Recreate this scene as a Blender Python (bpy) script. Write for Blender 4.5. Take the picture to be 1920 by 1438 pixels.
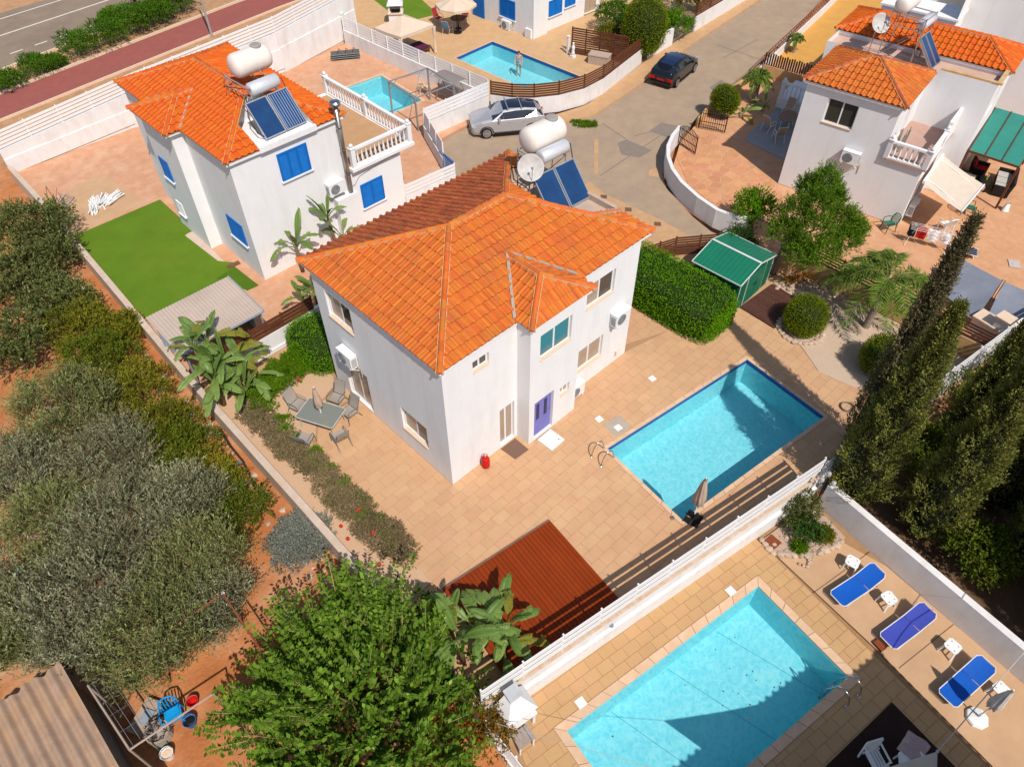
import bpy, bmesh, math, random
import numpy as np
from mathutils import Vector, Matrix

for o in list(bpy.data.objects): bpy.data.objects.remove(o, do_unlink=True)
SC = bpy.context.scene
COL = SC.collection
R = math.radians
PI = math.pi

# ------------------------------------------------------------------ camera
CAM = (-9.10872668, -12.5087228, 22.0131963)
YAW, PITCH, ROLL, FPX = 0.802644489, 0.827820666, -0.00532107654, 1388.79179
def _basis():
    cy, sy, cp, sp = math.cos(YAW), math.sin(YAW), math.cos(PITCH), math.sin(PITCH)
    f = Vector((cy*cp, sy*cp, -sp)); r = Vector((sy, -cy, 0)); u = r.cross(f)
    cr, sr = math.cos(ROLL), math.sin(ROLL)
    return r*cr+u*sr, u*cr-r*sr, f
CR, CU, CF = _basis()
cd = bpy.data.cameras.new('camera'); co = bpy.data.objects.new('camera', cd); COL.objects.link(co)
m = Matrix.Identity(4)
for i, v in enumerate((CR, CU, -CF)):
    m[0][i], m[1][i], m[2][i] = v
m.translation = Vector(CAM); co.matrix_world = m
cd.sensor_width = 36; cd.sensor_fit = 'HORIZONTAL'; cd.lens = FPX/1920*36
cd.clip_start = 0.1; cd.clip_end = 2000
SC.camera = co

# ------------------------------------------------------------------ light
SUN_EL = R(52.5)
SD = Vector((-0.325*math.cos(SUN_EL), -0.946*math.cos(SUN_EL), math.sin(SUN_EL))).normalized()
w = bpy.data.worlds.new('World'); SC.world = w; w.use_nodes = True
nt = w.node_tree; bg = nt.nodes['Background']
sky = nt.nodes.new('ShaderNodeTexSky'); sky.sky_type = 'NISHITA'; sky.sun_disc = False
sky.sun_elevation = SUN_EL; sky.sun_rotation = math.atan2(SD.x, SD.y); sky.dust_density = 1.0; sky.ozone_density = 1.0
nt.links.new(sky.outputs[0], bg.inputs[0]); bg.inputs[1].default_value = 0.112
sl = bpy.data.lights.new('sun', 'SUN'); sl.energy = 4.3; sl.angle = R(0.5); sl.color = (1, 0.935, 0.85)
so = bpy.data.objects.new('sun', sl); COL.objects.link(so)
so.rotation_euler = (-SD).to_track_quat('-Z', 'Y').to_euler(); so.location = (0, -40, 60)
SC.view_settings.view_transform = 'Standard'; SC.view_settings.look = 'None'
SC.view_settings.exposure = 0.04; SC.view_settings.gamma = 1.0

# ------------------------------------------------------------------ helpers
def G(px, py, z=0.0):
    """ground point that stands under a place measured in the survey picture (1920 wide)"""
    d = CR*((px-960)/FPX) + CU*(-(py-719)/FPX) + CF
    t = (z-CAM[2])/d.z
    return Vector((CAM[0]+d.x*t, CAM[1]+d.y*t, z))
def Gs(pts, z=0.0): return [tuple(G(x, y, z))[:2] for x, y in pts]

class MB:
    def __init__(s): s.v = []; s.f = []; s.m = []
    def add(s, vs, fs, mi=0):
        b = len(s.v); s.v += [tuple(v) for v in vs]
        for f in fs: s.f.append([b+i for i in f]); s.m.append(mi)
        return s
    def box(s, x0, x1, y0, y1, z0, z1, mi=0):
        return s.add([(x0,y0,z0),(x1,y0,z0),(x1,y1,z0),(x0,y1,z0),(x0,y0,z1),(x1,y0,z1),(x1,y1,z1),(x0,y1,z1)],
              [(0,3,2,1),(4,5,6,7),(0,1,5,4),(1,2,6,5),(2,3,7,6),(3,0,4,7)], mi)
    def obox(s, c, sz, M3=None, mi=0):
        """box centred at c with full size sz, orientation matrix"""
        M3 = M3 or Matrix.Identity(3); c = Vector(c); vs = []
        for dz in (-.5,.5):
            for dx, dy in ((-.5,-.5),(.5,-.5),(.5,.5),(-.5,.5)):
                vs.append(c + M3 @ Vector((dx*sz[0], dy*sz[1], dz*sz[2])))
        return s.add(vs, [(0,3,2,1),(4,5,6,7),(0,1,5,4),(1,2,6,5),(2,3,7,6),(3,0,4,7)], mi)
    def bar(s, a, b, w, h=None, up=(0,0,1), mi=0):
        a = Vector(a); b = Vector(b); h = h or w; d = b-a
        L = d.length
        if L < 1e-6: return s
        x = d/L; y = Vector(up).cross(x)
        if y.length < 1e-4: y = Vector((0,1,0)).cross(x)
        if y.length < 1e-4: y = Vector((1,0,0)).cross(x)
        y.normalize(); z = x.cross(y)
        return s.obox((a+b)/2, (L, w, h), Matrix((x,y,z)).transposed(), mi)
    def tube(s, pts, r, n=8, mi=0, cap=True):
        pts = [Vector(p) for p in pts]; k = len(pts); b = len(s.v)
        rr = r if isinstance(r, (list, tuple)) else [r]*k
        prev = None
        for i, p in enumerate(pts):
            d = (pts[min(i+1,k-1)]-pts[max(i-1,0)])
            d = d.normalized() if d.length > 1e-9 else Vector((0,0,1))
            if prev is None:
                a = d.cross(Vector((0,0,1)))
                if a.length < 1e-3: a = Vector((1,0,0))
                a.normalize()
            else:
                a = prev - d*prev.dot(d); a.normalize()
            prev = a; c = d.cross(a)
            for j in range(n):
                t = 2*PI*j/n; s.v.append(tuple(p + (a*math.cos(t)+c*math.sin(t))*rr[i]))
        for i in range(k-1):
            for j in range(n):
                j2 = (j+1) % n
                s.f.append([b+i*n+j, b+i*n+j2, b+(i+1)*n+j2, b+(i+1)*n+j]); s.m.append(mi)
        if cap:
            s.f.append([b+j for j in range(n)][::-1]); s.m.append(mi)
            s.f.append([b+(k-1)*n+j for j in range(n)]); s.m.append(mi)
        return s
    def prism(s, poly, z0, z1, mi=0, side=None):
        n = len(poly)
        if sum(poly[i][0]*poly[(i+1)%n][1]-poly[(i+1)%n][0]*poly[i][1] for i in range(n)) < 0: poly = poly[::-1]
        vs = [(x,y,z0) for x,y in poly]+[(x,y,z1) for x,y in poly]
        s.add(vs, [list(range(n))[::-1], list(range(n,2*n))], mi)
        b = len(s.v)-2*n
        for i in range(n):
            j = (i+1)%n; s.f.append([b+i,b+j,b+n+j,b+n+i]); s.m.append(mi if side is None else side)
        return s
    def lathe(s, prof, c=(0,0,0), n=16, mi=0, M3=None):
        """prof: list of (r,z) up the axis"""
        c = Vector(c); M3 = M3 or Matrix.Identity(3); b = len(s.v); k = len(prof)
        for r, z in prof:
            for j in range(n):
                t = 2*PI*j/n; s.v.append(tuple(c+M3@Vector((r*math.cos(t), r*math.sin(t), z))))
        for i in range(k-1):
            for j in range(n):
                j2 = (j+1)%n; s.f.append([b+i*n+j,b+i*n+j2,b+(i+1)*n+j2,b+(i+1)*n+j]); s.m.append(mi)
        s.f.append([b+j for j in range(n)][::-1]); s.m.append(mi)
        s.f.append([b+(k-1)*n+j for j in range(n)]); s.m.append(mi)
        return s
    def grid(s, fn, nu, nv, mi=0):
        """surface from fn(u,v), u,v in 0..1"""
        b = len(s.v)
        for i in range(nu+1):
            for j in range(nv+1): s.v.append(tuple(fn(i/nu, j/nv)))
        for i in range(nu):
            for j in range(nv):
                a = b+i*(nv+1)+j; s.f.append([a, a+nv+1, a+nv+2, a+1]); s.m.append(mi)
        return s
    def mesh(s, name, mats, smooth=False):
        me = bpy.data.meshes.new(name); me.from_pydata(s.v, [], s.f)
        for q in (mats if isinstance(mats, (list,tuple)) else [mats]): me.materials.append(q)
        if any(s.m): me.polygons.foreach_set('material_index', s.m)
        if smooth: me.polygons.foreach_set('use_smooth', [True]*len(me.polygons))
        me.update(); return me
    def build(s, name, mats, parent=None, world=False, smooth=False, **kw):
        return link(name, s.mesh(name, mats, smooth), parent, world, **kw)

def link(name, me, parent=None, world=False, kind=None, label=None, loc=None, rz=None):
    o = bpy.data.objects.new(name, me); COL.objects.link(o)
    if parent is not None:
        o.parent = parent
        if world: o.matrix_parent_inverse = MW[parent.name].inverted()
    if loc is not None: o.location = loc
    if rz is not None: o.rotation_euler = (0,0,rz)
    if kind: o['kind'] = kind
    if label: o['label'] = label
    MW[o.name] = (MW[parent.name] if (parent is not None and not world) else Matrix.Identity(4)) @ (Matrix.Translation(o.location) @ o.rotation_euler.to_matrix().to_4x4())
    return o
MW = {}
def tag(o, label, cat, group=None):
    o['label'] = label; o['category'] = cat
    if group: o['group'] = group
    return o
def thing(name, label, cat, loc=(0,0,0), rz=0, group=None):
    o = bpy.data.objects.new(name, None); COL.objects.link(o); o.empty_display_size = .2
    o.location = loc; o.rotation_euler = (0,0,rz)
    MW[o.name] = Matrix.Translation(Vector(loc)) @ Matrix.Rotation(rz, 4, 'Z')
    return tag(o, label, cat, group)
def dup(src, loc, rz=0, label=None, scale=None):
    r = src.copy(); COL.objects.link(r); r.location = loc; r.rotation_euler = (0,0,rz)
    MW[r.name] = Matrix.Translation(Vector(loc)) @ Matrix.Rotation(rz, 4, 'Z')
    if label: r['label'] = label
    if scale: r.scale = (scale,)*3
    for ch in list(src.children):
        c = ch.copy(); COL.objects.link(c); c.parent = r
        for g in ch.children:
            d = g.copy(); COL.objects.link(d); d.parent = c
    return r
def struct(name, o): o['kind'] = 'structure'; return o

# ------------------------------------------------------------------ materials
MATS = {}
def mat(name, col, col2=None, sc=3.0, rough=.8, bump=0., bsc=None, rnd=0., metal=0., spec=.18, dirt=None, dsc=.6, damt=.5, hue=0., contrast=.5, streak=0.):
    """Principled: two-tone noise in world space, optional large stains (dirt), per-piece variation (rnd), bump"""
    if name in MATS: return MATS[name]
    m = bpy.data.materials.new(name); m.use_nodes = True; MATS[name] = m
    nt = m.node_tree; N = nt.nodes; L = nt.links; b = N['Principled BSDF']
    b.inputs['Roughness'].default_value = rough; b.inputs['Metallic'].default_value = metal
    b.inputs['Specular IOR Level'].default_value = spec
    geo = N.new('ShaderNodeNewGeometry'); col2 = col2 or tuple(c*.82 for c in col)
    no = N.new('ShaderNodeTexNoise'); no.inputs['Scale'].default_value = sc; no.inputs['Detail'].default_value = 6; no.inputs['Roughness'].default_value = .65
    L.new(geo.outputs['Position'], no.inputs['Vector'])
    rp = N.new('ShaderNodeValToRGB'); rp.color_ramp.elements[0].position = .5-contrast*.4; rp.color_ramp.elements[1].position = .5+contrast*.4
    rp.color_ramp.elements[0].color = (*col2, 1); rp.color_ramp.elements[1].color = (*col, 1)
    L.new(no.outputs['Fac'], rp.inputs[0]); out = rp.outputs[0]
    if dirt:
        n2 = N.new('ShaderNodeTexNoise'); n2.inputs['Scale'].default_value = dsc; n2.inputs['Detail'].default_value = 8; n2.inputs['Roughness'].default_value = .7
        if streak:
            mp = N.new('ShaderNodeMapping'); mp.inputs['Scale'].default_value = (1,1,streak); L.new(geo.outputs['Position'], mp.inputs['Vector']); L.new(mp.outputs[0], n2.inputs['Vector'])
        else: L.new(geo.outputs['Position'], n2.inputs['Vector'])
        r2 = N.new('ShaderNodeValToRGB'); r2.color_ramp.elements[0].position = .48; r2.color_ramp.elements[1].position = .72
        r2.color_ramp.elements[0].color = (0,0,0,1); r2.color_ramp.elements[1].color = (damt,)*3+(1,)
        L.new(n2.outputs['Fac'], r2.inputs[0])
        mx = N.new('ShaderNodeMix'); mx.data_type = 'RGBA'; mx.inputs['B'].default_value = (*dirt, 1)
        L.new(r2.outputs[0], mx.inputs['Factor']); L.new(out, mx.inputs['A']); out = mx.outputs['Result']
    if rnd or hue:
        oi = N.new('ShaderNodeObjectInfo'); ad = N.new('ShaderNodeMath'); ad.operation = 'ADD'
        L.new(oi.outputs['Random'], ad.inputs[0]); L.new(geo.outputs['Random Per Island'], ad.inputs[1])
        fr = N.new('ShaderNodeMath'); fr.operation = 'FRACT'; L.new(ad.outputs[0], fr.inputs[0])
        mr = N.new('ShaderNodeMapRange'); mr.inputs['To Min'].default_value = 1-rnd; mr.inputs['To Max'].default_value = 1+rnd
        L.new(fr.outputs[0], mr.inputs['Value'])
        hs = N.new('ShaderNodeHueSaturation'); L.new(out, hs.inputs['Color']); L.new(mr.outputs[0], hs.inputs['Value'])
        if hue:
            m3 = N.new('ShaderNodeMath'); m3.operation = 'MULTIPLY'; m3.inputs[1].default_value = 7.31; L.new(fr.outputs[0], m3.inputs[0])
            m4 = N.new('ShaderNodeMath'); m4.operation = 'FRACT'; L.new(m3.outputs[0], m4.inputs[0])
            m5 = N.new('ShaderNodeMapRange'); m5.inputs['To Min'].default_value = .5-hue; m5.inputs['To Max'].default_value = .5+hue
            L.new(m4.outputs[0], m5.inputs['Value']); L.new(m5.outputs[0], hs.inputs['Hue'])
        out = hs.outputs[0]
    L.new(out, b.inputs['Base Color'])
    if bump:
        n3 = N.new('ShaderNodeTexNoise'); n3.inputs['Scale'].default_value = bsc or sc*6; n3.inputs['Detail'].default_value = 5
        L.new(geo.outputs['Position'], n3.inputs['Vector'])
        bp = N.new('ShaderNodeBump'); bp.inputs['Strength'].default_value = 1; bp.inputs['Distance'].default_value = bump
        L.new(n3.outputs['Fac'], bp.inputs['Height']); L.new(bp.outputs[0], b.inputs['Normal'])
    return m

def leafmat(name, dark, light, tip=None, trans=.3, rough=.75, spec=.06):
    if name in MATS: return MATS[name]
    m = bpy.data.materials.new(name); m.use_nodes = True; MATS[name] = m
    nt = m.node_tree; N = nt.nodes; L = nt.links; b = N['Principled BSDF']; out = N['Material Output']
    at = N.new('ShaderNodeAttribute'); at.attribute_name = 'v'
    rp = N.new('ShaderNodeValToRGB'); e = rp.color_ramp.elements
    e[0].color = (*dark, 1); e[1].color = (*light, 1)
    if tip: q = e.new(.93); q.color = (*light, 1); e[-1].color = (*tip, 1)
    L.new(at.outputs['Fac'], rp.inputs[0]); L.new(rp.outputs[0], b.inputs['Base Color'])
    b.inputs['Roughness'].default_value = rough; b.inputs['Specular IOR Level'].default_value = spec
    tr = N.new('ShaderNodeBsdfTranslucent'); L.new(rp.outputs[0], tr.inputs['Color'])
    mx = N.new('ShaderNodeMixShader'); mx.inputs[0].default_value = trans
    L.new(b.outputs[0], mx.inputs[1]); L.new(tr.outputs[0], mx.inputs[2]); L.new(mx.outputs[0], out.inputs['Surface'])
    return m

def watermat():
    m = bpy.data.materials.new('pool_water'); m.use_nodes = True; nt = m.node_tree; N = nt.nodes; L = nt.links
    N.remove(N['Principled BSDF']); out = N['Material Output']
    geo = N.new('ShaderNodeNewGeometry')
    no = N.new('ShaderNodeTexNoise'); no.inputs['Scale'].default_value = 2.2; no.inputs['Detail'].default_value = 4
    L.new(geo.outputs['Position'], no.inputs['Vector'])
    ad = N.new('ShaderNodeMix'); ad.data_type = 'VECTOR'; ad.inputs['Factor'].default_value = .45
    L.new(geo.outputs['Position'], ad.inputs['A']); L.new(no.outputs['Color'], ad.inputs['B'])
    vo = N.new('ShaderNodeTexVoronoi'); vo.feature = 'DISTANCE_TO_EDGE'; vo.inputs['Scale'].default_value = 12.5; vo.feature = 'SMOOTH_F1'; vo.inputs['Smoothness'].default_value = .7
    L.new(ad.outputs['Result'], vo.inputs['Vector'])
    rp = N.new('ShaderNodeValToRGB'); e = rp.color_ramp.elements
    e[0].position = .22; e[0].color = (.69,.905,.95,1); e[1].position = .60; e[1].color = (.96,1,1,1)  # caustic light pattern put into the water's transmission colour
    L.new(vo.outputs['Distance'], rp.inputs[0])
    tr = N.new('ShaderNodeBsdfTransparent'); L.new(rp.outputs[0], tr.inputs['Color'])
    n2 = N.new('ShaderNodeTexNoise'); n2.inputs['Scale'].default_value = 4; n2.inputs['Detail'].default_value = 4
    L.new(geo.outputs['Position'], n2.inputs['Vector'])
    bp = N.new('ShaderNodeBump'); bp.inputs['Strength'].default_value = .7; bp.inputs['Distance'].default_value = .03
    L.new(n2.outputs['Fac'], bp.inputs['Height'])
    gl = N.new('ShaderNodeBsdfGlossy'); gl.inputs['Roughness'].default_value = .06; L.new(bp.outputs[0], gl.inputs['Normal'])
    fr = N.new('ShaderNodeFresnel'); fr.inputs['IOR'].default_value = 1.33; L.new(bp.outputs[0], fr.inputs['Normal'])
    mx = N.new('ShaderNodeMixShader'); L.new(fr.outputs[0], mx.inputs[0]); L.new(tr.outputs[0], mx.inputs[1]); L.new(gl.outputs[0], mx.inputs[2])
    L.new(mx.outputs[0], out.inputs['Surface']); return m
WATER = watermat()

def glassmat(name, col, rough=.08, spec=.6, metal=0.):
    if name in MATS: return MATS[name]
    m = bpy.data.materials.new(name); m.use_nodes = True; MATS[name] = m
    b = m.node_tree.nodes['Principled BSDF']; b.inputs['Base Color'].default_value = (*col,1); b.inputs['Roughness'].default_value = rough
    b.inputs['Specular IOR Level'].default_value = spec; b.inputs['Metallic'].default_value = metal
    return m

# colours are real surface albedos, save the tile joint shade
WHITE = mat('white_render', (.775,.77,.77), (.735,.73,.73), sc=1.2, rough=.9, bump=.004, bsc=40, dirt=(.60,.57,.54), dsc=1.6, damt=.40, streak=.16)
WALLW = mat('white_wall_paint', (.75,.735,.725), (.69,.675,.665), sc=1.5, rough=.9, bump=.004, bsc=40, dirt=(.48,.41,.35), dsc=1.5, damt=.45, streak=.3)
WMETAL = mat('white_metal', (.78,.78,.78), (.72,.72,.72), rough=.4)
PLAST = mat('white_plastic', (.78,.78,.77), (.70,.70,.68), rough=.4)
CREAM = mat('cream_stone', (.72,.56,.42), (.62,.46,.33), sc=8, rough=.8)
TILE = mat('clay_tile', (.60,.165,.028), (.51,.125,.020), sc=3, rough=.75, rnd=.11, hue=.010, dirt=(.33,.105,.04), dsc=1.1, damt=.65)
TILE2 = mat('clay_tile_fresh', (.63,.130,.014), (.54,.10,.010), sc=4, rough=.7, rnd=.10, hue=.010)
TILED = mat('clay_tile_weathered', (.46,.125,.045), (.34,.085,.030), sc=5, rough=.8, rnd=.22, hue=.012, dirt=(.13,.055,.035), dsc=1.3, damt=.75)
TEDGE = mat('tile_shadow_joint', (.20,.045,.014), (.13,.03,.012), sc=6, rough=.9)  # dark shade lines put into the colour of tile edges and laps
MORTAR = mat('mortar', (.62,.36,.20), (.50,.24,.11), sc=10)
BLUE = mat('blue_paint', (.008,.16,.52), (.006,.12,.42), sc=3, rough=.45)
LILAC = mat('lilac_paint', (.19,.19,.50), (.16,.16,.44), rough=.5)
ALU = mat('aluminium', (.62,.62,.62), (.5,.5,.5), rough=.35, metal=.8)
GREY = mat('grey_metal', (.25,.26,.27), (.18,.19,.2), rough=.5)
DARK = mat('dark_plastic', (.015,.015,.016), (.01,.01,.011), rough=.5)
STEEL = mat('steel', (.55,.55,.55), (.45,.45,.45), rough=.25, metal=1.)
GLASS = glassmat('window_glass', (.05,.045,.04), .05, .8)
CURTAIN = mat('curtain_behind_glass', (.40,.30,.22), (.32,.24,.18), sc=6, rough=.25, spec=.7)
TEALG = glassmat('teal_reflecting_glass', (.03,.16,.19), .05, .8)
PANEL = mat('solar_absorber', (.012,.055,.16), (.008,.035,.11), sc=2, rough=.22, spec=.6)
WOODB = mat('brown_stained_wood', (.14,.048,.022), (.10,.034,.016), sc=6, rough=.6, rnd=.2)
SOIL = mat('red_soil', (.50,.20,.075), (.36,.12,.04), sc=.9, rough=.95, bump=.03, bsc=9, dirt=(.56,.34,.20), dsc=.35, damt=.9)
# ------------------------------------------------------------------ polygon tools
def clip_half(poly, a, b, c):
    out = []; n = len(poly)
    for i in range(n):
        p, q = poly[i], poly[(i+1) % n]; dp = a*p[0]+b*p[1]+c; dq = a*q[0]+b*q[1]+c
        if dp >= 0: out.append(p)
        if (dp >= 0) != (dq >= 0):
            t = dp/(dp-dq); out.append(tuple(p[k]+(q[k]-p[k])*t for k in range(len(p))))
    return out
def area2(p): return sum(p[i][0]*p[(i+1)%len(p)][1]-p[(i+1)%len(p)][0]*p[i][1] for i in range(len(p)))/2
def ccw(p): return p if area2(p) > 0 else p[::-1]
def planes(conv):
    conv = ccw(conv); out = []
    for i in range(len(conv)):
        p, q = conv[i], conv[(i+1) % len(conv)]; dx, dy = q[0]-p[0], q[1]-p[1]; l = math.hypot(dx, dy)
        out.append((-dy/l, dx/l, (dy*p[0]-dx*p[1])/l))
    return out
def clip_conv(poly, conv):
    for h in planes(conv):
        poly = clip_half(poly, *h)
        if len(poly) < 3: return []
    return poly
def poly_sub(poly, conv):
    res = []; rest = poly
    for a, b, c in planes(conv):
        o = clip_half(rest, -a, -b, -c)
        if len(o) >= 3 and abs(area2(o)) > 1e-5: res.append(o)
        rest = clip_half(rest, a, b, c)
        if len(rest) < 3: break
    return res
def rotrect(cx, cy, w, d, a):
    c, s = math.cos(a), math.sin(a)
    return [(cx+c*u*w/2-s*v*d/2, cy+s*u*w/2+c*v*d/2) for u, v in ((-1,-1),(1,-1),(1,1),(-1,1))]
def offset(poly, d):
    """grow a convex polygon by d"""
    poly = ccw(poly); n = len(poly); out = []
    H = [(a,b,c+d) for a,b,c in planes(poly)]
    for i in range(n):
        a1,b1,c1 = H[i-1]; a2,b2,c2 = H[i]; D = a1*b2-a2*b1
        out.append(((b1*c2-b2*c1)/D, (c1*a2-c2*a1)/D))
    return out
def shown(p):
    """size on the picture of a metre at p (0 when outside the view)"""
    d = Vector(p)-Vector(CAM); z = d.dot(CF)
    if z < 1: return 0
    x = d.dot(CR)/z*FPX; y = d.dot(CU)/z*FPX
    if abs(x) > 985 or abs(y) > 745: return 0
    return FPX/z

def sheet(name, outer, z, m, holes=(), depth=.3, kind='structure', parent=None):
    """flat sheet with holes and a skirt"""
    bm = bmesh.new(); ed = []
    for lp in [ccw(list(outer))]+[list(h) for h in holes]:
        vs = [bm.verts.new((x,y,z)) for x,y in lp]
        ed += [bm.edges.new((vs[i], vs[(i+1)%len(vs)])) for i in range(len(vs))]
    bmesh.ops.triangle_fill(bm, use_beauty=True, use_dissolve=False, edges=ed, normal=(0,0,1))
    for f in bm.faces:
        if f.normal.z < 0: f.normal_flip()
    if depth:
        o = ccw(list(outer)); n = len(o)
        for i in range(n):
            p, q = o[i], o[(i+1)%n]
            bm.faces.new([bm.verts.new(v) for v in ((p[0],p[1],z-depth),(q[0],q[1],z-depth),(q[0],q[1],z),(p[0],p[1],z))])
    me = bpy.data.meshes.new(name); bm.to_mesh(me); bm.free(); me.materials.append(m)
    return link(name, me, parent, kind=kind)

# ------------------------------------------------------------------ paving
def paving(base, regions, w, l, ang, z, m, holes=(), gap=.012, name='paving_slab', maxn=300, th=.03, bond=.5, seed=1, cells=None, jit=0.):
    rng = random.Random(seed); c, s = math.cos(ang), math.sin(ang)
    loc = lambda p: (p[0]*c+p[1]*s, -p[0]*s+p[1]*c)
    wor = lambda p: (p[0]*c-p[1]*s, p[0]*s+p[1]*c)
    items = []
    for reg in regions:
        rl = ccw([loc(p) for p in reg]); hl = [[loc(p) for p in h] for h in holes]
        x0, x1 = min(p[0] for p in rl), max(p[0] for p in rl); y0, y1 = min(p[1] for p in rl), max(p[1] for p in rl)
        todo = []
        if cells:
            todo = [(None, q) for q in cells(x0, x1, y0, y1)]
        else:
            j = math.floor(y0/w)
            while j*w < y1:
                off = (j % 2)*bond*l if jit == 0 else rng.random()*l
                i = math.floor((x0-off)/l)
                while i*l+off < x1:
                    a = i*l+off
                    todo.append(((a+l/2, j*w+w/2), [(a+gap/2, j*w+gap/2), (a+l-gap/2, j*w+gap/2), (a+l-gap/2, j*w+w-gap/2), (a+gap/2, j*w+w-gap/2)]))
                    i += 1
                j += 1
        for ctr, q in todo:
            A = abs(area2(q)); p = clip_conv(q, rl)
            if len(p) < 3: continue
            ps = [p]
            for h in hl: ps = [r for t in ps for r in poly_sub(t, h)]
            for p in ps:
                a = abs(area2(p))
                if a < .004: continue
                cx = sum(t[0] for t in p)/len(p); cy = sum(t[1] for t in p)/len(p); W = wor((cx,cy))
                items.append((a*shown((W[0],W[1],z))**2, ctr if abs(a-A) < 1e-6 and ctr else None, (cx,cy), p))
    items.sort(key=lambda t: -t[0])
    full = MB().prism([(-l/2+gap/2,-w/2+gap/2),(l/2-gap/2,-w/2+gap/2),(l/2-gap/2,w/2-gap/2),(-l/2+gap/2,w/2-gap/2)], -th, 0).mesh(name, m) if not cells else None
    rest = MB()
    for k, (vis, ctr, cen, p) in enumerate(items):
        dz = rng.uniform(-.002, .002)
        if k < maxn and vis > 0:
            if ctr: me = full; lc = wor(ctr)
            else:
                me = MB().prism([(t[0]-cen[0], t[1]-cen[1]) for t in p], -th, 0).mesh(name, m); lc = wor(cen)
            o = link(name, me, base); o.location = (lc[0], lc[1], z+dz); o.rotation_euler = (0,0,ang)
        else: rest.prism([wor(t) for t in p], z-th, z+dz)
    if rest.f: rest.build(name+'s', m, base, kind='stuff')

def voronoi(x0, x1, y0, y1, sp, seed=3, gap=.03, ext=1):
    rng = random.Random(seed); P = []
    nx, ny = int((x1-x0)/sp)+4, int((y1-y0)/sp)+4
    for i in range(-2, nx):
        for j in range(-2, ny):
            P.append((x0+(i+.5*(j%2)+rng.uniform(-.32,.32))*sp, y0+(j+rng.uniform(-.32,.32))*sp))
    out = []
    for k, p in enumerate(P):
        if not (x0-sp < p[0] < x1+sp and y0-sp < p[1] < y1+sp): continue
        q = [(p[0]-sp*2,p[1]-sp*2),(p[0]+sp*2,p[1]-sp*2),(p[0]+sp*2,p[1]+sp*2),(p[0]-sp*2,p[1]+sp*2)]
        for r in P:
            d = math.hypot(r[0]-p[0], r[1]-p[1])
            if 0 < d < sp*2.6:
                nx_, ny_ = (p[0]-r[0])/d, (p[1]-r[1])/d; mx, my = (p[0]+r[0])/2, (p[1]+r[1])/2
                q = clip_half(q, nx_, ny_, -(nx_*mx+ny_*my)-gap/2)
                if len(q) < 3: break
        if len(q) >= 3: out.append(q)
    return out

# ------------------------------------------------------------------ roofs
TW, TL = .29, .385
TPROF = [(0,0),(.03,-.006),(.11,-.006),(.14,.014),(.17,.056),(.215,.074),(.26,.056),(.283,.016),(.29,0)]
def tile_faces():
    """(corner points, slot): slot 1 = shade lines painted dark on the foot edge and the side lap"""
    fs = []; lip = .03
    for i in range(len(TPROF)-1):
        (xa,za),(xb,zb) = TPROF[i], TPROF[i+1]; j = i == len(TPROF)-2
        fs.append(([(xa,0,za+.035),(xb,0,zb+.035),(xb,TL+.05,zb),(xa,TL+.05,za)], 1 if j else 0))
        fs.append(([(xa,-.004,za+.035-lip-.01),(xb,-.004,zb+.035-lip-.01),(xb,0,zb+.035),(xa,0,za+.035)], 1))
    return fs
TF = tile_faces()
def faces_mesh(fs, name, m):
    b = MB()
    for f, k in fs: b.add(f, [list(range(len(f)))], k)
    return b.mesh(name, [m, TEDGE])
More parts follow.
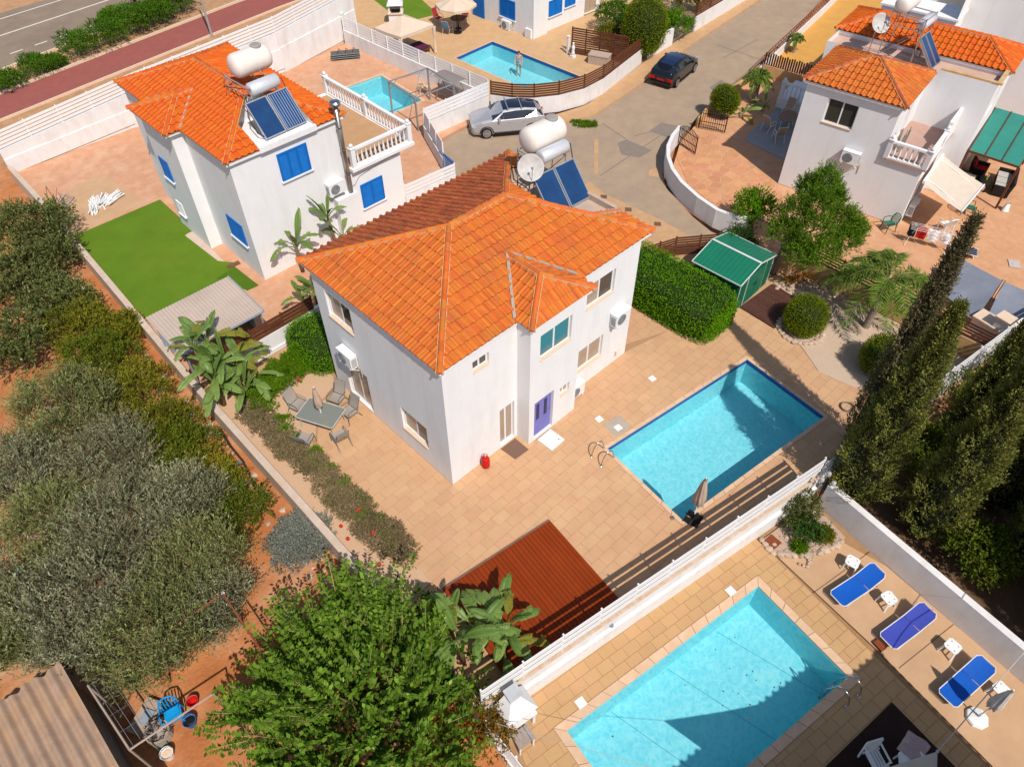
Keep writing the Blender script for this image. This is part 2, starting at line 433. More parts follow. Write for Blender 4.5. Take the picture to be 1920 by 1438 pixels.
class Roof:
    """tiled roof of one house: a part with one object per tile, up to a limit"""
    def __init__(s, house, deck_mat):
        s.house = house; s.tiles = []; s.deck = MB(); s.caps = []; s.mort = MB()
    def face(s, P0, P1, up, polys, m):
        """eave from P0 to P1, 'up' = horizontal run*slope vector; polys: convex pieces in (along, upslope) metres"""
        P0 = Vector(P0); u = (Vector(P1)-P0).normalized(); v = Vector(up); v = (v-u*v.dot(u)).normalized(); n = u.cross(v)
        M = Matrix((u, v, n)).transposed().to_4x4(); M.translation = P0
        for poly in polys:
            poly = ccw(poly); s.deck.add([M@Vector((x,y,-.02)) for x,y in poly], [list(range(len(poly)))])
            H = planes(poly)
            x0,x1 = min(p[0] for p in poly), max(p[0] for p in poly); y0,y1 = min(p[1] for p in poly), max(p[1] for p in poly)
            for r in range(int(math.floor(y0/TL))-0, int(math.ceil(y1/TL))):
                for c in range(int(math.floor(x0/TW)), int(math.ceil(x1/TW))):
                    ox, oy = c*TW, r*TL
                    cs = [(ox,oy),(ox+TW,oy),(ox+TW,oy+TL),(ox,oy+TL)]
                    q = clip_conv(cs, poly)
                    if len(q) < 3 or abs(area2(q)) < .006: continue
                    fullt = all(a*x+b*y+cc >= -.01 for a,b,cc in H for x,y in cs)
                    cen = M@Vector((ox+TW/2, oy+TL/2, 0)); vis = shown(cen)
                    facing = max(0, n.dot((Vector(CAM)-cen).normalized()))
                    fs = TF
                    if not fullt:
                        fs = []
                        for f, sl_ in TF:
                            g = [(x+ox, y+oy, z) for x,y,z in f]
                            for a,b,cc in H:
                                g = clip_half(g, a, b, cc+(.04 if True else 0))
                                if len(g) < 3: break
                            if len(g) >= 3: fs.append(([(x-ox,y-oy,z) for x,y,z in g], sl_))
                        if not fs: continue
                    s.tiles.append((vis*vis*facing*abs(area2(q)), M@Matrix.Translation((ox,oy,0)), fs, fullt, m))
    def hip(s, a, b, r=.095, m=None, seg=.38, side_mortar=True):
        s.caps.append((Vector(a), Vector(b), r, m, seg))
    def finish(s, capmat, limit=300, fascia=None):
        roof = s.deck.build('roof', [MORTAR], s.house, world=True)
        s.tiles.sort(key=lambda t: -t[0]); rest = {}
        full = {}
        for k, (vis, M, fs, isfull, m) in enumerate(s.tiles):
            if k < limit and vis > 0:
                if isfull:
                    if m.name not in full: full[m.name] = faces_mesh(TF, 'roof_tile', m)
                    me = full[m.name]
                else: me = faces_mesh(fs, 'roof_tile', m)
                o = bpy.data.objects.new('roof_tile', me); COL.objects.link(o); o.parent = roof
                o.matrix_parent_inverse = MW[roof.name].inverted() if True else None
                o.matrix_basis = M
            else:
                b = rest.setdefault(m.name, (MB(), m))[0]
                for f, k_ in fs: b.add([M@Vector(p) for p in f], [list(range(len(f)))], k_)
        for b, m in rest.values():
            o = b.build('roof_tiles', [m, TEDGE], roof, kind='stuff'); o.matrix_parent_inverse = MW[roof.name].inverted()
        # half-round hip and ridge tiles
        cap = {}
        for a, b, r, m, seg in s.caps:
            d = b-a; L = d.length; n = max(1, round(L/seg)); x = d/L; y = Vector((0,0,1)).cross(x).normalized(); z = x.cross(y)
            key = (r, (m or capmat).name)
            if key not in cap:
                mb = MB()
                mb.grid(lambda uu,vv: (uu*(seg+.05), math.cos(PI*vv)*r*(1-.12*uu), math.sin(PI*vv)*r*(1-.12*uu)+.012*(1-uu)), 1, 6)
                mb.add([(0,math.cos(PI*i/6)*r, math.sin(PI*i/6)*r+.012) for i in range(7)], [list(range(7))])
                cap[key] = mb.mesh('ridge_tile', m or capmat, smooth=False)
            for i in range(n):
                M = Matrix((x,y,z)).transposed().to_4x4(); M.translation = a+d*(i/n)+z*.02
                M = M @ Matrix.Diagonal((L/n/seg,1,1,1))
                o = bpy.data.objects.new('ridge_tile', cap[key]); COL.objects.link(o); o.parent = roof
                o.matrix_parent_inverse = MW[roof.name].inverted(); o.matrix_basis = M
            for sgn in (-1, 1):
                s.mort.bar(a+y*sgn*(r+.012)+z*.0, b+y*sgn*(r+.012)+z*.0, .028, .10, up=z)
        if s.mort.f: s.mort.build('mortar_bed', MORTAR, roof).matrix_parent_inverse = MW[roof.name].inverted()
        return roof

# ------------------------------------------------------------------ walls with openings
def wall_panel(mb, q0, q1, z0, z1, ops=(), rec=.16, mi=0):
    """outer wall face q0->q1 (outside on the right-hand side) with recessed openings (u0,u1,za,zb)"""
    q0 = Vector((*q0,0)); q1 = Vector((*q1,0)); L = (q1-q0).length; u = (q1-q0)/L; n = Vector((u.y,-u.x,0))
    P = lambda a, z, d=0: q0+u*a+Vector((0,0,z))-n*d
    us = sorted({0, L, *[t for o in ops for t in o[:2]]}); zs = sorted({z0, z1, *[t for o in ops for t in o[2:4]]})
    for i in range(len(us)-1):
        for j in range(len(zs)-1):
            a, b, c, d = us[i], us[i+1], zs[j], zs[j+1]; mu, mz = (a+b)/2, (c+d)/2
            if any(o[0] < mu < o[1] and o[2] < mz < o[3] for o in ops): continue
            mb.add([P(a,c),P(b,c),P(b,d),P(a,d)], [(0,1,2,3)], mi)
    for o in ops:
        a,b,c,d = o[:4]
        for e in (((a,c),(a,d)),((a,d),(b,d)),((b,d),(b,c)),((b,c),(a,c))):
            (p,r),(s_,t) = e
            mb.add([P(p,r),P(s_,t),P(s_,t,rec),P(p,r,rec)], [(0,1,2,3)], mi)
        mb.add([P(a,c,rec),P(b,c,rec),P(b,d,rec),P(a,d,rec)], [(0,1,2,3)], mi)
    return P, n, u
def M3of(u, n): return Matrix((u, -n, Vector((0,0,1)))).transposed()   # x along, y into the wall, z up

def window(house, q0, q1, o, glass=None, sill=True, rec=.16, name='window', fm=None, split=.5, curtain=None):
    """sliding window in an opening: frame > panes, sill"""
    fm = fm or WMETAL
    q0 = Vector((*q0,0)); q1 = Vector((*q1,0)); u = (q1-q0).normalized(); n = Vector((u.y,-u.x,0)); M = M3of(u, n)
    a,b,c,d = o[:4]; t = .055; base = q0+u*a-n*(rec-.012)
    def B(mb, x0,x1,z0,z1,y0,y1):
        mb.obox(base+M@Vector(((x0+x1)/2,(y0+y1)/2,(z0+z1)/2)), (x1-x0,y1-y0,z1-z0), M)
    mb = MB(); W = b-a; e = .004
    B(mb, e,t,c+e,d-e,-.05,.008); B(mb, W-t,W-e,c+e,d-e,-.05,.008); B(mb, t,W-t,c+e,c+t,-.05,.008); B(mb, t,W-t,d-t,d-e,-.05,.008)
    mid = W*split; B(mb, mid-.035,mid+.035,c+t,d-t,-.035,.008)
    f = mb.build(name, fm, house, world=True)
    for k,(x0,x1) in enumerate(((t,mid-.035),(mid+.035,W-t))):
        p = MB(); B(p, x0,x1,c+t,d-t,-.012-.012*k,.006); o_ = p.build('pane', [glass, curtain][k] if curtain and k else (glass or GLASS), f); o_.matrix_parent_inverse = MW[f.name].inverted()
    if sill:
        p = MB(); p.obox(q0+u*(a+b)/2+n*.015-n*(rec-.06)/2+Vector((0,0,c+.011)), (W-.008, rec+.01, .018), M)
        s_ = p.build('sill', CREAM, f); s_.matrix_parent_inverse = MW[f.name].inverted()
    return f
def shutter(house, q0, q1, o, m=None, name='shuttered_window', leaves=2):
    """pair of louvred shutters on the wall: frame > louvred leaves, sill"""
    q0 = Vector((*q0,0)); q1 = Vector((*q1,0)); u = (q1-q0).normalized(); n = Vector((u.y,-u.x,0)); M = M3of(u, n); m = m or BLUE
    a,b,c,d = o[:4]; base = q0+u*a; W = b-a
    def B(mb, x0,x1,z0,z1,y0,y1): mb.obox(base+M@Vector(((x0+x1)/2,(y0+y1)/2,(z0+z1)/2)), (x1-x0,y1-y0,z1-z0), M)
    mb = MB(); t=.045
    B(mb,0,t,c,d,-.05,.03);B(mb,W-t,W,c,d,-.05,.03);B(mb,t,W-t,c,c+t,-.05,.03);B(mb,t,W-t,d-t,d,-.05,.03)
    f = mb.build(name, m, house, world=True); lw = (W-2*t)/leaves
    for k in range(leaves):
        p = MB(); x0 = t+lw*k+.008; x1 = t+lw*(k+1)-.008
        B(p,x0,x0+.05,c+t,d-t,-.04,.02);B(p,x1-.05,x1,c+t,d-t,-.04,.02);B(p,x0+.05,x1-.05,c+t,c+t+.06,-.04,.02);B(p,x0+.05,x1-.05,d-t-.06,d-t,-.04,.02)
        nz = int((d-c-.2)/.075)
        for i in range(nz):
            zz = c+t+.06+(i+.5)*(d-c-2*t-.12)/nz
            p.obox(base+M@Vector(((x0+x1)/2,-.012,zz)), (x1-x0-.1,.012,.075), M@Matrix.Rotation(R(-35),3,'X'))
        q = p.build('shutter_leaf', m, f); q.matrix_parent_inverse = MW[f.name].inverted()
    p = MB(); p.obox(q0+u*(a+b)/2+n*.04+Vector((0,0,c-.035)), (W+.12, .14, .06), M); q = p.build('sill', WHITE, f); q.matrix_parent_inverse = MW[f.name].inverted()
    return f

# ------------------------------------------------------------------ slatted fences
def fence(name, label, pts, zb, slats, sh, gap, m, post=1.5, pw=.06, th=.03, pm=None, cat='fence', group=None, side=0., post_ext=.03, vertical=False):
    """horizontal slats between posts along a polyline; zb = height of the foot"""
    c = Vector((*pts[0], zb)); root = thing(name, label, cat, c, 0, group)
    top = zb+slats*(sh+gap)
    slat_i = 0
    for k in range(len(pts)-1):
        a = Vector((*pts[k],0)); b = Vector((*pts[k+1],0)); L = (b-a).length; u = (b-a)/L; nrm = Vector((u.y,-u.x,0)); np_ = max(1, round(L/post))
        for i in range(np_+(1 if k == len(pts)-2 else 0)):
            p = a+u*(L*i/np_)-nrm*side
            MB().obox(p+Vector((0,0,(zb+top)/2+post_ext/2)), (pw,pw,top-zb+post_ext), Matrix((u,nrm,Vector((0,0,1)))).transposed()).build('post', pm or m, root, world=True)
        for i in range(np_):
            for s_ in range(slats):
                z = zb+gap+s_*(sh+gap)+sh/2; p0 = a+u*(L*i/np_+.004); p1 = a+u*(L*(i+1)/np_-.004); off = nrm*(pw/2+th/2+.001-side)
                MB().bar(p0+off+Vector((0,0,z)), p1+off+Vector((0,0,z)), th, sh).build('slat', m, root, world=True)
    return root

def wallrun(name, label, pts, z0, z1, th, m, cat='wall', cap=None, capw=.05, caph=.06, closed=False, taper=0):
    """masonry wall along a polyline (mitred), optional coping"""
    c = Vector((*pts[0], z0)); root = thing(name, label, cat, c)
    P = [Vector((*p,0)) for p in pts]; n = len(P)
    def side(d):
        out = []
        for i in range(n):
            ns = []
            if i > 0: e = (P[i]-P[i-1]).normalized(); ns.append(Vector((e.y,-e.x,0)))
            if i < n-1: e = (P[i+1]-P[i]).normalized(); ns.append(Vector((e.y,-e.x,0)))
            v = sum(ns, Vector()).normalized(); k = 1/max(.3, v.dot(ns[0])); out.append(P[i]+v*k*d)
        return out
    def strip(w, za, zb, zstep=None):
        A, B = side(w/2), side(-w/2); mb = MB()
        for i in range(n-1):
            a, b, c_, d = A[i], A[i+1], B[i+1], B[i]
            vs = [(p.x,p.y,za) for p in (a,b,c_,d)]+[(p.x,p.y,zb) for p in (a,b,c_,d)]
            fs = [(4,5,6,7),(0,1,5,4),(2,3,7,6)]
            if i == 0: fs.append((3,0,4,7))
            if i == n-2: fs.append((1,2,6,5))
            mb.add(vs, [f[::-1] for f in fs])
        return mb
    strip(th, z0, z1).build('wall_body', m, root, world=True)
    if cap: strip(th+capw*2, z1, z1+caph).build('coping', cap, root, world=True)
    return root
# ================================================================== GROUND
POOL1 = rotrect(8.767, -5.239, 7.74, 3.86, -.1319)
POOL2 = rotrect(.477, -10.929, 7.90, 3.59, -.1675)
_p2c, _p2s = math.cos(-.1675), math.sin(-.1675)
POOL3 = [(15.2,23.05),(17.6,23.1),(17.85,27.6),(15.3,27.75)]
POOL4 = [(23.25,19.9),(27.0,18.2),(26.6,26.25),(23.05,26.1)]
def poolhole(p): return [q for q in ccw(p)]
SOILB = sheet('ground', [(-400,-400),(500,-400),(500,600),(-400,600)], -.45, SOIL, [poolhole(p) for p in (POOL1,POOL2,POOL3,POOL4)], depth=0)

ASPH = mat('pale_asphalt', (.40,.295,.205), (.33,.24,.165), sc=1.4, rough=.95, bump=.006, bsc=60, dirt=(.27,.215,.165), dsc=.22, damt=.55)
ASPHD = mat('asphalt_patch', (.25,.205,.165), (.21,.17,.14), sc=5, rough=.95)
PAVE = mat('tan_pavement', (.55,.34,.18), (.46,.27,.14), sc=2.2, rough=.9, bump=.004, bsc=50, dirt=(.36,.23,.14), dsc=.5, damt=.5)
ROADM = mat('old_road_asphalt', (.28,.215,.155), (.23,.175,.13), sc=.8, rough=.95, dirt=(.12,.10,.09), dsc=.12, damt=.5)
REDP = mat('red_path_surface', (.33,.105,.085), (.28,.085,.07), sc=2, rough=.95, dirt=(.22,.08,.07), dsc=.25, damt=.5)
VERGE = mat('dry_verge', (.52,.30,.16), (.36,.20,.10), sc=1.6, rough=.95, bump=.03, bsc=12)
SAND = mat('ochre_yard', (.62,.33,.085), (.55,.28,.07), sc=1.2, rough=.9)
PINK = mat('pink_imprinted_concrete', (.60,.33,.20), (.50,.255,.145), sc=2.2, rough=.85, bump=.008, bsc=14, dirt=(.66,.46,.33), dsc=.7, damt=.6)
TANC = mat('tan_concrete', (.56,.36,.21), (.47,.29,.165), sc=1.0, rough=.9, dirt=(.40,.26,.16), dsc=.6, damt=.4)
GROUT = mat('grout', (.42,.255,.135), (.36,.21,.11), sc=6, rough=.95)
SLAB = mat('sandstone_slab', (.555,.335,.190), (.505,.295,.160), sc=1.7, rough=.8, rnd=.035, hue=.004, bump=.004, bsc=22, dirt=(.61,.39,.22), dsc=.7, damt=.5)
SLABS = mat('ochre_slab', (.535,.33,.165), (.47,.285,.135), sc=1.8, rough=.85, rnd=.045, hue=.004, bump=.005, bsc=18, dirt=(.38,.21,.09), dsc=.9, damt=.3)
COPE = mat('coping_stone', (.66,.46,.31), (.58,.38,.24), sc=3, rough=.8, rnd=.06)
CRAZY = mat('terracotta_crazy_stone', (.60,.295,.15), (.50,.23,.11), sc=2.4, rough=.85, rnd=.10, hue=.008, dirt=(.66,.40,.25), dsc=.8, damt=.4)
CGROUT = mat('pale_joint', (.66,.43,.29), (.6,.38,.25), sc=4)

# far side road, red path and verge behind the garden wall
def rot_line(pts): return pts
sheet('verge', [(-120,33.5),(140,34.6),(140,130),(-120,130)], -.02, VERGE, depth=.5)
sheet('road', [(-120,42.6),(-20,44.9),(.1,45.9),(8,47.3),(14.8,48.9),(60,52.0),(140,56.8),(140,66),(60,60.5),(12,56.4),(-20,54.6),(-120,53.0)], .004, ROADM, depth=0)
sheet('red_path', [(-60,37.6),(-2.1,39.1),(19.2,42.1),(60,45.6),(60,49.2),(17.4,45.0),(-.9,42.3),(-60,40.4)], .03, REDP, depth=.1)
WLINE = mat('road_paint', (.75,.70,.62), (.6,.55,.48), sc=5)
mb = MB()
def strip_on(mb, a, b, w, z):
    a = Vector((*a,0)); b = Vector((*b,0)); u = (b-a).normalized(); n = Vector((-u.y,u.x,0))*w/2
    mb.add([(p.x,p.y,z) for p in (a-n,b-n,b+n,a+n)], [(0,1,2,3)])
strip_on(mb, (-20,50.6), (2.3,51.67), .16, .009); strip_on(mb, (2.3,51.67), (40,56.1), .16, .009)
strip_on(mb, (-20,54.2), (3.4,54.75), .14, .009); strip_on(mb, (3.4,54.75), (40,58.6), .14, .009)
for k in range(9):
    t0 = k*1.75; a = Vector((1.0,48.0,0)); b = Vector((26,50.9,0)); d = (b-a).normalized()
    p = a+d*(t0-1.0); q = p+d*.9; strip_on(mb, p[:2], q[:2], .13, .009)
struct('', mb.build('road_markings', WLINE))
mb = MB(); mb.bar((-60,36.9,.03),(-2,38.9,.03),.12,.14); mb.bar((-2,38.9,.03),(19.2,41.95,.03),.12,.14); mb.bar((19.2,41.95,.03),(60,45.4,.03),.12,.14)
mb.bar((-60,40.6,.04),(-.9,42.5,.04),.14,.16); mb.bar((-.9,42.5,.04),(17.4,45.2,.04),.14,.16); mb.bar((17.4,45.2,.04),(60,49.4,.04),.14,.16)
mb.bar((-20,44.8,.05),(.1,45.8,.05),.14,.16); mb.bar((.1,45.8,.05),(8,47.2,.05),.14,.16); mb.bar((8,47.2,.05),(14.8,48.8,.05),.14,.16); mb.bar((14.8,48.8,.05),(60,51.9,.05),.14,.16)
struct('', mb.build('kerb', CREAM))

# service road between the plots
ROADP = Gs([(770,335),(742,372),(700,420),(900,420),(1105,345),(1131,366),(1243,418),(1335,470),(1345,440),(1300,404),(1250,350),(1242,325),(1250,296),(1276,256),(1335,186),(1470,76),(1560,-25),(1640,-140),(1420,-140),(1392,-2),(1282,74),(1174,158),(1104,208),(1050,224),(1000,233),(918,218),(850,250),(790,290)])
sheet('service_road', ROADP, -.10, ASPH, depth=.2)
# patches, crack seams and markings on it
mb = MB(); mb.prism(Gs([(1218,246),(1240,230),(1286,240),(1262,262)], -.094), -.104, -.094); mb.prism(Gs([(1330,165),(1352,150),(1375,165),(1352,180)], -.094), -.104, -.094)
mb.prism(Gs([(1158,268),(1175,262),(1222,282),(1200,296),(1165,290)],-.095), -.104,-.095)
for a, b in (((1125,330),(1245,250)), ((1130,232),(1175,262)), ((1345,85),(1425,112)), ((1190,255),(1250,240)), ((1355,110),(1420,75))):
    p, q = G(*a,-.095), G(*b,-.095); mb.bar(p, q, .07, .006)
struct('', mb.build('road_patch', ASPHD))
mb = MB(); mb.prism(Gs([(1114,262),(1122,262),(1122,326),(1114,326)],-.094),-.104,-.094); mb.prism(Gs([(1218,318),(1236,316),(1234,332),(1216,330)],-.094),-.104,-.094)
mb.bar(G(1120,240,-.097), G(1118,262,-.097), .03, .005)
struct('', mb.build('trench_patch', PAVE))
GRT = mat('weed_green', (.08,.16,.03), (.05,.10,.02), sc=8)
# pavements
sheet('pavement', Gs([(925,215),(960,228),(1020,222),(1100,197),(1165,150),(1235,96),(1300,60),(1405,-5),(1450,-60),(1460,-60),(1425,0),(1300,82),(1190,166),(1112,217),(1050,231),(1000,240),(930,222)]), 0, PAVE, depth=.12)
sheet('pavement', Gs([(1105,340),(1131,362),(1243,414),(1335,466),(1300,500),(1262,478),(1195,440),(1060,372)]), -.006, PAVE, depth=.12)
mb = MB()
for x, y in ((1132,369),(1178,393),(1233,420)):
    p = G(x,y,0); mb.obox((p.x,p.y,-.004), (.34,.34,.006), Matrix.Rotation(R(40),3,'Z'))
struct('', mb.build('drain_cover', mat('brown_cover', (.20,.09,.06), (.15,.07,.05))))

# -- plots
MAINP = [(-4.35,-6.75),(-4.3,10.3),(11.5,10.6),(13.5,9.3),(16.3,4.7),(16.9,2.2),(18.6,1.0),(19.6,-1.5),(19.6,-11.0),(12,-9.75),(6.4,-8.55)]
sheet('garden_base', MAINP, -.045, mat('main_soil', (.52,.33,.18), (.42,.25,.13), sc=2, rough=.95, bump=.01, bsc=20), [poolhole(POOL1)], depth=.5)
SOUTHP = [(-4.7,-6.62),(6.35,-8.62),(8.95,-9.1),(7.2,-20.5),(4,-30),(-10,-28)]
sheet('neighbour_base', SOUTHP, -.43, mat('grout2', (.36,.21,.10), (.30,.17,.08), sc=6), [poolhole(POOL2)], depth=.3)
H2P = [(-4.3,10.5),(11.3,10.8),(12.6,15.2),(13.6,16.4),(15.5,18.7),(19.5,18.9),(19.8,20.0),(19.15,33.5),(18,33.5),(-3.6,33.5)]
sheet('yard', H2P, .004, PINK, [poolhole(POOL3)], depth=.5)
H4P = [(19.85,19.1),(21.3,17.1),(24.6,15.7),(31.2,16.9),(37.3,17.5),(45.7,18.2),(60,19.5),(60,46),(24,46),(19.2,34.0),(19.82,20.0)]
sheet('yard', H4P, .008, mat('h4_paving', (.58,.37,.20), (.50,.31,.16), sc=1.8, rough=.85, bump=.006, bsc=16, dirt=(.45,.27,.14), dsc=.8, damt=.4), [poolhole(POOL4)], depth=.5)
H3P = Gs([(1250,340),(1262,312),(1276,266),(1330,205),(1440,110),(1540,30),(1640,-60),(1900,-60),(2000,0),(2030,560),(1910,600),(1860,690),(1545,515),(1480,500),(1372,420),(1300,385)])
sheet('yard', H3P, -.02, mat('h3_yard', (.60,.325,.18), (.50,.255,.13), sc=2.2, rough=.85, bump=.008, bsc=14, dirt=(.66,.42,.27), dsc=.8, damt=.5), depth=.5)
sheet('ochre_yard', Gs([(1510,112),(1590,8),(1640,-60),(1960,-60),(2000,200),(1960,260),(1880,250),(1860,230),(1800,150),(1560,118)]), -.012, SAND, depth=0)
sheet('ochre_yard', Gs([(1432,112),(1520,42),(1580,-20),(1640,-30),(1520,125)]), -.008, SAND, depth=0)
# right-hand orchard behind the cypresses
sheet('orchard_ground', [(8.9,-9.7),(12,-10.2),(30,-13.2),(30,-40),(7.4,-40),(7.2,-20)], -.44, mat('shade_soil', (.16,.09,.05), (.10,.055,.03), sc=2, rough=.95), depth=0)  # soil colour darkened for the shade under the trees

# ---- paving slabs
TERR = sheet('terrace', [(-3.0,-6.6),(6.3,-8.2),(12.5,-9.4),(15.6,-9.6),(14.6,-7.2),(15.3,-4.6),(16.0,-2.0),(15.9,2.6),(11.0,7.6),(-.9,7.6),(-2.5,5.2),(-3.0,1)], -.012, GROUT, [poolhole(offset(POOL1,.0))], depth=.03)
TREG = [[(-3.0,-6.6),(-.02,-7.1),(-.02,1.0),(-3.0,1.0)], [(-3.0,1.0),(-.02,1.0),(-.02,6.6),(-1.25,6.6),(-2.4,5.0)],
        [(-.02,-7.1),(6.3,-8.2),(9.6,-8.8),(9.6,.0),(-.02,.0)], [(9.6,-8.8),(12.5,-9.35),(14.4,-9.5),(14.4,-1.43),(12.0,-.5),(9.6,0)], [(14.4,-9.5),(15.4,-9.6),(14.6,-7.3),(14.4,-6.6)], [(14.4,-6.2),(15.3,-4.6),(15.9,-2.0),(14.4,-1.43)],
        [(9.6,0),(12.0,-.5),(15.9,-2.0),(15.9,2.6),(11,7.3),(9.6,7.3)]]
paving(TERR, TREG, .40, .60, 0, 0, SLAB, holes=[offset(POOL1,.16)], gap=.008, seed=5)
SPAV = sheet('neighbour_terrace', [(-4.5,-6.7),(6.1,-8.62),(5.9,-10.0),(4.2,-19.5),(-10,-19.5)], -.412, GROUT, [poolhole(POOL2)], depth=.02)
cA = -.1675
paving(SPAV, [[(-4.6,-6.72),(6.15,-8.66),(5.95,-9.9),(4.3,-18.5),(-9,-18.5),(-4.9,-9)]], .36, .52, cA, -.40, SLABS, holes=[offset(POOL2,.30)], gap=.014, seed=9, bond=.35, maxn=280)
CONC = sheet('concrete_strip', [(6.05,-9.7),(8.1,-10.7),(8.35,-12.4),(7.4,-18.6),(4.4,-18.6),(5.46,-13.5)], -.395, TANC, depth=.03)
mb = MB()
for a, b in (((5.75,-11.2),(8.45,-11.75)), ((5.4,-14.3),(7.95,-14.85)), ((6.05,-9.7),(5.46,-13.5)), ((5.46,-13.5),(4.45,-18.4))):
    mb.bar((*a,-.393),(*b,-.393),.025,.006)
struct('', mb.build('expansion_joint', mat('joint_dark', (.16,.10,.06), (.12,.08,.05))))
H3C = sheet('patio', Gs([(1268,292),(1278,270),(1318,246),(1362,262),(1452,348),(1470,372),(1398,398),(1330,378),(1290,345)],0), -.008, CGROUT, depth=.05)
paving(H3C, [Gs([(1268,292),(1278,270),(1318,246),(1362,262),(1452,348),(1470,372),(1398,398),(1330,378),(1290,345)],0)], 1, 1, 0, .004, CRAZY, cells=lambda a,b,c,d: voronoi(a,b,c,d,.62,seed=4,gap=.035), name='crazy_stone', maxn=200)

# ================================================================== POOLS
FLOORP = mat('pool_plaster', (.26,.64,.70), (.22,.60,.67), sc=1.5, rough=.6, bump=.0)
BAND = mat('blue_waterline_tile', (.03,.10,.36), (.02,.07,.27), sc=14, rough=.3)
def pool(label, poly, zt, depth, band=None, wl=-.13, cope=.15, copem=None, piece=.5, group=None):
    poly = ccw(poly); c = sum(p[0] for p in poly)/4, sum(p[1] for p in poly)/4
    root = thing('swimming_pool', label, 'swimming pool', (c[0], c[1], zt), 0, group)
    mb = MB(); n = len(poly); zb = zt-depth
    mb.add([(x,y,zb) for x,y in poly], [(0,1,2,3)])
    for i in range(n):
        p, q = poly[i], poly[(i+1)%n]
        mb.add([(p[0],p[1],zb),(q[0],q[1],zb),(q[0],q[1],zt-.002),(p[0],p[1],zt-.002)], [(3,2,1,0)])
    mb.build('basin', FLOORP, root, world=True)
    if band:
        inn = offset(poly, -.006); mb = MB()
        for i in range(n):
            p, q = inn[i], inn[(i+1)%n]
            mb.add([(p[0],p[1],zt-.20),(q[0],q[1],zt-.20),(q[0],q[1],zt-.01),(p[0],p[1],zt-.01)], [(3,2,1,0)])
        mb.build('waterline_band', band, root, world=True)
    inn = offset(poly, -.003)
    MB().add([(x,y,zt+wl) for x,y in inn], [(0,1,2,3)]).build('water', WATER, root, world=True)
    out = offset(poly, cope); k = 0
    for i in range(n):
        a, b, oa, ob = poly[i], poly[(i+1)%n], out[i], out[(i+1)%n]
        L = math.hypot(b[0]-a[0], b[1]-a[1]); m_ = max(1, round(L/piece))
        lerp = lambda p, q, t: (p[0]+(q[0]-p[0])*t, p[1]+(q[1]-p[1])*t)
        for j in range(m_):
            t0, t1 = j/m_+.008/L, (j+1)/m_-.008/L
            MB().prism([lerp(a,b,t0),lerp(a,b,t1),lerp(oa,ob,t1),lerp(oa,ob,t0)], zt-.04, zt+.012).build('coping_stone', copem or COPE, root, world=True)
    return root
P1 = pool('rectangular blue pool on the sandstone terrace with a closed parasol at its edge', POOL1, 0, 1.35, BAND, cope=.15)
P2 = pool('pool beside the blue sun loungers with a pale stone coping', POOL2, -.40, 1.30, None, cope=.28, piece=.55)
P3 = pool('small turquoise pool under the bare gazebo frame', POOL3, .004, 1.2, None, cope=.22)
P4 = pool('pool with a person standing in it behind the curved brown fence', POOL4, .008, 1.02, BAND, cope=.10)
mb = MB()
for k in range(3):
    mb.prism([(23.12+.0,25.5-.32*k),(23.9-.0,25.5-.32*k),(23.9,26.05),(23.12,26.05)] if k == 0 else [(23.12,26.05-.3*(3-k)-.3),(23.75-.1*k,26.05-.3*(3-k)-.3),(23.75-.1*k,26.05-.3*(3-k)),(23.12,26.05-.3*(3-k))], -1.0, -.22-.2*k)
mb.build('steps', FLOORP, P4, world=True)

def ladder(label, p, ang, z=0):
    """two arched stainless handrails with treads below the water"""
    r = thing('pool_ladder', label, 'pool ladder', (p[0], p[1], z), ang)
    for s_ in (-.27, .27):
        pts = [(-.55,s_,0)]+[(-.55+.5*(1-math.cos(t))/1.0*.62, s_, .62*math.sin(t)*1.0+.02) for t in [PI*i/10 for i in range(1,8)]]+[(.12,s_,-.1),(.14,s_,-.6),(.14,s_,-.9)]
        MB().tube(pts, .021, 8).build('handrail', STEEL, r, smooth=True)
        MB().lathe([(.05,0),(.05,.015),(.03,.03)], (-.55,s_,.003), 10).build('flange', STEEL, r)
    for z_ in (-.4, -.65, -.88): MB().box(.10,.18,-.27,.27,z_-.012,z_+.012).build('tread', STEEL, r)
    return r
a1 = -.1319
ladder('steel pool ladder at the short end of the pool by the house', G(1139,852), a1, 0.013)
lp = Vector((*ccw(POOL2)[1],0)); lp -= Vector((_p2c,_p2s,0))*.5
ladder('steel pool ladder on the terrace of the blue sun loungers', (lp.x, lp.y), cA+PI/2, -.388)

sm = MB()
for a, b in ((-.28,.03),(.02,.33),(.30,.62)):
    p_ = [(-3.9+7.8*(a+.5), 1.75), (-3.9+7.8*(b+.5)-1.2, -1.75)]
    q_ = [(.477+x*_p2c-y*_p2s, -10.929+x*_p2s+y*_p2c) for x, y in p_]; strip_on(sm, q_[0], q_[1], .025, -1.694)
sm.build('liner_seam', mat('seam_blue', (.12,.45,.52)), P2, world=True)

lv = thing('fallen_leaves', 'dark leaves floating on the pool beside the sun loungers', 'leaves', (.5,-11,-.53)); rl_ = random.Random(6); LVM = mat('dead_leaf', (.06,.07,.02), (.10,.06,.02))
for i in range(12):
    x, y = rl_.uniform(-3.6,3.6), rl_.uniform(-1.6,1.6); r_ = rl_.uniform(.010,.024)
    o = MB().prism([(r_*1.6*math.cos(t),r_*math.sin(t)) for t in [2*PI*j/7 for j in range(7)]], 0, .004).build('leaf', LVM, lv, True, loc=(.477+x*_p2c-y*_p2s, -10.929+x*_p2s+y*_p2c, -.527)); o.rotation_euler = (0,0,i*1.1)
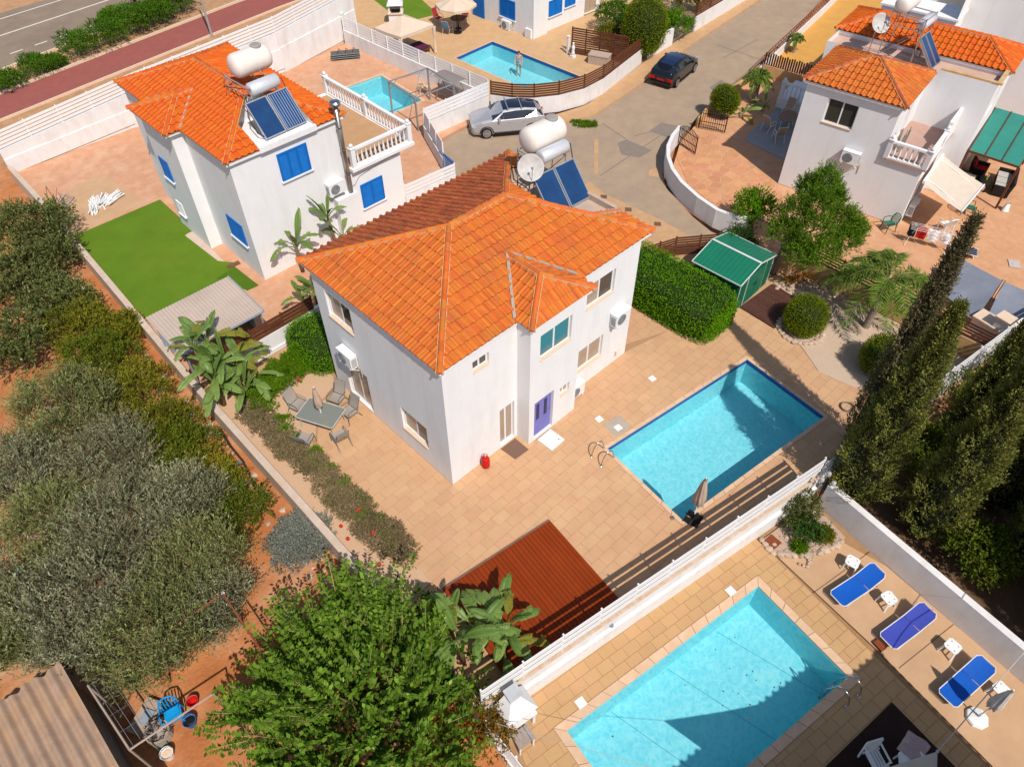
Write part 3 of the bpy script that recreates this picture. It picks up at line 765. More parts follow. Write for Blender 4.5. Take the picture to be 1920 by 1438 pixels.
# ================================================================== HOUSES
def hip_house_roof(house, x0, x1, y0, y1, ze, slope, pit=None, mats=None, axis='x', M=None):
    """hip roof over an eave rectangle; pit=(face, a0, a1, up) leaves a flat recess in one face.  returns Roof, key points"""
    rf = Roof(house, None); M = M or Matrix.Identity(4)
    X = lambda x, y, z: M @ Vector((x, y, z))
    W, D = x1-x0, y1-y0; h = min(W, D)/2; rise = h*slope; sl = math.hypot(h, rise)
    cor = {'sw': (x0,y0), 'se': (x1,y0), 'ne': (x1,y1), 'nw': (x0,y1)}
    if W >= D: A, B = (x0+h, y0+h), (x1-h, y0+h)
    else: A, B = (x0+h, y0+h), (x0+h, y1-h)
    zr = ze+rise; V = lambda p, z: X(p[0], p[1], z)
    faces = {'s': ('sw','se',(0,1)), 'e': ('se','ne',(-1,0)), 'n': ('ne','nw',(0,-1)), 'w': ('nw','sw',(1,0))}
    for k, (a, b, d) in faces.items():
        L = W if k in 'sn' else D
        long = (W >= D) == (k in 'sn')
        poly = [(0,0),(L,0),(L-h,sl),(h,sl)] if long and abs(W-D) > .02 else [(0,0),(L,0),(L/2,sl)]
        pol = [poly]
        if pit and pit[0] == k:
            _, a0, a1, up = pit
            pol = [clip_half(poly, -1, 0, a0), clip_half(poly, 1, 0, -a1), clip_half(clip_half(clip_half(poly, 0, 1, -up), 1, 0, -a0), -1, 0, a1)]
            pol = [p for p in pol if len(p) >= 3]
        upv = M.to_3x3() @ Vector((d[0]*h, d[1]*h, rise))
        rf.face(V(cor[a],ze), V(cor[b],ze), upv, pol, (mats or {}).get(k, TILE))
    rf.key = dict(A=V(A,zr), B=V(B,zr), **{c: V(p,ze) for c, p in cor.items()}); rf.sl = sl; rf.h = h; rf.rise = rise
    k = rf.key
    if W >= D: pairs = (('sw','A'),('nw','A'),('A','B'),('se','B'),('ne','B'))
    else: pairs = (('sw','A'),('se','A'),('A','B'),('nw','B'),('ne','B'))
    for a, b in pairs:
        if (k[a]-k[b]).length > .05: rf.hip(k[a]+(k[b]-k[a])*.0, k[b])
    return rf
def wparts(house, segs, mat_=None, name='wall'):
    """wall mesh from list of (q0,q1,z0,z1,openings)"""
    mb = MB()
    for q0, q1, z0, z1, ops in segs: wall_panel(mb, q0, q1, z0, z1, ops)
    return mb.build(name, mat_ or WHITE, house, world=True)

# ------------------------------------------------ main villa
H1 = thing('villa', 'white two-storey villa beside the pool with lilac door and red gas bottle', 'house', (0,0,0))
LW = ((0,7.04),(0,0)); F1 = ((0,0),(3.22,0)); FB = ((3.22,-.62),(5.73,-.62)); F2 = ((5.73,0),(9.54,0))
opL = [(.69,2.21,4.05,5.28),(.94,2.42,.05,2.1),(4.39,5.84,.95,2.1)]
opF1 = [(1.25,1.95,4.85,5.35),(2.36,3.08,.05,2.1)]; opFB = [(.27,1.27,.02,2.08),(.47,2.0,4.12,5.28),(1.62,2.12,1.38,1.88)]; opF2 = [(.97,2.49,4.1,5.22),(.74,2.19,.98,2.15)]
wparts(H1, [(*LW,-.02,5.86,opL),(*F1,-.02,5.86,opF1),((3.22,0),(3.22,-.62),-.02,5.86,[]),(*FB,-.02,5.86,opFB),((5.73,-.62),(5.73,0),-.02,5.86,[]),(*F2,-.02,5.86,opF2),
            ((9.54,0),(9.54,7.04),-.02,5.86,[]),((9.54,7.04),(0,7.04),-.02,5.86,[])])
window(H1, *LW, opL[0], CURTAIN, curtain=GLASS); window(H1, *LW, opL[1], CURTAIN, sill=False, name='sliding_door'); window(H1, *LW, opL[2], CURTAIN, curtain=GLASS)
window(H1, *F1, opF1[0], GLASS); window(H1, *F1, opF1[1], CURTAIN, sill=False, name='sliding_door')
window(H1, *FB, opFB[1], TEALG); window(H1, *FB, opFB[2], CURTAIN); window(H1, *F2, opF2[0], CURTAIN, curtain=GLASS); window(H1, *F2, opF2[1], CURTAIN)
d = MB().box(3.50,4.48,-.50,-.45,.03,2.07).build('door', LILAC, H1, world=True)
MB().box(3.72,3.86,-.515,-.501,.9,1.75).box(4.12,4.26,-.515,-.501,.9,1.75).build('door_panel', mat('dark_blue_glass',(.03,.04,.12),rough=.2), d)
MB().tube([(4.40,-.55,1.0),(4.40,-.55,1.12)], .012, 6).build('handle', STEEL, d)
SL = .386
rf = hip_house_roof(H1, -.15, 10.1, -.12, 7.5, 5.95, SL, pit=('e', 1.75, 6.0, 3.0), mats={'n': TILED})
# hipped porch roof over the bay
AP = Vector((4.65,.38,6.72)); RR = Vector((4.65,1.88,6.72)); e1 = Vector((3.12,-.75,5.95)); e2 = Vector((6.18,-.75,5.95))
rf.face(e1, e2, (0,1.13,.77), [[(0,0),(3.06,0),(1.53,1.367)]], TILE)
rf.face((3.12,1.88,5.95), e1, (1.53,0,.77), [[(2.63,0),(1.80,0),(0,1.713),(1.50,1.713)]], TILE)
rf.face(e2, (6.18,1.88,5.95), (-1.53,0,.77), [[(0,0),(.83,0),(2.63,1.713),(1.13,1.713)]], TILE)
rf.hip(e1, AP); rf.hip(e2, AP); rf.hip(AP, RR)
roof1 = rf.finish(TILE)
FLASH = mat('grey_flashing', (.42,.36,.30), (.30,.26,.22), sc=9, rough=.8)
mb = MB(); mb.bar((3.10,.0,6.05),(4.62,1.90,6.78),.10,.06); mb.bar((6.20,.0,6.05),(4.68,1.90,6.78),.10,.06)
mb.build('valley_flashing', FLASH, roof1)
mb = MB(); mb.prism([(-.12,-.09),(10.07,-.09),(10.07,7.47),(-.12,7.47)], 5.80, 5.915); mb.prism([(3.16,-.71),(6.14,-.71),(6.14,-.1),(3.16,-.1)], 5.80, 5.91)
mb.build('eaves_board', WHITE, roof1)
# flat recess for the water heater
zf = 5.925
mb = MB()
PX = 10.1-3.0*(rf.h/rf.sl); zt = 5.95+3.0*rf.rise/rf.sl; y0_, y1_ = -.12+1.75, -.12+6.0
mb.add([(PX,y0_,zf),(10.08,y0_,zf),(10.08,y1_,zf),(PX,y1_,zf)], [(0,1,2,3)])
mb.add([(PX,y0_,zf),(PX,y1_,zf),(PX,y1_,6.53),(PX,y1_-1.2,zt-.06),(PX,y0_+1.1,zt-.06),(PX,y0_,6.57)], [(0,1,2,3,4,5)])
zs_ = lambda x: 5.95+(10.1-x)*SL
for yy in (y0_, y1_): 
    mb.add([(PX,yy,zf),(10.08,yy,zf),(10.08,yy,5.97),(8.55,yy,6.53),(PX,yy,6.53)], [(0,1,2,3,4)])
mb.box(9.9,10.06,y0_,y1_,zf,6.16)
mb.build('flat_recess', mat('pale_screed', (.55,.42,.33), (.45,.34,.27), sc=2, dirt=(.35,.27,.22), dsc=1.2), roof1)
mb = MB(); 
for i in range(12):
    t = i/12; t2 = (i+1)/12
    a = Vector((8.35+1.7*t, 1.52+.06*math.sin(i*1.7), 6.66-.62*t)); b = Vector((8.35+1.7*t2, 1.52+.06*math.sin((i+1)*1.7), 6.66-.62*t2)); mb.bar(a, b, .3, .03)
mb.build('bitumen_strip', mat('pink_membrane', (.62,.24,.20), (.5,.30,.18), sc=5, rough=.9), roof1)

# ------------------------------------------------ wall mounted and standing units
def aircon(label, p, rz, wall=True):
    """split unit: casing > fan grille, brackets"""
    r = thing('air_conditioner', label, 'air conditioner', p, rz, 'air conditioning units')
    b = MB().box(-.42,.42,-.34,-.04,0,.58).build('casing', PLAST, r)
    mb = MB(); mb.lathe([(.235,0),(.24,.012),(.21,.02)], (-.10,-.341,.29), 20, M3=Matrix.Rotation(R(90),3,'X')); 
    for k in range(5): mb.tube([(-.10+(.04+.04*k)*math.cos(t), -.366, .29+(.04+.04*k)*math.sin(t)) for t in [2*PI*i/14 for i in range(15)]], .006, 4, cap=False)
    mb.build('fan_grille', GREY, b)
    mb = MB()
    for k in range(7): mb.box(.425,.43,-.30,-.08,.08+.06*k,.11+.06*k)
    for k in range(7): mb.box(-.43,-.425,-.30,-.08,.08+.06*k,.11+.06*k)
    mb.build('side_louvres', GREY, b)
    MB().box(-.43,.43,-.35,-.03,.581,.60).build('lid', WMETAL, r)
    for x in (-.32,.32):
        mb = MB()
        if wall: mb.box(x-.02,x+.02,-.36,0,-.045,-.003).box(x-.02,x+.02,-.03,0,-.3,-.046).bar((x,-.32,-.05),(x,-.02,-.28),.025)
        else: mb.box(x-.03,x+.03,-.36,-.02,-.08,-.002)
        mb.build('bracket', WMETAL, r)
    MB().tube([(.43,-.12,.12),(.50,-.1,.10),(.52,-.03,-.1),(.52,-.02,-.5)], .018, 6).build('pipe', mat('pipe_lagging',(.55,.40,.28),rough=.8), r)
    return r
aircon('air conditioner on the shaded end wall above the sliding door', (0,5.40,2.42), -PI/2)
aircon('air conditioner beside the upper window, high on the pool side wall', (8.62,0,2.45), 0)
aircon('air conditioner standing on the ground beside the lilac door', (6.22,0,.09), 0, False)

def heater(label, p, rz, pw=1.02, pitch=(1.05,1.2), tank=(.6,2.35,2.0,.50,1.85), cyl=(.15,1.75,1.42,.26,1.35), stripes=False, fm=None):
    """roof water heater: collectors at the foot, hot cylinder and cold tank on a stand"""
    r = thing('solar_water_heater', label, 'water heater', p, rz, 'roof water heaters'); fm = fm or mat('galvanised', (.45,.45,.44), (.34,.34,.33), rough=.5, metal=.4)
    L = math.hypot(*pitch); th = math.atan2(pitch[1], pitch[0]); MX = Matrix.Rotation(th, 3, 'X')
    for k, x in enumerate((-pw/2-.015, pw/2+.015)):
        c = Vector((x, pitch[0]/2, pitch[1]/2)); mb = MB()
        for s_ in (-1,1):
            mb.obox(c+MX@Vector((s_*(pw/2-.025),0,0)), (.045,L,.09), MX); mb.obox(c+MX@Vector((0,s_*(L/2-.022),0)), (pw-.1,.045,.09), MX)
        mb.obox(c+MX@Vector((0,0,-.03)), (pw-.09,L-.09,.02), MX)
        f = mb.build('collector', ALU, r)
        mb = MB(); mb.obox(c+MX@Vector((0,0,.02)), (pw-.096,L-.096,.012), MX); g = mb.build('absorber', PANEL, f)
        if stripes and k == 1:
            mb = MB()
            for q in range(8): mb.obox(c+MX@Vector((-.4+.114*q,0,.029)), (.035,L-.14,.004), MX)
            mb.build('riser_tube', mat('pale_blue_tube',(.22,.28,.42),rough=.3), f)
    ty, tx, tz, tr, tl = tank[0]+pitch[0], 0, tank[1], tank[3], tank[4]
    MYr = Matrix.Rotation(R(90), 3, 'Y')
    prof = [(.12,-tl/2),(tr*.62,-tl/2+.03),(tr*.9,-tl/2+.12),(tr,-tl/2+.24)]+[(tr*(1.006 if i%2 else .994), -tl/2+.24+(tl-.48)*i/8) for i in range(1,8)]+[(tr,tl/2-.24),(tr*.9,tl/2-.12),(tr*.62,tl/2-.03),(.12,tl/2)]
    t = MB().lathe(prof, (tank[2]-2.0,ty,tz), 28, M3=MYr).build('cold_tank', mat('tank_white',(.74,.68,.63),(.66,.58,.52),sc=1.5,rough=.6), r, smooth=True)
    MB().lathe([(.24,-.02),(.24,.05),(.21,.075),(.05,.085)], (.42+tank[2]-2.0,ty,tz+tr-.012), 20).build('hatch', mat('tank_lid',(.34,.31,.29),rough=.7), t)
    cy, cz, _, cr, cl = cyl[0]+pitch[0], cyl[1], 0, cyl[3], cyl[4]
    MB().lathe([(.05,-cl/2),(cr*.8,-cl/2+.01),(cr,-cl/2+.05),(cr,cl/2-.05),(cr*.8,cl/2-.01),(.05,cl/2)], (.12,cy,cz), 24, M3=MYr).build('hot_cylinder', mat('cylinder_casing',(.72,.73,.75),(.66,.67,.69),rough=.28,metal=.35), r, smooth=True)
    for x in (-.62,.62):
        for y in (cy-.18, ty+.32):
            MB().bar((x,y,-.12),(x,y,tz-tr*.62),.04,.04).build('leg', fm, r)
    mb = MB()
    for x in (-.62,.62): mb.bar((x,cy-.2,tz-tr*.8),(x,ty+.34,tz-tr*.8),.04,.04); mb.bar((x,cy-.2,cz-cr-.02),(x,ty+.34,cz-cr-.02),.04,.04); mb.bar((x,ty+.32,.0),(x,cy-.18,cz-cr),.03,.03); mb.bar((x,0,-.08),(x,pitch[0],pitch[1]-.06),.035,.035); mb.bar((x,pitch[0],-.1),(x,pitch[0],pitch[1]-.06),.035,.035)
    for y in (cy-.18, ty+.32): mb.bar((-.64,y,tz-tr*.8),(.64,y,tz-tr*.8),.035,.035)
    mb.build('frame', fm, r)
    mb = MB(); mb.tube([(-1.02,.1,.1),(-1.18,.3,.25),(-1.1,.9,.7),(-.75,cy,cz-.1)], .022, 6); mb.tube([(1.02,pitch[0],pitch[1]),(1.0,cy,cz),(.8,cy,cz)], .02, 6); mb.tube([(-.7,cy,cz+.1),(-.95,ty,tz-.6),(-.85,ty,tz-.3)], .018, 6)
    mb.tube([(.9,ty,tz-.3),(.98,ty+.05,tz-.7),(.95,ty+.1,-.1)], .016, 6)
    mb.build('pipe', mat('black_pipe',(.04,.04,.045),rough=.6), r)
    return r
heater('water heater with cream tank and two dark collectors beside the satellite dish', (8.95,2.95,5.99), R(-3), tank=(.95,2.02,2.35,.50,1.85))
def dish(label, p, az, el, r=.47, h=.9):
    t = thing('satellite_dish', label, 'satellite dish', p, 0)
    M = Matrix.Rotation(az, 3, 'Z') @ Matrix.Rotation(R(90)-el, 3, 'Y')      # local z = pointing
    c = Vector((0,0,h)); prof = [(r*i/8, .16*r*(i/8)**2*2) for i in range(9)]
    mb = MB(); mb.lathe([(max(a,.004),b) for a,b in prof]+[(r+.012,prof[-1][1]),(r+.012,prof[-1][1]-.02)]+[(max(a,.004),b-.02) for a,b in prof[::-1]], c, 32, M3=M)
    mb.build('reflector', mat('dish_grey',(.55,.53,.51),(.42,.40,.38),sc=4,rough=.6,dirt=(.3,.28,.26),dsc=3), t, smooth=True)
    tip = c+M@Vector((.05,0,r*1.05)); mb = MB()
    mb.tube([c+M@Vector((r*.98,0,.13)), tip], .012, 6); mb.obox(tip, (.07,.07,.14), M); mb.build('feed_arm', GREY, t)
    mb = MB(); mb.tube([(-.1*math.cos(az),-.1*math.sin(az),-.02),(-.1*math.cos(az),-.1*math.sin(az),h*.75),tuple(c-M@Vector((0,0,.05)))], .028, 8); mb.build('mast', ALU, t)
    return t
dish('grey satellite dish in front of the tank beside the weathered dark tile slope', (7.75,3.95,5.98), R(-125), R(36), .47, 1.75)

# ------------------------------------------------ neighbour with blue shutters
HB = thing('villa', 'white villa with bright blue shutters and a balustraded roof terrace', 'house', (1.3,14.7,0))
X0,X1,Y0,Y1 = 1.3,6.75,14.7,24.4
wparts(HB, [((X0,Y1),(X0,21.6),0,6.05,[]),((X0,21.6),(.72,21.6),0,6.05,[]),((.72,21.6),(.72,18.6),0,6.05,[]),((.72,18.6),(X0,18.6),0,6.05,[]),((X0,18.6),(X0,Y0),0,6.05,[]),((X0,Y0),(9.68,Y0),0,3.35,[]),((X0,Y0),(X1,Y0),3.35,6.05,[]),
            ((9.68,Y0),(9.68,21.6),0,3.35,[(.8,2.6,.05,2.2)]),((9.68,21.6),(X1,21.6),0,3.35,[]),((X1,Y0),(X1,Y1),3.35,6.05,[(2.2,3.8,3.4,5.4)]),((X1,Y1),(X0,Y1),0,6.05,[]),((X1,21.6),(X1,Y1),0,3.35,[])])
S2 = ((X0,Y0),(9.68,Y0)); W2 = ((X0,18.6),(X0,Y0)); W2b = ((.72,21.6),(.72,18.6))
shutter(HB, *S2, (3.40-X0,4.87-X0,4.28,5.56), leaves=3); shutter(HB, *S2, (7.15-X0,8.45-X0,1.13,2.41))
shutter(HB, *W2, (18.6-16.75,18.6-15.4,1.55,2.65)); shutter(HB, *W2b, (.45,1.3,2.9,3.95)); shutter(HB, *W2b, (.5,1.1,.9,1.6), WHITE)
rf = hip_house_roof(HB, 1.1, 6.95, 14.5, 24.6, 6.15, SL, pit=('s', 1.55, 4.35, 2.75), mats={k: TILE2 for k in 'swne'})
# hip over the projecting bay on the west side
b0, b1 = Vector((.42,18.35,6.12)), Vector((.42,21.85,6.12)); bA = Vector((2.1,20.1,6.78)); bR = Vector((2.85,20.1,6.78))
rf.face(b1, b0, (1.68,0,.66), [[(0,0),(3.5,0),(1.75,1.805)]], TILE2)
rf.face(b0, (2.9,18.35,6.12), (0,1.75,.66), [[(0,0),(.72,0),(2.45,1.87),(1.68,1.87)]], TILE2)
rf.face((2.9,21.85,6.12), b1, (0,-1.75,.66), [[(2.48,0),(1.76,0),(.05,1.87),(.8,1.87)]], TILE2)
rf.hip(b0, bA); rf.hip(b1, bA); rf.hip(bA, bR)
roof2 = rf.finish(TILE2)
mb = MB(); mb.prism([(1.14,14.54),(6.91,14.54),(6.91,24.56),(1.14,24.56)], 5.98, 6.115); mb.prism([(.46,18.4),(1.15,18.4),(1.15,21.8),(.46,21.8)], 5.98, 6.09); mb.build('eaves_board', WHITE, roof2)
mb = MB(); mb.bar((1.15,18.35,6.2),(2.85,20.05,6.83),.11,.06); mb.bar((1.15,21.85,6.2),(2.85,20.15,6.83),.11,.06); mb.build('valley_flashing', FLASH, roof2)
zf = 6.13; yp = 14.5+2.75*(rf.h/rf.sl); zt = 6.15+2.75*rf.rise/rf.sl
mb = MB(); mb.add([(2.65,14.52,zf),(5.45,14.52,zf),(5.45,yp,zf),(2.65,yp,zf)], [(0,1,2,3)]); mb.add([(2.65,yp,zf),(5.45,yp,zf),(5.45,yp,6.68),(4.45,yp,7.05),(3.65,yp,7.05),(2.65,yp,6.68)], [(0,1,2,3,4,5)])
for xx in (2.65,5.45): mb.add([(xx,14.52,zf),(xx,yp,zf),(xx,yp,6.66),(xx,15.9,6.66),(xx,14.52,6.15)], [(0,1,2,3,4)])
mb.box(2.66,5.44,14.47,14.62,6.0,6.24)
mb.build('flat_recess', WHITE, roof2)
heater('water heater with one striped collector on the roof above the blue shutters', (4.3,14.98,6.2), R(3), tank=(1.5,2.05,2.5,.50,1.85), cyl=(.2,1.55,1.42,.28,1.4), stripes=True)
# roof terrace
mb = MB(); mb.prism([(X1+.01,14.42),(10.42,14.42),(10.42,21.7),(X1+.01,21.7)], 3.352, 3.50); mb.build('terrace_slab', WHITE, HB, world=True)
MB().prism([(X1+.02,14.75),(10.15,14.75),(10.15,21.4),(X1+.02,21.4)], 3.502, 3.512).build('terrace_floor', mat('ochre_floor',(.50,.30,.16),(.43,.25,.13),sc=2,rnd=0), HB, world=True)
def balustrade(label, pts, z, h=.92, sp=.24, posts=True, parent=None):
    r = thing('balustrade', label, 'balustrade', (*pts[0], z))
    prof = [(.05,0),(.05,.04),(.03,.07),(.055,.2),(.06,.28),(.028,.5),(.034,.62),(.05,.66),(.05,.70)]; k = (h-.22)/.70
    me = MB().lathe([(a,b*k) for a,b in prof], (0,0,.09), 8).mesh('baluster', WHITE, True)
    for i in range(len(pts)-1):
        a = Vector((*pts[i],z)); b = Vector((*pts[i+1],z)); L = (b-a).length; u = (b-a)/L
        MB().bar(a+Vector((0,0,.045)), b+Vector((0,0,.045)), .16, .09).build('bottom_rail', WHITE, r, world=True)
        MB().bar(a+Vector((0,0,h-.05)), b+Vector((0,0,h-.05)), .18, .10).build('handrail', WHITE, r, world=True)
        n = int((L-.3)/sp)
        for j in range(n):
            q = a+u*(.15+(L-.3)*(j+.5)/n); o = link('baluster', me, r, True); o.location = q
    for p in pts:
        mb = MB(); mb.box(p[0]-.11,p[0]+.11,p[1]-.11,p[1]+.11,z,z+h+.02).box(p[0]-.14,p[0]+.14,p[1]-.14,p[1]+.14,z+h+.021,z+h+.07); mb.lathe([(.02,0),(.09,.05),(.1,.1),(.07,.16),(.02,.19)], (p[0],p[1],z+h+.07), 10); mb.build('post', WHITE, r, world=True)
    return r
balustrade('white balustrade round the roof terrace above the low blue shutters', [(6.98,14.6),(10.25,14.6),(10.3,18.1),(10.3,21.55)], 3.503)
# flue, chimney block
r = thing('flue_pipe', 'tall stainless flue pipe with round cowl on the wall between the blue shutters', 'flue', (6.5,14.48,2.45))
MB().lathe([(.11,0),(.11,4.2)], (6.5,14.46,2.5), 16).build('pipe', mat('flue_steel',(.42,.38,.34),(.32,.29,.26),rough=.3,metal=.9), r, world=True, smooth=True)
MB().lathe([(.12,0),(.24,.02),(.25,.14),(.2,.2),(.02,.22)], (6.5,14.46,6.72), 18).build('cowl', STEEL, r, world=True)
MB().lathe([(.135,0),(.135,.05)], (6.5,14.46,4.6), 16).lathe([(.135,0),(.135,.05)], (6.5,14.46,3.4), 16).box(6.47,6.53,14.47,14.7,3.41,3.44).box(6.47,6.53,14.47,14.7,4.61,4.64).lathe([(.135,0),(.135,.05)], (6.5,14.46,5.7), 16).build('clamp', STEEL, r, world=True)
MB().box(5.6,6.75,14.30,14.69,0,2.42).build('chimney_block', WHITE, HB, world=True)
aircon('air conditioner beside the steel flue on the wall with blue shutters', (5.75,14.7,2.72), 0)
mb = MB(); mb.tube([(6.6,14.66,2.55),(6.9,14.66,2.6),(7.2,14.67,2.9),(9.0,14.67,3.15),(9.5,14.67,3.1)], .012, 5); mb.build('cable', GREY, HB, world=True)

# ------------------------------------------------ house on the right with green pergola
RZ3 = R(8.3); O3 = Vector((25.28,2.39,-.02)); M3W = Matrix.Translation(O3) @ Matrix.Rotation(RZ3, 4, 'Z')
def L3(x, y): v = M3W @ Vector((x,y,0)); return (v.x, v.y)
HC = thing('villa', 'white villa with two orange hip roofs, balcony and cream awning', 'house', O3, 0)
def seg3(a, b, z0, z1, ops=()): return (L3(*a), L3(*b), z0, z1, ops)
wparts(HC, [seg3((0,.1),(0,-6.25),0,3.12),seg3((0,.1),(0,-4.35),3.12,5.62,[(1.18,2.66,3.9,5.1)]),seg3((0,-6.25),(4.2,-6.25),0,3.12,[(1.3,3.2,.05,2.2)]),seg3((0,-4.35),(4.2,-4.35),3.12,5.62,[(1.9,2.8,3.15,5.2)]),
            seg3((4.2,-4.35),(4.2,-7.3),0,5.9),seg3((4.2,-7.3),(9.1,-7.3),0,5.9,[(1.0,2.4,3.9,5.1)]),seg3((9.1,-7.3),(9.1,.9),0,5.9),seg3((9.1,.9),(4.2,.9),0,5.9),seg3((4.2,.9),(4.2,.1),0,5.9),seg3((4.2,.1),(0,.1),0,5.62)])
window(HC, L3(0,.1), L3(0,-4.35), (1.18,2.66,3.9,5.1), GLASS)
window(HC, L3(0,-6.25), L3(4.2,-6.25), (1.3,3.2,.05,2.2), GLASS, sill=False, name='sliding_door')
mb = MB(); mb.add([(*L3(4.2,-7.3),5.6),(*L3(6.0,-7.3),5.6),(*L3(6.0,.9),5.6),(*L3(4.2,.9),5.6)], [(0,1,2,3)]); mb.add([(*L3(6.0,-7.3),5.7),(*L3(9.1,-7.3),5.7),(*L3(9.1,.9),5.7),(*L3(6.0,.9),5.7)], [(0,1,2,3)]); mb.build('flat_roof', mat('pinkish_screed',(.50,.33,.27),(.60,.42,.33),sc=1.5), HC, world=True)
for k,(x0,x1,y0,y1,mats_,ht) in enumerate(((-.2,4.35,-4.6,.35,TILE,5.72),(5.9,9.4,-7.55,1.15,TILE2,5.92))):
    rf = hip_house_roof(HC, x0, x1, y0, y1, ht, .40, mats={q: mats_ for q in 'swne'}, M=M3W)
    rr = rf.finish(TILED if k == 0 else TILE2, limit=150)
    MB().prism([L3(x0+.04,y0+.04),L3(x1-.04,y0+.04),L3(x1-.04,y1-.04),L3(x0+.04,y1-.04)], ht-.17, ht-.055).build('eaves_board', WHITE, rr)
MB().prism([L3(4.25,-7.45),L3(4.45,-7.45),L3(4.45,-4.7),L3(4.25,-4.7)], 5.901, 5.98).prism([L3(4.45,-7.4),L3(6.0,-7.4),L3(6.0,-7.2),L3(4.45,-7.2)], 5.901, 5.98).build('parapet', mat('mossy_parapet',(.50,.28,.06),(.62,.45,.3),sc=3), HC, world=True)
MB().prism([L3(-.15,-6.4),L3(4.2,-6.4),L3(4.2,-4.36),L3(-.15,-4.36)], 3.122, 3.22).build('balcony_floor', mat('balcony_tile',(.45,.29,.24),(.40,.25,.2)), HC, world=True)
balustrade('white balustrade of the balcony over the cream awning', [L3(-.05,-4.5),L3(-.05,-6.3),L3(2.4,-6.3)], 3.203, h=.88)
MB().prism([L3(2.4,-6.38),L3(4.2,-6.38),L3(4.2,-6.22),L3(2.4,-6.22)], 3.2, 4.5).build('balcony_wall', WHITE, HC, world=True)
mb = MB(); mb.bar((*L3(4.2,-5.9),3.3),(*L3(5.2,-7.36),3.3),.08,1.2)
aircon('air conditioner on the grey-white wall under the upper window, by the round ochre tree', (*L3(0,-3.0),2.45), RZ3-PI/2)
heater('water heater tilted across the flat roof between the two orange roofs', (*L3(5.05,-4.3),5.72), R(3), pw=.55, tank=(1.3,2.35,2.1,.40,1.6))
dish('cream satellite dish on a mast over the front orange roof', (*L3(4.55,-1.2),5.62), R(-125), R(36), .46, 1.5)

# ------------------------------------------------ other neighbours at the edge of the view
HD = thing('villa', 'white villa with blue windows behind the pool with a bather', 'house', (28.9,24.5,0))
WD = ((28.9,36),(28.9,24.5)); SD1 = ((28.9,24.5),(30.3,24.5)); SD2 = ((30.3,24.75),(36.2,24.75))
wparts(HD, [(*WD,0,6.2,[]),(*SD1,0,6.2,[]),((30.3,24.5),(30.3,24.75),0,6.2,[]),(*SD2,0,6.2,[]),((36.2,24.75),(36.2,36),0,6.2,[]),((36.2,36),(28.9,36),0,6.2,[])])
shutter(HD, *WD, (36-27.85,36-26.3,.75,2.0)); shutter(HD, *SD2, (.35,1.7,.95,2.0)); shutter(HD, *SD2, (2.0,3.1,1.15,2.1)); shutter(HD, *SD2, (4.2,5.4,.2,2.1), mat('tan_shutter',(.45,.33,.22),rough=.6))
d = MB().box(28.82,28.89,29.5,30.7,.02,2.2).build('door', BLUE, HD, world=True); MB().tube([(28.78,29.62,1.0),(28.78,29.62,1.14)],.015,6).build('handle', STEEL, d)
MB().box(28.7,36.4,24.3,36.2,6.2,6.35).build('roof_slab', WHITE, HD, world=True)
MB().box(28.75,29.5,24.62,25.2,.02,.62).build('bench_block', PLAST, HD, world=True)
aircon('air conditioner on the paving beside the blue window of the bather pool', (28.9,27.0,.05), -PI/2, False)
HE = thing('house', 'white house with grey louvred doors beyond the rear orange roof', 'house', (*L3(11.2,-4),0), 0)
wparts(HE, [seg3((11.2,.4),(11.2,-3.6),0,5.7,[(1.0,1.9,3.3,5.3),(2.1,3.0,3.3,5.3)]),seg3((11.2,-3.6),(13.2,-3.6),0,7.4),seg3((13.2,-3.6),(13.2,-10.5),0,7.4),seg3((13.2,-10.5),(22,-10.5),0,7.4),seg3((22,-10.5),(22,.4),0,7.4),seg3((22,.4),(11.2,.4),0,5.7)])
GLV = mat('grey_louvre', (.45,.46,.50), (.38,.39,.43), rough=.6)
for a in (1.0,2.1): shutter(HE, L3(11.2,.4), L3(11.2,-3.6), (a,a+.9,3.3,5.3), GLV, 'louvred_door', 1)
MB().prism([L3(11.1,.5),L3(11.1,-3.7),L3(13.1,-3.7),L3(13.1,.5)], 5.7, 5.8).prism([L3(13.1,-3.7),L3(13.1,-10.6),L3(22.1,-10.6),L3(22.1,-3.7)], 7.4, 7.5).build('roof_slab', WHITE, HE, world=True)
balustrade('white balustrade of the raised veranda above the oval table', [L3(7.95,3.6),L3(7.95,1.2)], .625)
MB().prism([L3(7.8,3.75),L3(7.8,.95),L3(10.6,.95),L3(10.6,3.75)], -.02, .62).build('veranda_block', WHITE, HC, world=True)
# house whose eaves shade the southern terrace
A7 = math.atan2(-.85,3.95); M7 = Matrix.Translation((3.87,-18.15,-.43)) @ Matrix.Rotation(A7, 4, 'Z')
def L7(x,y): v = M7@Vector((x,y,0)); return (v.x,v.y)
HF = thing('villa', 'white villa with orange eaves shading the terrace of the blue sun loungers', 'house', (*L7(-4,-4),-.43))
wparts(HF, [(L7(-9,-.4),L7(-9,-9),-.43,5.7,[]),(L7(-9,-9),L7(-.4,-9),-.43,5.7,[]),(L7(-.4,-9),L7(-.4,-.4),-.43,5.7,[]),(L7(-.4,-.4),L7(-9,-.4),-.43,5.7,[(2,4,.1,2.3)])])
window(HF, L7(-.4,-.4), L7(-9,-.4), (2,4,.1,2.3), GLASS, sill=False, name='sliding_door')
mbx = MB(); wall_panel(mbx, L3(6.0,.9), L3(6.0,-7.3), 5.55, 5.78); mbx.build('upstand', WHITE, HC, world=True)
rf = hip_house_roof(HF, -9.5, 0, -9.5, 0, 6.2, .39, M=M7); rf.finish(TILE, limit=40)
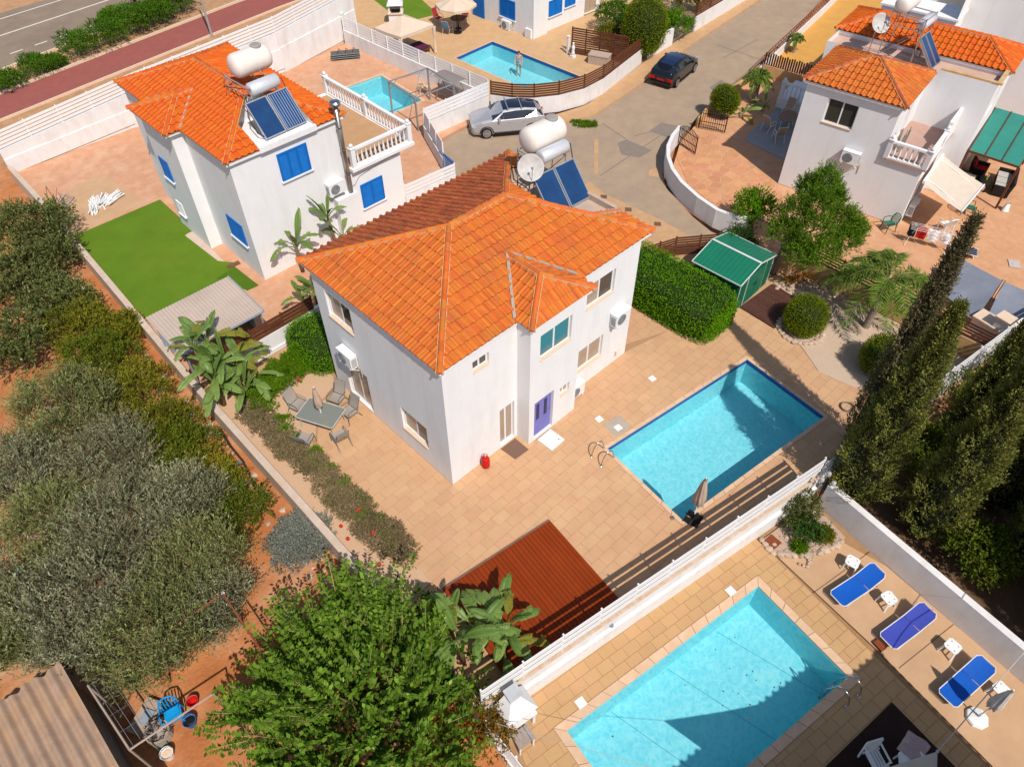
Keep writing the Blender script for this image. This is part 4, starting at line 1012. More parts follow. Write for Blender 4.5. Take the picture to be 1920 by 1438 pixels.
# ================================================================== WALLS AND FENCES
RAWC = mat('raw_concrete', (.60,.49,.40), (.48,.38,.29), sc=2, rough=.95, dirt=(.52,.30,.16), dsc=.8, damt=.6)
wallrun('garden_wall', 'long low raw concrete wall between the olive grove and the lawn', [(-4.62,-6.7),(-4.46,2.6),(-4.36,10.6),(-4.12,17),(-3.75,28.0),(-3.7,32.2)], -.46, .5, .26, RAWC)
GW = wallrun('garden_wall', 'white garden wall beside the rounded hedge, under brown fence boards', [(-3.2,10.35),(1.5,10.45),(11.2,10.7)], 0, .95, .16, WALLW)
MB().bar((-3.2,10.235,.10),(1.5,10.335,.10),.06,.2).build('plinth', WALLW, GW, world=True)
fence('board_fence', 'brown boards on the white wall next to the banana leaves', [(-3.1,10.35),(1.3,10.44)], .95, 4, .14, .035, WOODB, post=1.47, side=.0)
# boundary with the southern neighbour
SW0, SW1, SW2 = (-4.62,-6.62), (8.95,-9.08), (24.2,-11.3)
wallrun('boundary_wall', 'long white wall between the two pools', [SW0, SW1], -.44, .85, .18, WALLW, cap=mat('coping_ochre',(.50,.30,.15),(.60,.50,.42),sc=6), capw=.015, caph=.02)
v = Vector((SW1[0]-SW0[0], SW1[1]-SW0[1], 0)).normalized(); nv = Vector((v.y,-v.x,0))
mb = MB(); a = Vector((*SW0,0))+nv*.14; b = Vector((*SW1,0))+nv*.14; mb.bar(a+Vector((0,0,-.05)), b+Vector((0,0,-.05)), .10, .76)
mb.build('plinth', WALLW, [o for o in COL.objects if o.name.startswith('boundary_wall')][0], world=True)
fence('slat_fence', 'white slat rails on the long white wall between the two pools', [(SW0[0],SW0[1]+.03),(SW1[0],SW1[1]+.03)], .872, 3, .21, .115, WMETAL, post=1.45, pw=.05, th=.025)
wallrun('boundary_wall', 'white wall behind the cypresses running to the terracotta yard', [(9.1,-9.1), SW2], -.44, .6, .18, WALLW)
fence('slat_fence', 'white slats behind the cypresses running to the terracotta yard', [(9.2,-9.1), SW2], .605, 3, .22, .07, WMETAL, post=1.9, pw=.05, th=.025)
# southern plot east wall and west rail fence
wallrun('boundary_wall', 'white wall behind the blue sun loungers, shading the trees', [(8.98,-9.55),(8.5,-12.4),(7.1,-21.0)], -.44, .82, .24, WALLW)
wallrun('kerb_wall', 'low white kerb below the diagonal white rails near the barbecue', [(-4.78,-6.9),(-5.15,-12)], -.46, -.15, .2, WALLW)
fence('slat_fence', 'white rails at the leafy corner behind the masonry barbecue', [(-4.78,-6.95),(-5.15,-12)], -.15, 5, .12, .06, WMETAL, post=1.3, pw=.05)
# right side of the garden: ochre wall with brown slats
OCHW = mat('ochre_wall', (.58,.36,.17), (.50,.30,.13), sc=2, rough=.9, dirt=(.42,.28,.16), dsc=1.2, damt=.5)
wallrun('boundary_wall', 'ochre wall under brown slats beside the gravel garden and palm', [(18.95,-1.35),(19.55,-2.4),(19.55,-10.6)], -.05, .85, .2, OCHW)
fence('slat_fence', 'brown slats on the ochre wall between the palm and the terracotta yard', [(19.55,-2.4),(19.55,-10.6)], .855, 5, .085, .06, WOODB, post=1.65, pw=.07)
fence('slat_fence', 'brown slats behind the green shed beside the kerb', [(14.6,3.2),(16.3,2.6),(18.2,1.2)], -.03, 8, .085, .05, WOODB, post=1.0, pw=.06)
# back garden wall, rising with the lane
def slopewall(name, label, pts, z0, tops, th, m):
    r = thing(name, label, 'wall', (*pts[0], z0)); mb = MB()
    for i in range(len(pts)-1):
        a, b = Vector((*pts[i],0)), Vector((*pts[i+1],0)); u = (b-a).normalized(); n = Vector((u.y,-u.x,0))*th/2
        vs = [(*(a+n)[:2],z0),(*(b+n)[:2],z0),(*(b-n)[:2],z0),(*(a-n)[:2],z0),(*(a+n)[:2],tops[i]),(*(b+n)[:2],tops[i+1]),(*(b-n)[:2],tops[i+1]),(*(a-n)[:2],tops[i])]
        mb.add(vs, [(4,5,6,7),(0,1,5,4),(2,3,7,6),(3,0,4,7),(1,2,6,5)])
    mb.build('wall_body', m, r, world=True); return r
BWP = [(-3.75,32.5),(3.4,32.55),(13.7,32.6),(20.6,33.9)]; BWT = [1.35,1.95,2.5,2.85]
bw = slopewall('garden_wall', 'tall white wall behind the lawn, backing on the red path', BWP, 0, BWT, .2, WALLW)
mb = MB()
for i in range(3): mb.bar((BWP[i][0],BWP[i][1]-.13,BWT[i]*.30),(BWP[i+1][0],BWP[i+1][1]-.13,BWT[i+1]*.34),.07,BWT[i]*.62)
mb.build('plinth', WALLW, bw, world=True)
r = thing('slat_fence', 'white slat fence along the top of the tall white wall', 'fence', (-3.75,32.5,1.4))
for i in range(3):
    a = Vector((*BWP[i],BWT[i])); b = Vector((*BWP[i+1],BWT[i+1])); L = (b-a).length; n = round(L/1.7)
    for j in range(n):
        p, q = a+(b-a)*(j/n), a+(b-a)*((j+1)/n)
        MB().box(p.x-.03,p.x+.03,p.y-.03,p.y+.03,p.z,p.z+.98).build('post', WMETAL, r, world=True)
        for k in range(5):
            z = .12+.19*k; MB().bar(p+Vector((0,-.045,z)), q+Vector((0,-.045,z)), .025, .13).build('slat', WMETAL, r, world=True)
# neighbour 2 fences
wallrun('garden_wall', 'white wall below grey slats between the small pool and the bather pool', [(19.85,19.45),(19.5,25.5),(19.12,33.2)], 0, .95, .16, WALLW)
fence('slat_fence', 'grey-white slats between the small pool and the bather pool', [(19.85,19.45),(19.5,25.5),(19.12,33.2)], .955, 5, .12, .05, WMETAL, post=1.7, pw=.05)
wallrun('garden_wall', 'white wall behind the silver car', [(14.9,19.45),(19.75,19.3)], -.1, .92, .16, WALLW)
fence('slat_fence', 'white slat fence behind the silver car', [(14.9,19.42),(19.75,19.27)], .925, 4, .17, .045, WMETAL, post=1.6, pw=.05)
wallrun('garden_wall', 'white wall with grey slats beside the drive of the silver car', [(14.85,19.4),(13.35,16.0)], -.1, .78, .16, WALLW)
fence('slat_fence', 'grey slats on the wall beside the drive, by the blue gate', [(13.35,16.0),(14.85,19.4)], .785, 5, .12, .05, WMETAL, post=1.25, pw=.05)
wallrun('garden_wall', 'white wall with slats beside the low blue shutters', [(9.72,14.78),(12.9,14.55)], 0, .62, .16, WALLW)
fence('slat_fence', 'white slats on the wall beside the low blue shutters', [(9.75,14.78),(12.9,14.55)], .625, 3, .16, .05, WMETAL, post=1.5, pw=.05)
g = thing('gate', 'blue metal gate at the drive by the white slats', 'gate', (12.95,14.6,0))
for k in range(9): MB().box(13.0+.02*k,13.03+.02*k,14.7+.13*k,14.74+.13*k,.05,1.25).build('bar', BLUE, g, world=True)
MB().bar((13.0,14.7,.15),(13.2,15.8,.15),.05,.06).bar((13.0,14.7,1.1),(13.2,15.8,1.1),.05,.06).build('gate_frame', BLUE, g, world=True)
# neighbour 4: curved white wall with brown boards
CW = [(19.85,19.15),(20.5,18.0),(21.4,17.05),(22.7,16.25),(24.4,15.75),(26.2,15.8),(28.6,16.3),(31.3,16.85)]
wallrun('garden_wall', 'curved white wall with brown boards along the lane', CW, -.05, .98, .16, WALLW)
fence('board_fence', 'curved brown board fence on the white wall in front of the bather pool', CW, .985, 6, .095, .045, WOODB, post=1.5, pw=.07)
wallrun('garden_wall', 'white wall piece with a grey plaque between the two lane gates', [(32.1,16.98),(35.1,17.2)], -.05, 1.1, .2, WALLW)
fence('board_fence', 'short brown boards beside the round clipped tree', [(32.1,16.98),(34.0,17.12)], 1.11, 5, .095, .045, WOODB, post=.95, pw=.06)
MB().box(33.0,33.35,16.93,16.945,.35,.85).build('plaque', GREY, [o for o in COL.objects if o.get('label','').startswith('white wall piece')][0], world=True)
wallrun('garden_wall', 'white wall under brown boards farther up the lane', [(38.0,17.45),(46,18.2),(62,20)], -.05, 1.0, .2, WALLW)
fence('board_fence', 'brown boards on the white wall farther up the lane', [(38.0,17.45),(46,18.2),(62,20)], 1.005, 6, .11, .045, WOODB, post=2.0, pw=.07)
IRON = mat('grey_iron', (.16,.16,.17), (.1,.1,.11), rough=.5); BIRON = mat('black_iron', (.015,.012,.011), (.02,.015,.012), rough=.5)
def irongate(label, a, b, h, m, arch=.25, n=12):
    a = Vector(a); b = Vector(b); g = thing('gate', label, 'gate', a); d = b-a
    for i in range(n+1):
        t = i/n; p = a+d*t; hh = h+arch*math.sin(PI*t)
        MB().bar(p+Vector((0,0,.06)), p+Vector((0,0,hh)), .022 if 0 < i < n else .05).build('bar', m, g, world=True)
    for z in (.12, h*.45, h-.08): MB().bar(a+Vector((0,0,z)), b+Vector((0,0,z)), .03).build('rail', m, g, world=True)
    pts = [a+d*(i/12)+Vector((0,0,h+arch*math.sin(PI*i/12))) for i in range(13)]
    MB().tube(pts, .016, 5).build('top_rail', m, g, world=True)
    return g
irongate('narrow grey iron gate beside the black car', (31.4,16.87,0), (32.02,16.95,0), 1.3, IRON, n=6)
irongate('double grey iron gate beside the round clipped tree', (35.2,17.2,0), (37.9,17.45,0), 1.15, IRON, n=16)
irongate('black iron gate leaf standing open beside the curved white wall', (24.75,8.75,0), (24.45,7.35,0), 1.05, BIRON)
irongate('black iron gate leaf beside the clipped ochre bush', (27.0,8.95,0), (27.6,7.55,0), 1.05, BIRON)
wallrun('garden_wall', 'curved white wall round the crazy paving drive', [(25.0,8.95),(23.9,8.62),(22.8,8.1),(21.9,7.4),(21.1,6.5),(20.45,5.4),(19.95,4.0),(19.7,2.7),(19.85,1.7),(20.2,1.2)], -.12, .92, .2, WALLW)
wallrun('garden_wall', 'low cream wall beside the clipped ochre bush on the lane', [(27.1,9.15),(28.7,9.6),(31.5,10.05),(35.3,10.3)], -.12, .45, .18, OCHW)
wallrun('garden_wall', 'ochre wall under dark pickets above the terrace chairs', [(35.6,10.2),(36.0,7.2),(36.3,5.6)], -.05, .7, .16, OCHW)
PICK = mat('dark_picket', (.07,.03,.022), (.05,.022,.016), rough=.7, rnd=.3)
pk = thing('picket_fence', 'dark wooden pickets on the ochre wall above the terrace chairs', 'fence', (35.6,10.2,.7))
for i in range(30):
    t = i/29; p = Vector((35.6,10.2,0)).lerp(Vector((36.25,5.7,0)), t); h = 1.45+.05*math.sin(i*2.3)
    MB().box(p.x-.02,p.x+.02,p.y-.05,p.y+.05,.70,h).build('picket', PICK, pk, world=True)
wallrun('garden_wall', 'white wall with reddish rails along the ochre yard', [(35.4,10.35),(41,11.4),(48,12.7),(58,14.8)], -.1, .55, .16, WALLW)
rr = thing('railing', 'reddish iron railing on the wall along the ochre yard', 'railing', (35.4,10.35,.55)); RUST = mat('rust_red', (.22,.06,.045), (.16,.045,.035), rough=.8)
pts = [Vector((35.4,10.35,0)),Vector((41,11.4,0)),Vector((48,12.7,0)),Vector((58,14.8,0))]
for i in range(3):
    a, b = pts[i], pts[i+1]; n = int((b-a).length/.45)
    for z in (.62,.9,1.15): MB().bar(a+Vector((0,0,z)), b+Vector((0,0,z)), .03, .04).build('rail', RUST, rr, world=True)
    for j in range(n): p = a+(b-a)*(j/n); MB().box(p.x-.012,p.x+.012,p.y-.012,p.y+.012,.55,1.16).build('bar', RUST, rr, world=True)

# ================================================================== GARDEN SURFACES
GRAV = mat('cream_gravel', (.66,.52,.40), (.40,.29,.20), sc=26, rough=.95, bump=.02, bsc=30, contrast=.8, dirt=(.5,.33,.2), dsc=1.2, damt=.4)
GRAVP = mat('pink_gravel', (.62,.42,.27), (.48,.30,.18), sc=22, rough=.95, bump=.015, bsc=30, contrast=.8)
sheet('gravel_bed', [(14.35,-6.3),(15.3,-4.75),(15.6,-3.75),(17.6,-3.6),(17.9,-1.9),(19.4,-2.6),(19.42,-10.5),(15.5,-9.7),(14.6,-7.7)], .006, GRAV, depth=.02)
sheet('gravel_bed', [(-2.75,8.9),(-.9,8.8),(.0,8.0),(-.01,7.0),(-1.3,6.6),(-2.35,5.2),(-3.0,5.9),(-3.3,7.6)], .006, GRAVP, depth=.02)
sheet('gravel_bed', [(-4.3,-2.4),(-3.0,-2.4),(-3.0,5.6),(-2.75,8.9),(-3.0,10.2),(-4.25,10.2)], .002, GRAVP, depth=.02)
# artificial lawn
LAWN = mat('artificial_grass', (.115,.205,.012), (.090,.170,.010), sc=.8, rough=.95, bump=.01, bsc=90, dirt=(.15,.20,.015), dsc=.35, damt=.5)
LAWN2 = mat('artificial_grass_dark', (.080,.155,.008), (.065,.13,.008), sc=1, rough=.95, bump=.01, bsc=90)
sheet('lawn', [(-3.95,16.2),(-.1,15.0),(.35,14.75),(.92,16.9),(.45,17.5),(.30,20.5),(.82,20.6),(.88,24.3),(-3.72,24.3)], .02, LAWN, depth=.02)
sheet('lawn', Gs([(405,523),(425,510),(440,500),(485,535),(463,545),(440,528)],.02), .026, LAWN2, depth=.02)
sheet('concrete_pad', [(-3.6,24.4),(.2,24.6),(-.2,29.0),(-2.6,28.4),(-3.5,26.4)], .01, TANC, depth=.02)
sheet('concrete_pad', Gs([(345,440),(362,434),(430,500),(440,515),(395,490)],.01), .012, mat('pale_stone',(.60,.47,.38),(.52,.40,.32),sc=3), depth=.02)
# crazy lighter patch where tiles were lifted near the stacked beds
# ================================================================== MAIN GARDEN THINGS
# wooden deck
DECKM = mat('red_deck_board', (.240,.034,.003), (.205,.028,.002), sc=3, rough=.6, rnd=.05, dirt=(.30,.05,.006), dsc=.8, damt=.4)
ad = R(-8.2); dk = thing('wooden_deck', 'square red-brown timber deck beside the banana plants', 'deck', (-1.05,-5.05,0), ad)
n = 30; Wd, Dd = 4.35, 3.75
me = MB().box(-Wd/n/2+.006,Wd/n/2-.006,-Dd/2,Dd/2,.05,.085).mesh('board', DECKM)
for i in range(n): link('board', me, dk, loc=(-Wd/2+(i+.5)*Wd/n,0,0))
MB().box(-Wd/2,Wd/2,-Dd/2,Dd/2,.004,.048).build('joists', mat('deck_dark',(.05,.012,.006)), dk)
MB().box(-Wd/2,Wd/2,Dd/2+.002,Dd/2+.05,.004,.09).build('edge_trim', mat('deck_trim',(.20,.13,.10),(.15,.1,.08)), dk)
sd = thing('wooden_deck', 'small dark brown deck in front of the green shed', 'deck', (16.5,-2.75,0), R(-3))
DK2 = mat('dark_deck_board', (.10,.042,.030), (.075,.032,.024), sc=4, rough=.7, rnd=.15)
me = MB().box(-.068,.068,-.9,.9,.03,.06).mesh('board', DK2)
for i in range(16): link('board', me, sd, loc=(-1.12+.15*i,0,0))
MB().box(-1.2,1.2,-.9,.9,.008,.029).build('joists', DARK, sd)

# green garden shed
GRN = mat('green_sheet', (.012,.17,.095), (.010,.14,.08), sc=2, rough=.4); GRD = mat('dark_green_sheet', (.010,.12,.06), (.008,.095,.045), sc=2, rough=.5)
TRIM = mat('pale_trim', (.62,.66,.62), rough=.5)
sh = thing('garden_shed', 'green metal shed with shallow gabled roof between the hedge and the leafy tree', 'shed', (16.2,-.55,0), R(2))
x0,x1,y0,y1,hw,hr = -1.35,1.35,-1.15,1.2,1.62,1.98
mb = MB()
def corr(mb, a, b, z0, z1, n, dep=.018):
    a = Vector((*a,0)); b = Vector((*b,0)); u = (b-a); nn = Vector((u.y,-u.x,0)).normalized()
    for i in range(n):
        p, q = a+u*(i/n), a+u*((i+1)/n); m_ = (p+q)/2
        for s_, e, d0, d1 in ((p, p+(q-p)*.3, 0, dep), (p+(q-p)*.3, p+(q-p)*.7, dep, dep), (p+(q-p)*.7, q, dep, 0)):
            A, B = s_+nn*d0, e+nn*d1; mb.add([(A.x,A.y,z0),(B.x,B.y,z0),(B.x,B.y,z1),(A.x,A.y,z1)], [(0,1,2,3)])
corr(mb,(x0,y1),(x0,y0),.03,hw,14); corr(mb,(x1,y0),(x1,y1),.03,hw,14); corr(mb,(x0,y0),(x1,y0),.03,hw,16); corr(mb,(x1,y1),(x0,y1),.03,hw,16)
for y in (y0,y1): mb.add([(x0,y,hw),(x1,y,hw),(0,y,hr-.02)], [(0,1,2)])
mb.build('wall', GRD, sh)
for s_ in (-1,1):
    mb = MB(); xe = s_*1.47; n = 12
    for i in range(n):
        ya = y0-.06+(y1-y0+.12)*i/n; yb = y0-.06+(y1-y0+.12)*(i+1)/n; ym = (ya+yb)/2
        for p, q, da, db in ((ya,ya+.16*(yb-ya),0,.014),(ya+.16*(yb-ya),ya+.34*(yb-ya),.014,0),(ya+.34*(yb-ya),yb,0,0)):
            vs = [(0,p,hr+da),(0,q,hr+db),(xe,q,hw+db-.02),(xe,p,hw+da-.02)]; mb.add(vs, [(0,1,2,3)] if s_ < 0 else [(3,2,1,0)])
    mb.build('roof_panel', GRN, sh)
    mb = MB(); mb.bar((0,y0-.07,hr-.01),(xe,y0-.07,hw-.03),.04,.05); mb.bar((0,y1+.07,hr-.01),(xe,y1+.07,hw-.03),.04,.05); mb.bar((xe,y0-.07,hw-.03),(xe,y1+.07,hw-.03),.03,.05); mb.build('roof_trim', TRIM, sh)
MB().bar((0,y0-.08,hr+.022),(0,y1+.08,hr+.022),.11,.02).build('ridge_cap', TRIM, sh)
for s_ in (-1,1):
    d = MB().box(min(0,s_*.72)+.01,max(0,s_*.72)-.01,y0-.045,y0-.022,.06,1.58).build('door', GRN, sh)
    MB().box(s_*.08-.015,s_*.08+.015,y0-.07,y0-.046,.8,.95).build('handle', DARK, d)
mb = MB()
for x in (x0,x1,-.73,.73): mb.box(x-.025,x+.025,y0-.035,y0-.02,.03,hw)
mb.build('corner_trim', TRIM, sh)

# dining set
SLING = mat('grey_sling', (.34,.30,.26), (.29,.25,.22), sc=30, rough=.8); FRM = mat('pewter_tube', (.24,.23,.22), (.2,.19,.18), rough=.45, metal=.3)
def sling_chair(label, p, rz, src=None, group=None, m=None, fm=None):
    if src: return dup(src, p, rz, label)
    r = thing('garden_chair', label, 'chair', p, rz, group); m = m or SLING; fm = fm or FRM
    # faces +y
    MB().grid(lambda u,v: ((u-.5)*.50, -.22+.46*v, .43-.03*math.sin(PI*v)+.02*v), 2, 6).build('seat', m, r)
    MB().grid(lambda u,v: ((u-.5)*.48, -.24-.20*v-.02*math.sin(PI*v), .44+.56*v), 2, 6).build('backrest', m, r)
    for s_ in (-1,1):
        x = s_*.27
        MB().tube([(x,.28,0),(x,.24,.40),(x,.20,.62),(x,.10,.66),(x,-.2,.64),(x,-.30,.60)], .015, 6).build('armrest', fm, r)
        MB().tube([(x*.96,-.40,0),(x*.96,-.22,.42),(x*.94,-.32,.72),(x*.92,-.45,1.02)], .014, 6).build('leg', fm, r)
        MB().tube([(x,.24,.42),(x,-.22,.42)], .013, 6).build('side_rail', fm, r)
    MB().tube([(-.25,-.45,1.02),(.25,-.45,1.02)], .014, 6).build('top_rail', fm, r)
    return r
tb = thing('dining_table', 'rectangular glass garden table with closed parasol through it', 'table', (-1.72,5.55,0), R(115))
MB().prism([(-.80,-.48),(-.72,-.52),(.72,-.52),(.80,-.48),(.80,.48),(.72,.52),(-.72,.52),(-.80,.48)], .70,.712).build('table_top', glassmat('frosted_glass',(.20,.21,.18),.12,.7), tb)
mb = MB(); pts = [(-.80,-.48),(-.72,-.52),(.72,-.52),(.80,-.48),(.80,.48),(.72,.52),(-.72,.52),(-.80,.48),(-.80,-.48)]
mb.tube([(x,y,.705) for x,y in pts], .022, 6, cap=False); mb.build('rim', mat('pale_rim',(.50,.47,.42),rough=.5), tb)
for x in (-.66,.66):
    for y in (-.4,.4): MB().tube([(x,y,.69),(x*1.08,y*1.05,0)], .02, 6).build('leg', mat('pale_rim',(.50,.47,.42)), tb)
CANV = mat('beige_canvas', (.52,.38,.29), (.42,.30,.22), sc=5, rough=.95)
def closed_parasol(label, p, h, z0, z1, r0=.17, base=None, m=None, pm=None, tilt=(0,0), cat='parasol'):
    r = thing('closed_parasol', label, 'parasol', p, 0); m = m or CANV
    MB().tube([(0,0,.02),(tilt[0]*h,tilt[1]*h,h)], .022, 8).build('pole', pm or PLAST, r)
    n = 24; mb = MB(); k = 9; rows = []
    for i in range(k+1):
        t = i/k; z = z1+(z0-z1)*t; rad = r0*(.12+.95*t**.7)*(1-.35*max(0,t-.8)/.2); 
        mb.v += [((rad*(1+.28*math.cos(8*2*PI*j/n+.6*t))*math.cos(2*PI*j/n+t*.7)+tilt[0]*z), (rad*(1+.28*math.cos(8*2*PI*j/n+.6*t))*math.sin(2*PI*j/n+t*.7)+tilt[1]*z), z-.05*math.cos(8*2*PI*j/n)*t) for j in range(n)]
    for i in range(k):
        for j in range(n): mb.f.append([i*n+j, i*n+(j+1)%n, (i+1)*n+(j+1)%n, (i+1)*n+j]); mb.m.append(0)
    mb.f.append(list(range(n))); mb.m.append(0)
    mb.build('canopy', m, r, smooth=True)
    MB().lathe([(r0*.62,0),(r0*.64,.05)], (tilt[0]*(z0+(z1-z0)*.45),tilt[1]*(z0+(z1-z0)*.45),z0+(z1-z0)*.45), 14).build('tie', m, r)
    if base == 'slabs':
        for a in range(4):
            MB().box(.03,.27,.03,.27,.0,.05).build('base_slab', DARK, r).rotation_euler = (0,0,a*PI/2+.2)
        MB().bar((-.3,0,.06),(.3,0,.06),.05,.04).bar((0,-.3,.06),(0,.3,.06),.05,.04).lathe([(.04,0),(.035,.3)],(0,0,.05),10).build('base_cross', DARK, r)
    elif base == 'block':
        MB().lathe([(.30,0),(.33,.04),(.30,.10),(.12,.14),(.04,.16),(.035,.36)], (0,0,0), 8).build('base', PLAST, r)
    return r
closed_parasol('closed beige parasol standing through the glass garden table', (-1.70,5.55,0), 2.15, 1.05, 2.1, .15)
c0 = sling_chair('grey sling chair at the table end next to the gravel', (-2.0,6.75,0), R(195), group='chairs round the glass table')
for lab, p, a in (('upright sling chair at the glass table, pulled close to the sliding door', (-.75,6.0,0), 112), ('sling chair at the glass table, the one with its back to the long wall', (-.80,5.1,0), 95),
                  ('grey sling chair at the glass table on the flower bed side', (-2.75,5.15,0), -62), ('grey sling chair pulled out at the table end over the stone slabs', (-1.75,4.35,0), -8)):
    sling_chair(lab, p, R(a), c0)
closed_parasol('closed beige parasol on black slabs between the pool and the white rails', G(1300,988,.0)+Vector((.25,.2,0)), 2.45, .95, 2.4, .20, 'slabs')

# gas bottle, mat, shower tray, covers
gp = G(911,874); gb = thing('gas_bottle', 'red gas bottle on the slabs against the white wall', 'gas bottle', gp)
REDG = mat('red_enamel', (.55,.012,.008), (.42,.01,.007), rough=.35)
MB().lathe([(.11,0),(.15,.03),(.155,.10),(.155,.40),(.14,.47),(.09,.52),(.03,.535)], (0,0,0), 20).build('body', REDG, gb, smooth=True)
mb = MB(); mb.tube([(.09*math.cos(t),.09*math.sin(t),.63) for t in [2*PI*i/16 for i in range(14)]], .012, 6)
for t in (0,2.1,4.2): mb.bar((.09*math.cos(t),.09*math.sin(t),.50),(.09*math.cos(t),.09*math.sin(t),.63),.03,.01)
mb.build('collar', REDG, gb); MB().lathe([(.03,0),(.035,.04),(.02,.07)], (0,0,.53), 10).build('valve', ALU, gb)
q = Gs([(939,842),(966,822),(991,843),(966,861)]); dm = MB().prism(q, .004, .022).build('door_mat', mat('brown_mat',(.20,.12,.09),(.16,.09,.07),sc=40,rough=1)); tag(dm, 'brown door mat in front of the lower sliding door by the lilac door', 'mat')
st = thing('shower_tray', 'white square shower tray lying on the slabs outside the lilac door', 'shower tray', (*G(1033,826)[:2],0), R(2)); 
MB().box(-.36,.36,-.36,.36,.003,.05).build('tray', PLAST, st); MB().box(-.36,.36,.31,.36,.051,.075).box(-.36,.36,-.36,-.31,.051,.075).box(.31,.36,-.309,.309,.051,.075).box(-.36,-.31,-.309,.309,.051,.075).build('rim', PLAST, st)
MB().lathe([(.035,0),(.03,.012)], (.22,-.2,.052), 10).build('drain', STEEL, st)
for i, (x, y) in enumerate(((1123.5,786),(1159,802),(1223,710))):
    p = G(x,y); o = MB().box(-.13,.13,-.13,.13,0,.014).lathe([(.02,0),(.018,.004)],(0,0,.0141),8).build('skimmer_lid', PLAST, None, loc=(p.x,p.y,.003), rz=R(-8)); tag(o, ('white skimmer lid on the slabs, the one between the ladder and the house wall', 'white skimmer lid on the grey square slab beside the pool', 'white skimmer lid on the slabs in front of the far pool-side window')[i], 'lid')
p = G(1158,798); struct('', MB().box(-.42,.42,-.36,.36,0,.004).build('grey_slab', mat('grey_stone',(.42,.35,.28),(.36,.30,.24)), None, loc=(p.x,p.y,.001), rz=R(-8)))
for i,(x,y) in enumerate(((1079,889),(929,1000),(752+28,860))):
    if i == 2: continue
    p = G(x,y); o = MB().box(-.27,.27,-.22,.22,0,.006).box(.2,.23,-.17,-.14,.0061,.012).box(-.23,-.2,.14,.17,.0061,.012).build('inspection_cover', SLAB, None, loc=(p.x,p.y,.003)); tag(o, ('stone inspection cover between the pool and the gas bottle','stone inspection cover beside the edge of the red deck')[i], 'cover')
ob = thing('utility_box', 'small cream box low on the wall at the far corner of the pool villa', 'box', (8.95,-.005,.35)); MB().box(-.12,.12,-.08,0,0,.22).build('case', CREAM, ob)
MB().box(-.10,.10,-.09,-.081,.02,.2).build('lid', PLAST, ob)
cl = thing('hose_reel', 'coil of grey hose on the stone under the tall cypress', 'hose', (*G(1588,765)[:2],0)); MB().tube([(.25*math.cos(t)*(1+.04*math.sin(3*t)),.25*math.sin(t),.02+.012*t/3) for t in [i*.4 for i in range(64)]], .013, 5).build('coil', mat('hose_grey',(.22,.2,.17),rough=.6), cl)
wl = MB().lathe([(.06,0),(.07,.03),(.05,.09),(.02,.1)], (0,0,0), 10).build('garden_tap_cover', STEEL, None, loc=G(1261,972,.012)); tag(wl, 'small steel fitting on the stone at the pool corner', 'fitting')

# ================================================================== SOUTHERN TERRACE THINGS
z0 = -.40
SB = mat('blue_sling', (.008,.105,.50), (.006,.085,.42), sc=20, rough=.6); SB2 = mat('faded_blue_sling', (.055,.075,.42), (.045,.065,.36), sc=20, rough=.6)
def lounger(label, p, rz, m, back=20):
    r = thing('sun_lounger', label, 'sun lounger', p, rz, 'blue sun loungers')
    w_ = .31
    MB().grid(lambda u,v: (-.92+1.12*u, (v-.5)*2*w_*(.88+.12*min(1,u*6)), .30-.025*math.sin(PI*v)*math.sin(PI*u)), 8, 4).build('seat', m, r)
    cb, sb = math.cos(R(back)), math.sin(R(back))
    MB().grid(lambda u,v: (.22+.72*u*cb, (v-.5)*2*w_*(1-.3*max(0,u-.8)/.2), .31+.72*u*sb-.02*math.sin(PI*v)), 6, 4).build('backrest', m, r)
    f = mat('white_tube',(.74,.74,.74),rough=.35)
    mb = MB(); mb.tube([(.2,w_,.30),(-.85,w_,.30),(-.95,w_*.75,.30),(-.95,-w_*.75,.30),(-.85,-w_,.30),(.2,-w_,.30)], .016, 6); mb.build('seat_frame', f, r)
    mb = MB(); mb.tube([(.2,w_,.30),(.2+.64*cb,w_,.31+.64*sb),(.2+.76*cb,w_*.7,.31+.76*sb),(.2+.76*cb,-w_*.7,.31+.76*sb),(.2+.64*cb,-w_,.31+.64*sb),(.2,-w_,.30)], .016, 6); mb.build('back_frame', f, r)
    for x in (-.62,.12):
        MB().tube([(x,w_,.29),(x-.06,w_,.03),(x-.06,w_*.8,.012),(x-.06,-w_*.8,.012),(x-.06,-w_,.03),(x,-w_,.29)], .014, 6).build('leg', f, r)
    MB().tube([(.6,w_,.42),(.75,w_,.03),(.75,-w_,.03),(.6,-w_,.42)], .014, 6).build('leg', f, r)
    return r
lounger('bright blue sun lounger standing nearest the planted stone bed', (6.78,-12.08,z0+.006), R(-14), SB, 26)
lounger('faded violet-blue sun lounger between the other two, by the wooden block', (6.62,-13.85,z0+.006), R(-13), SB2, 24)
lounger('dark blue sun lounger beside the white closed parasol', (6.25,-15.85,z0+.006), R(-11), SB, 18)
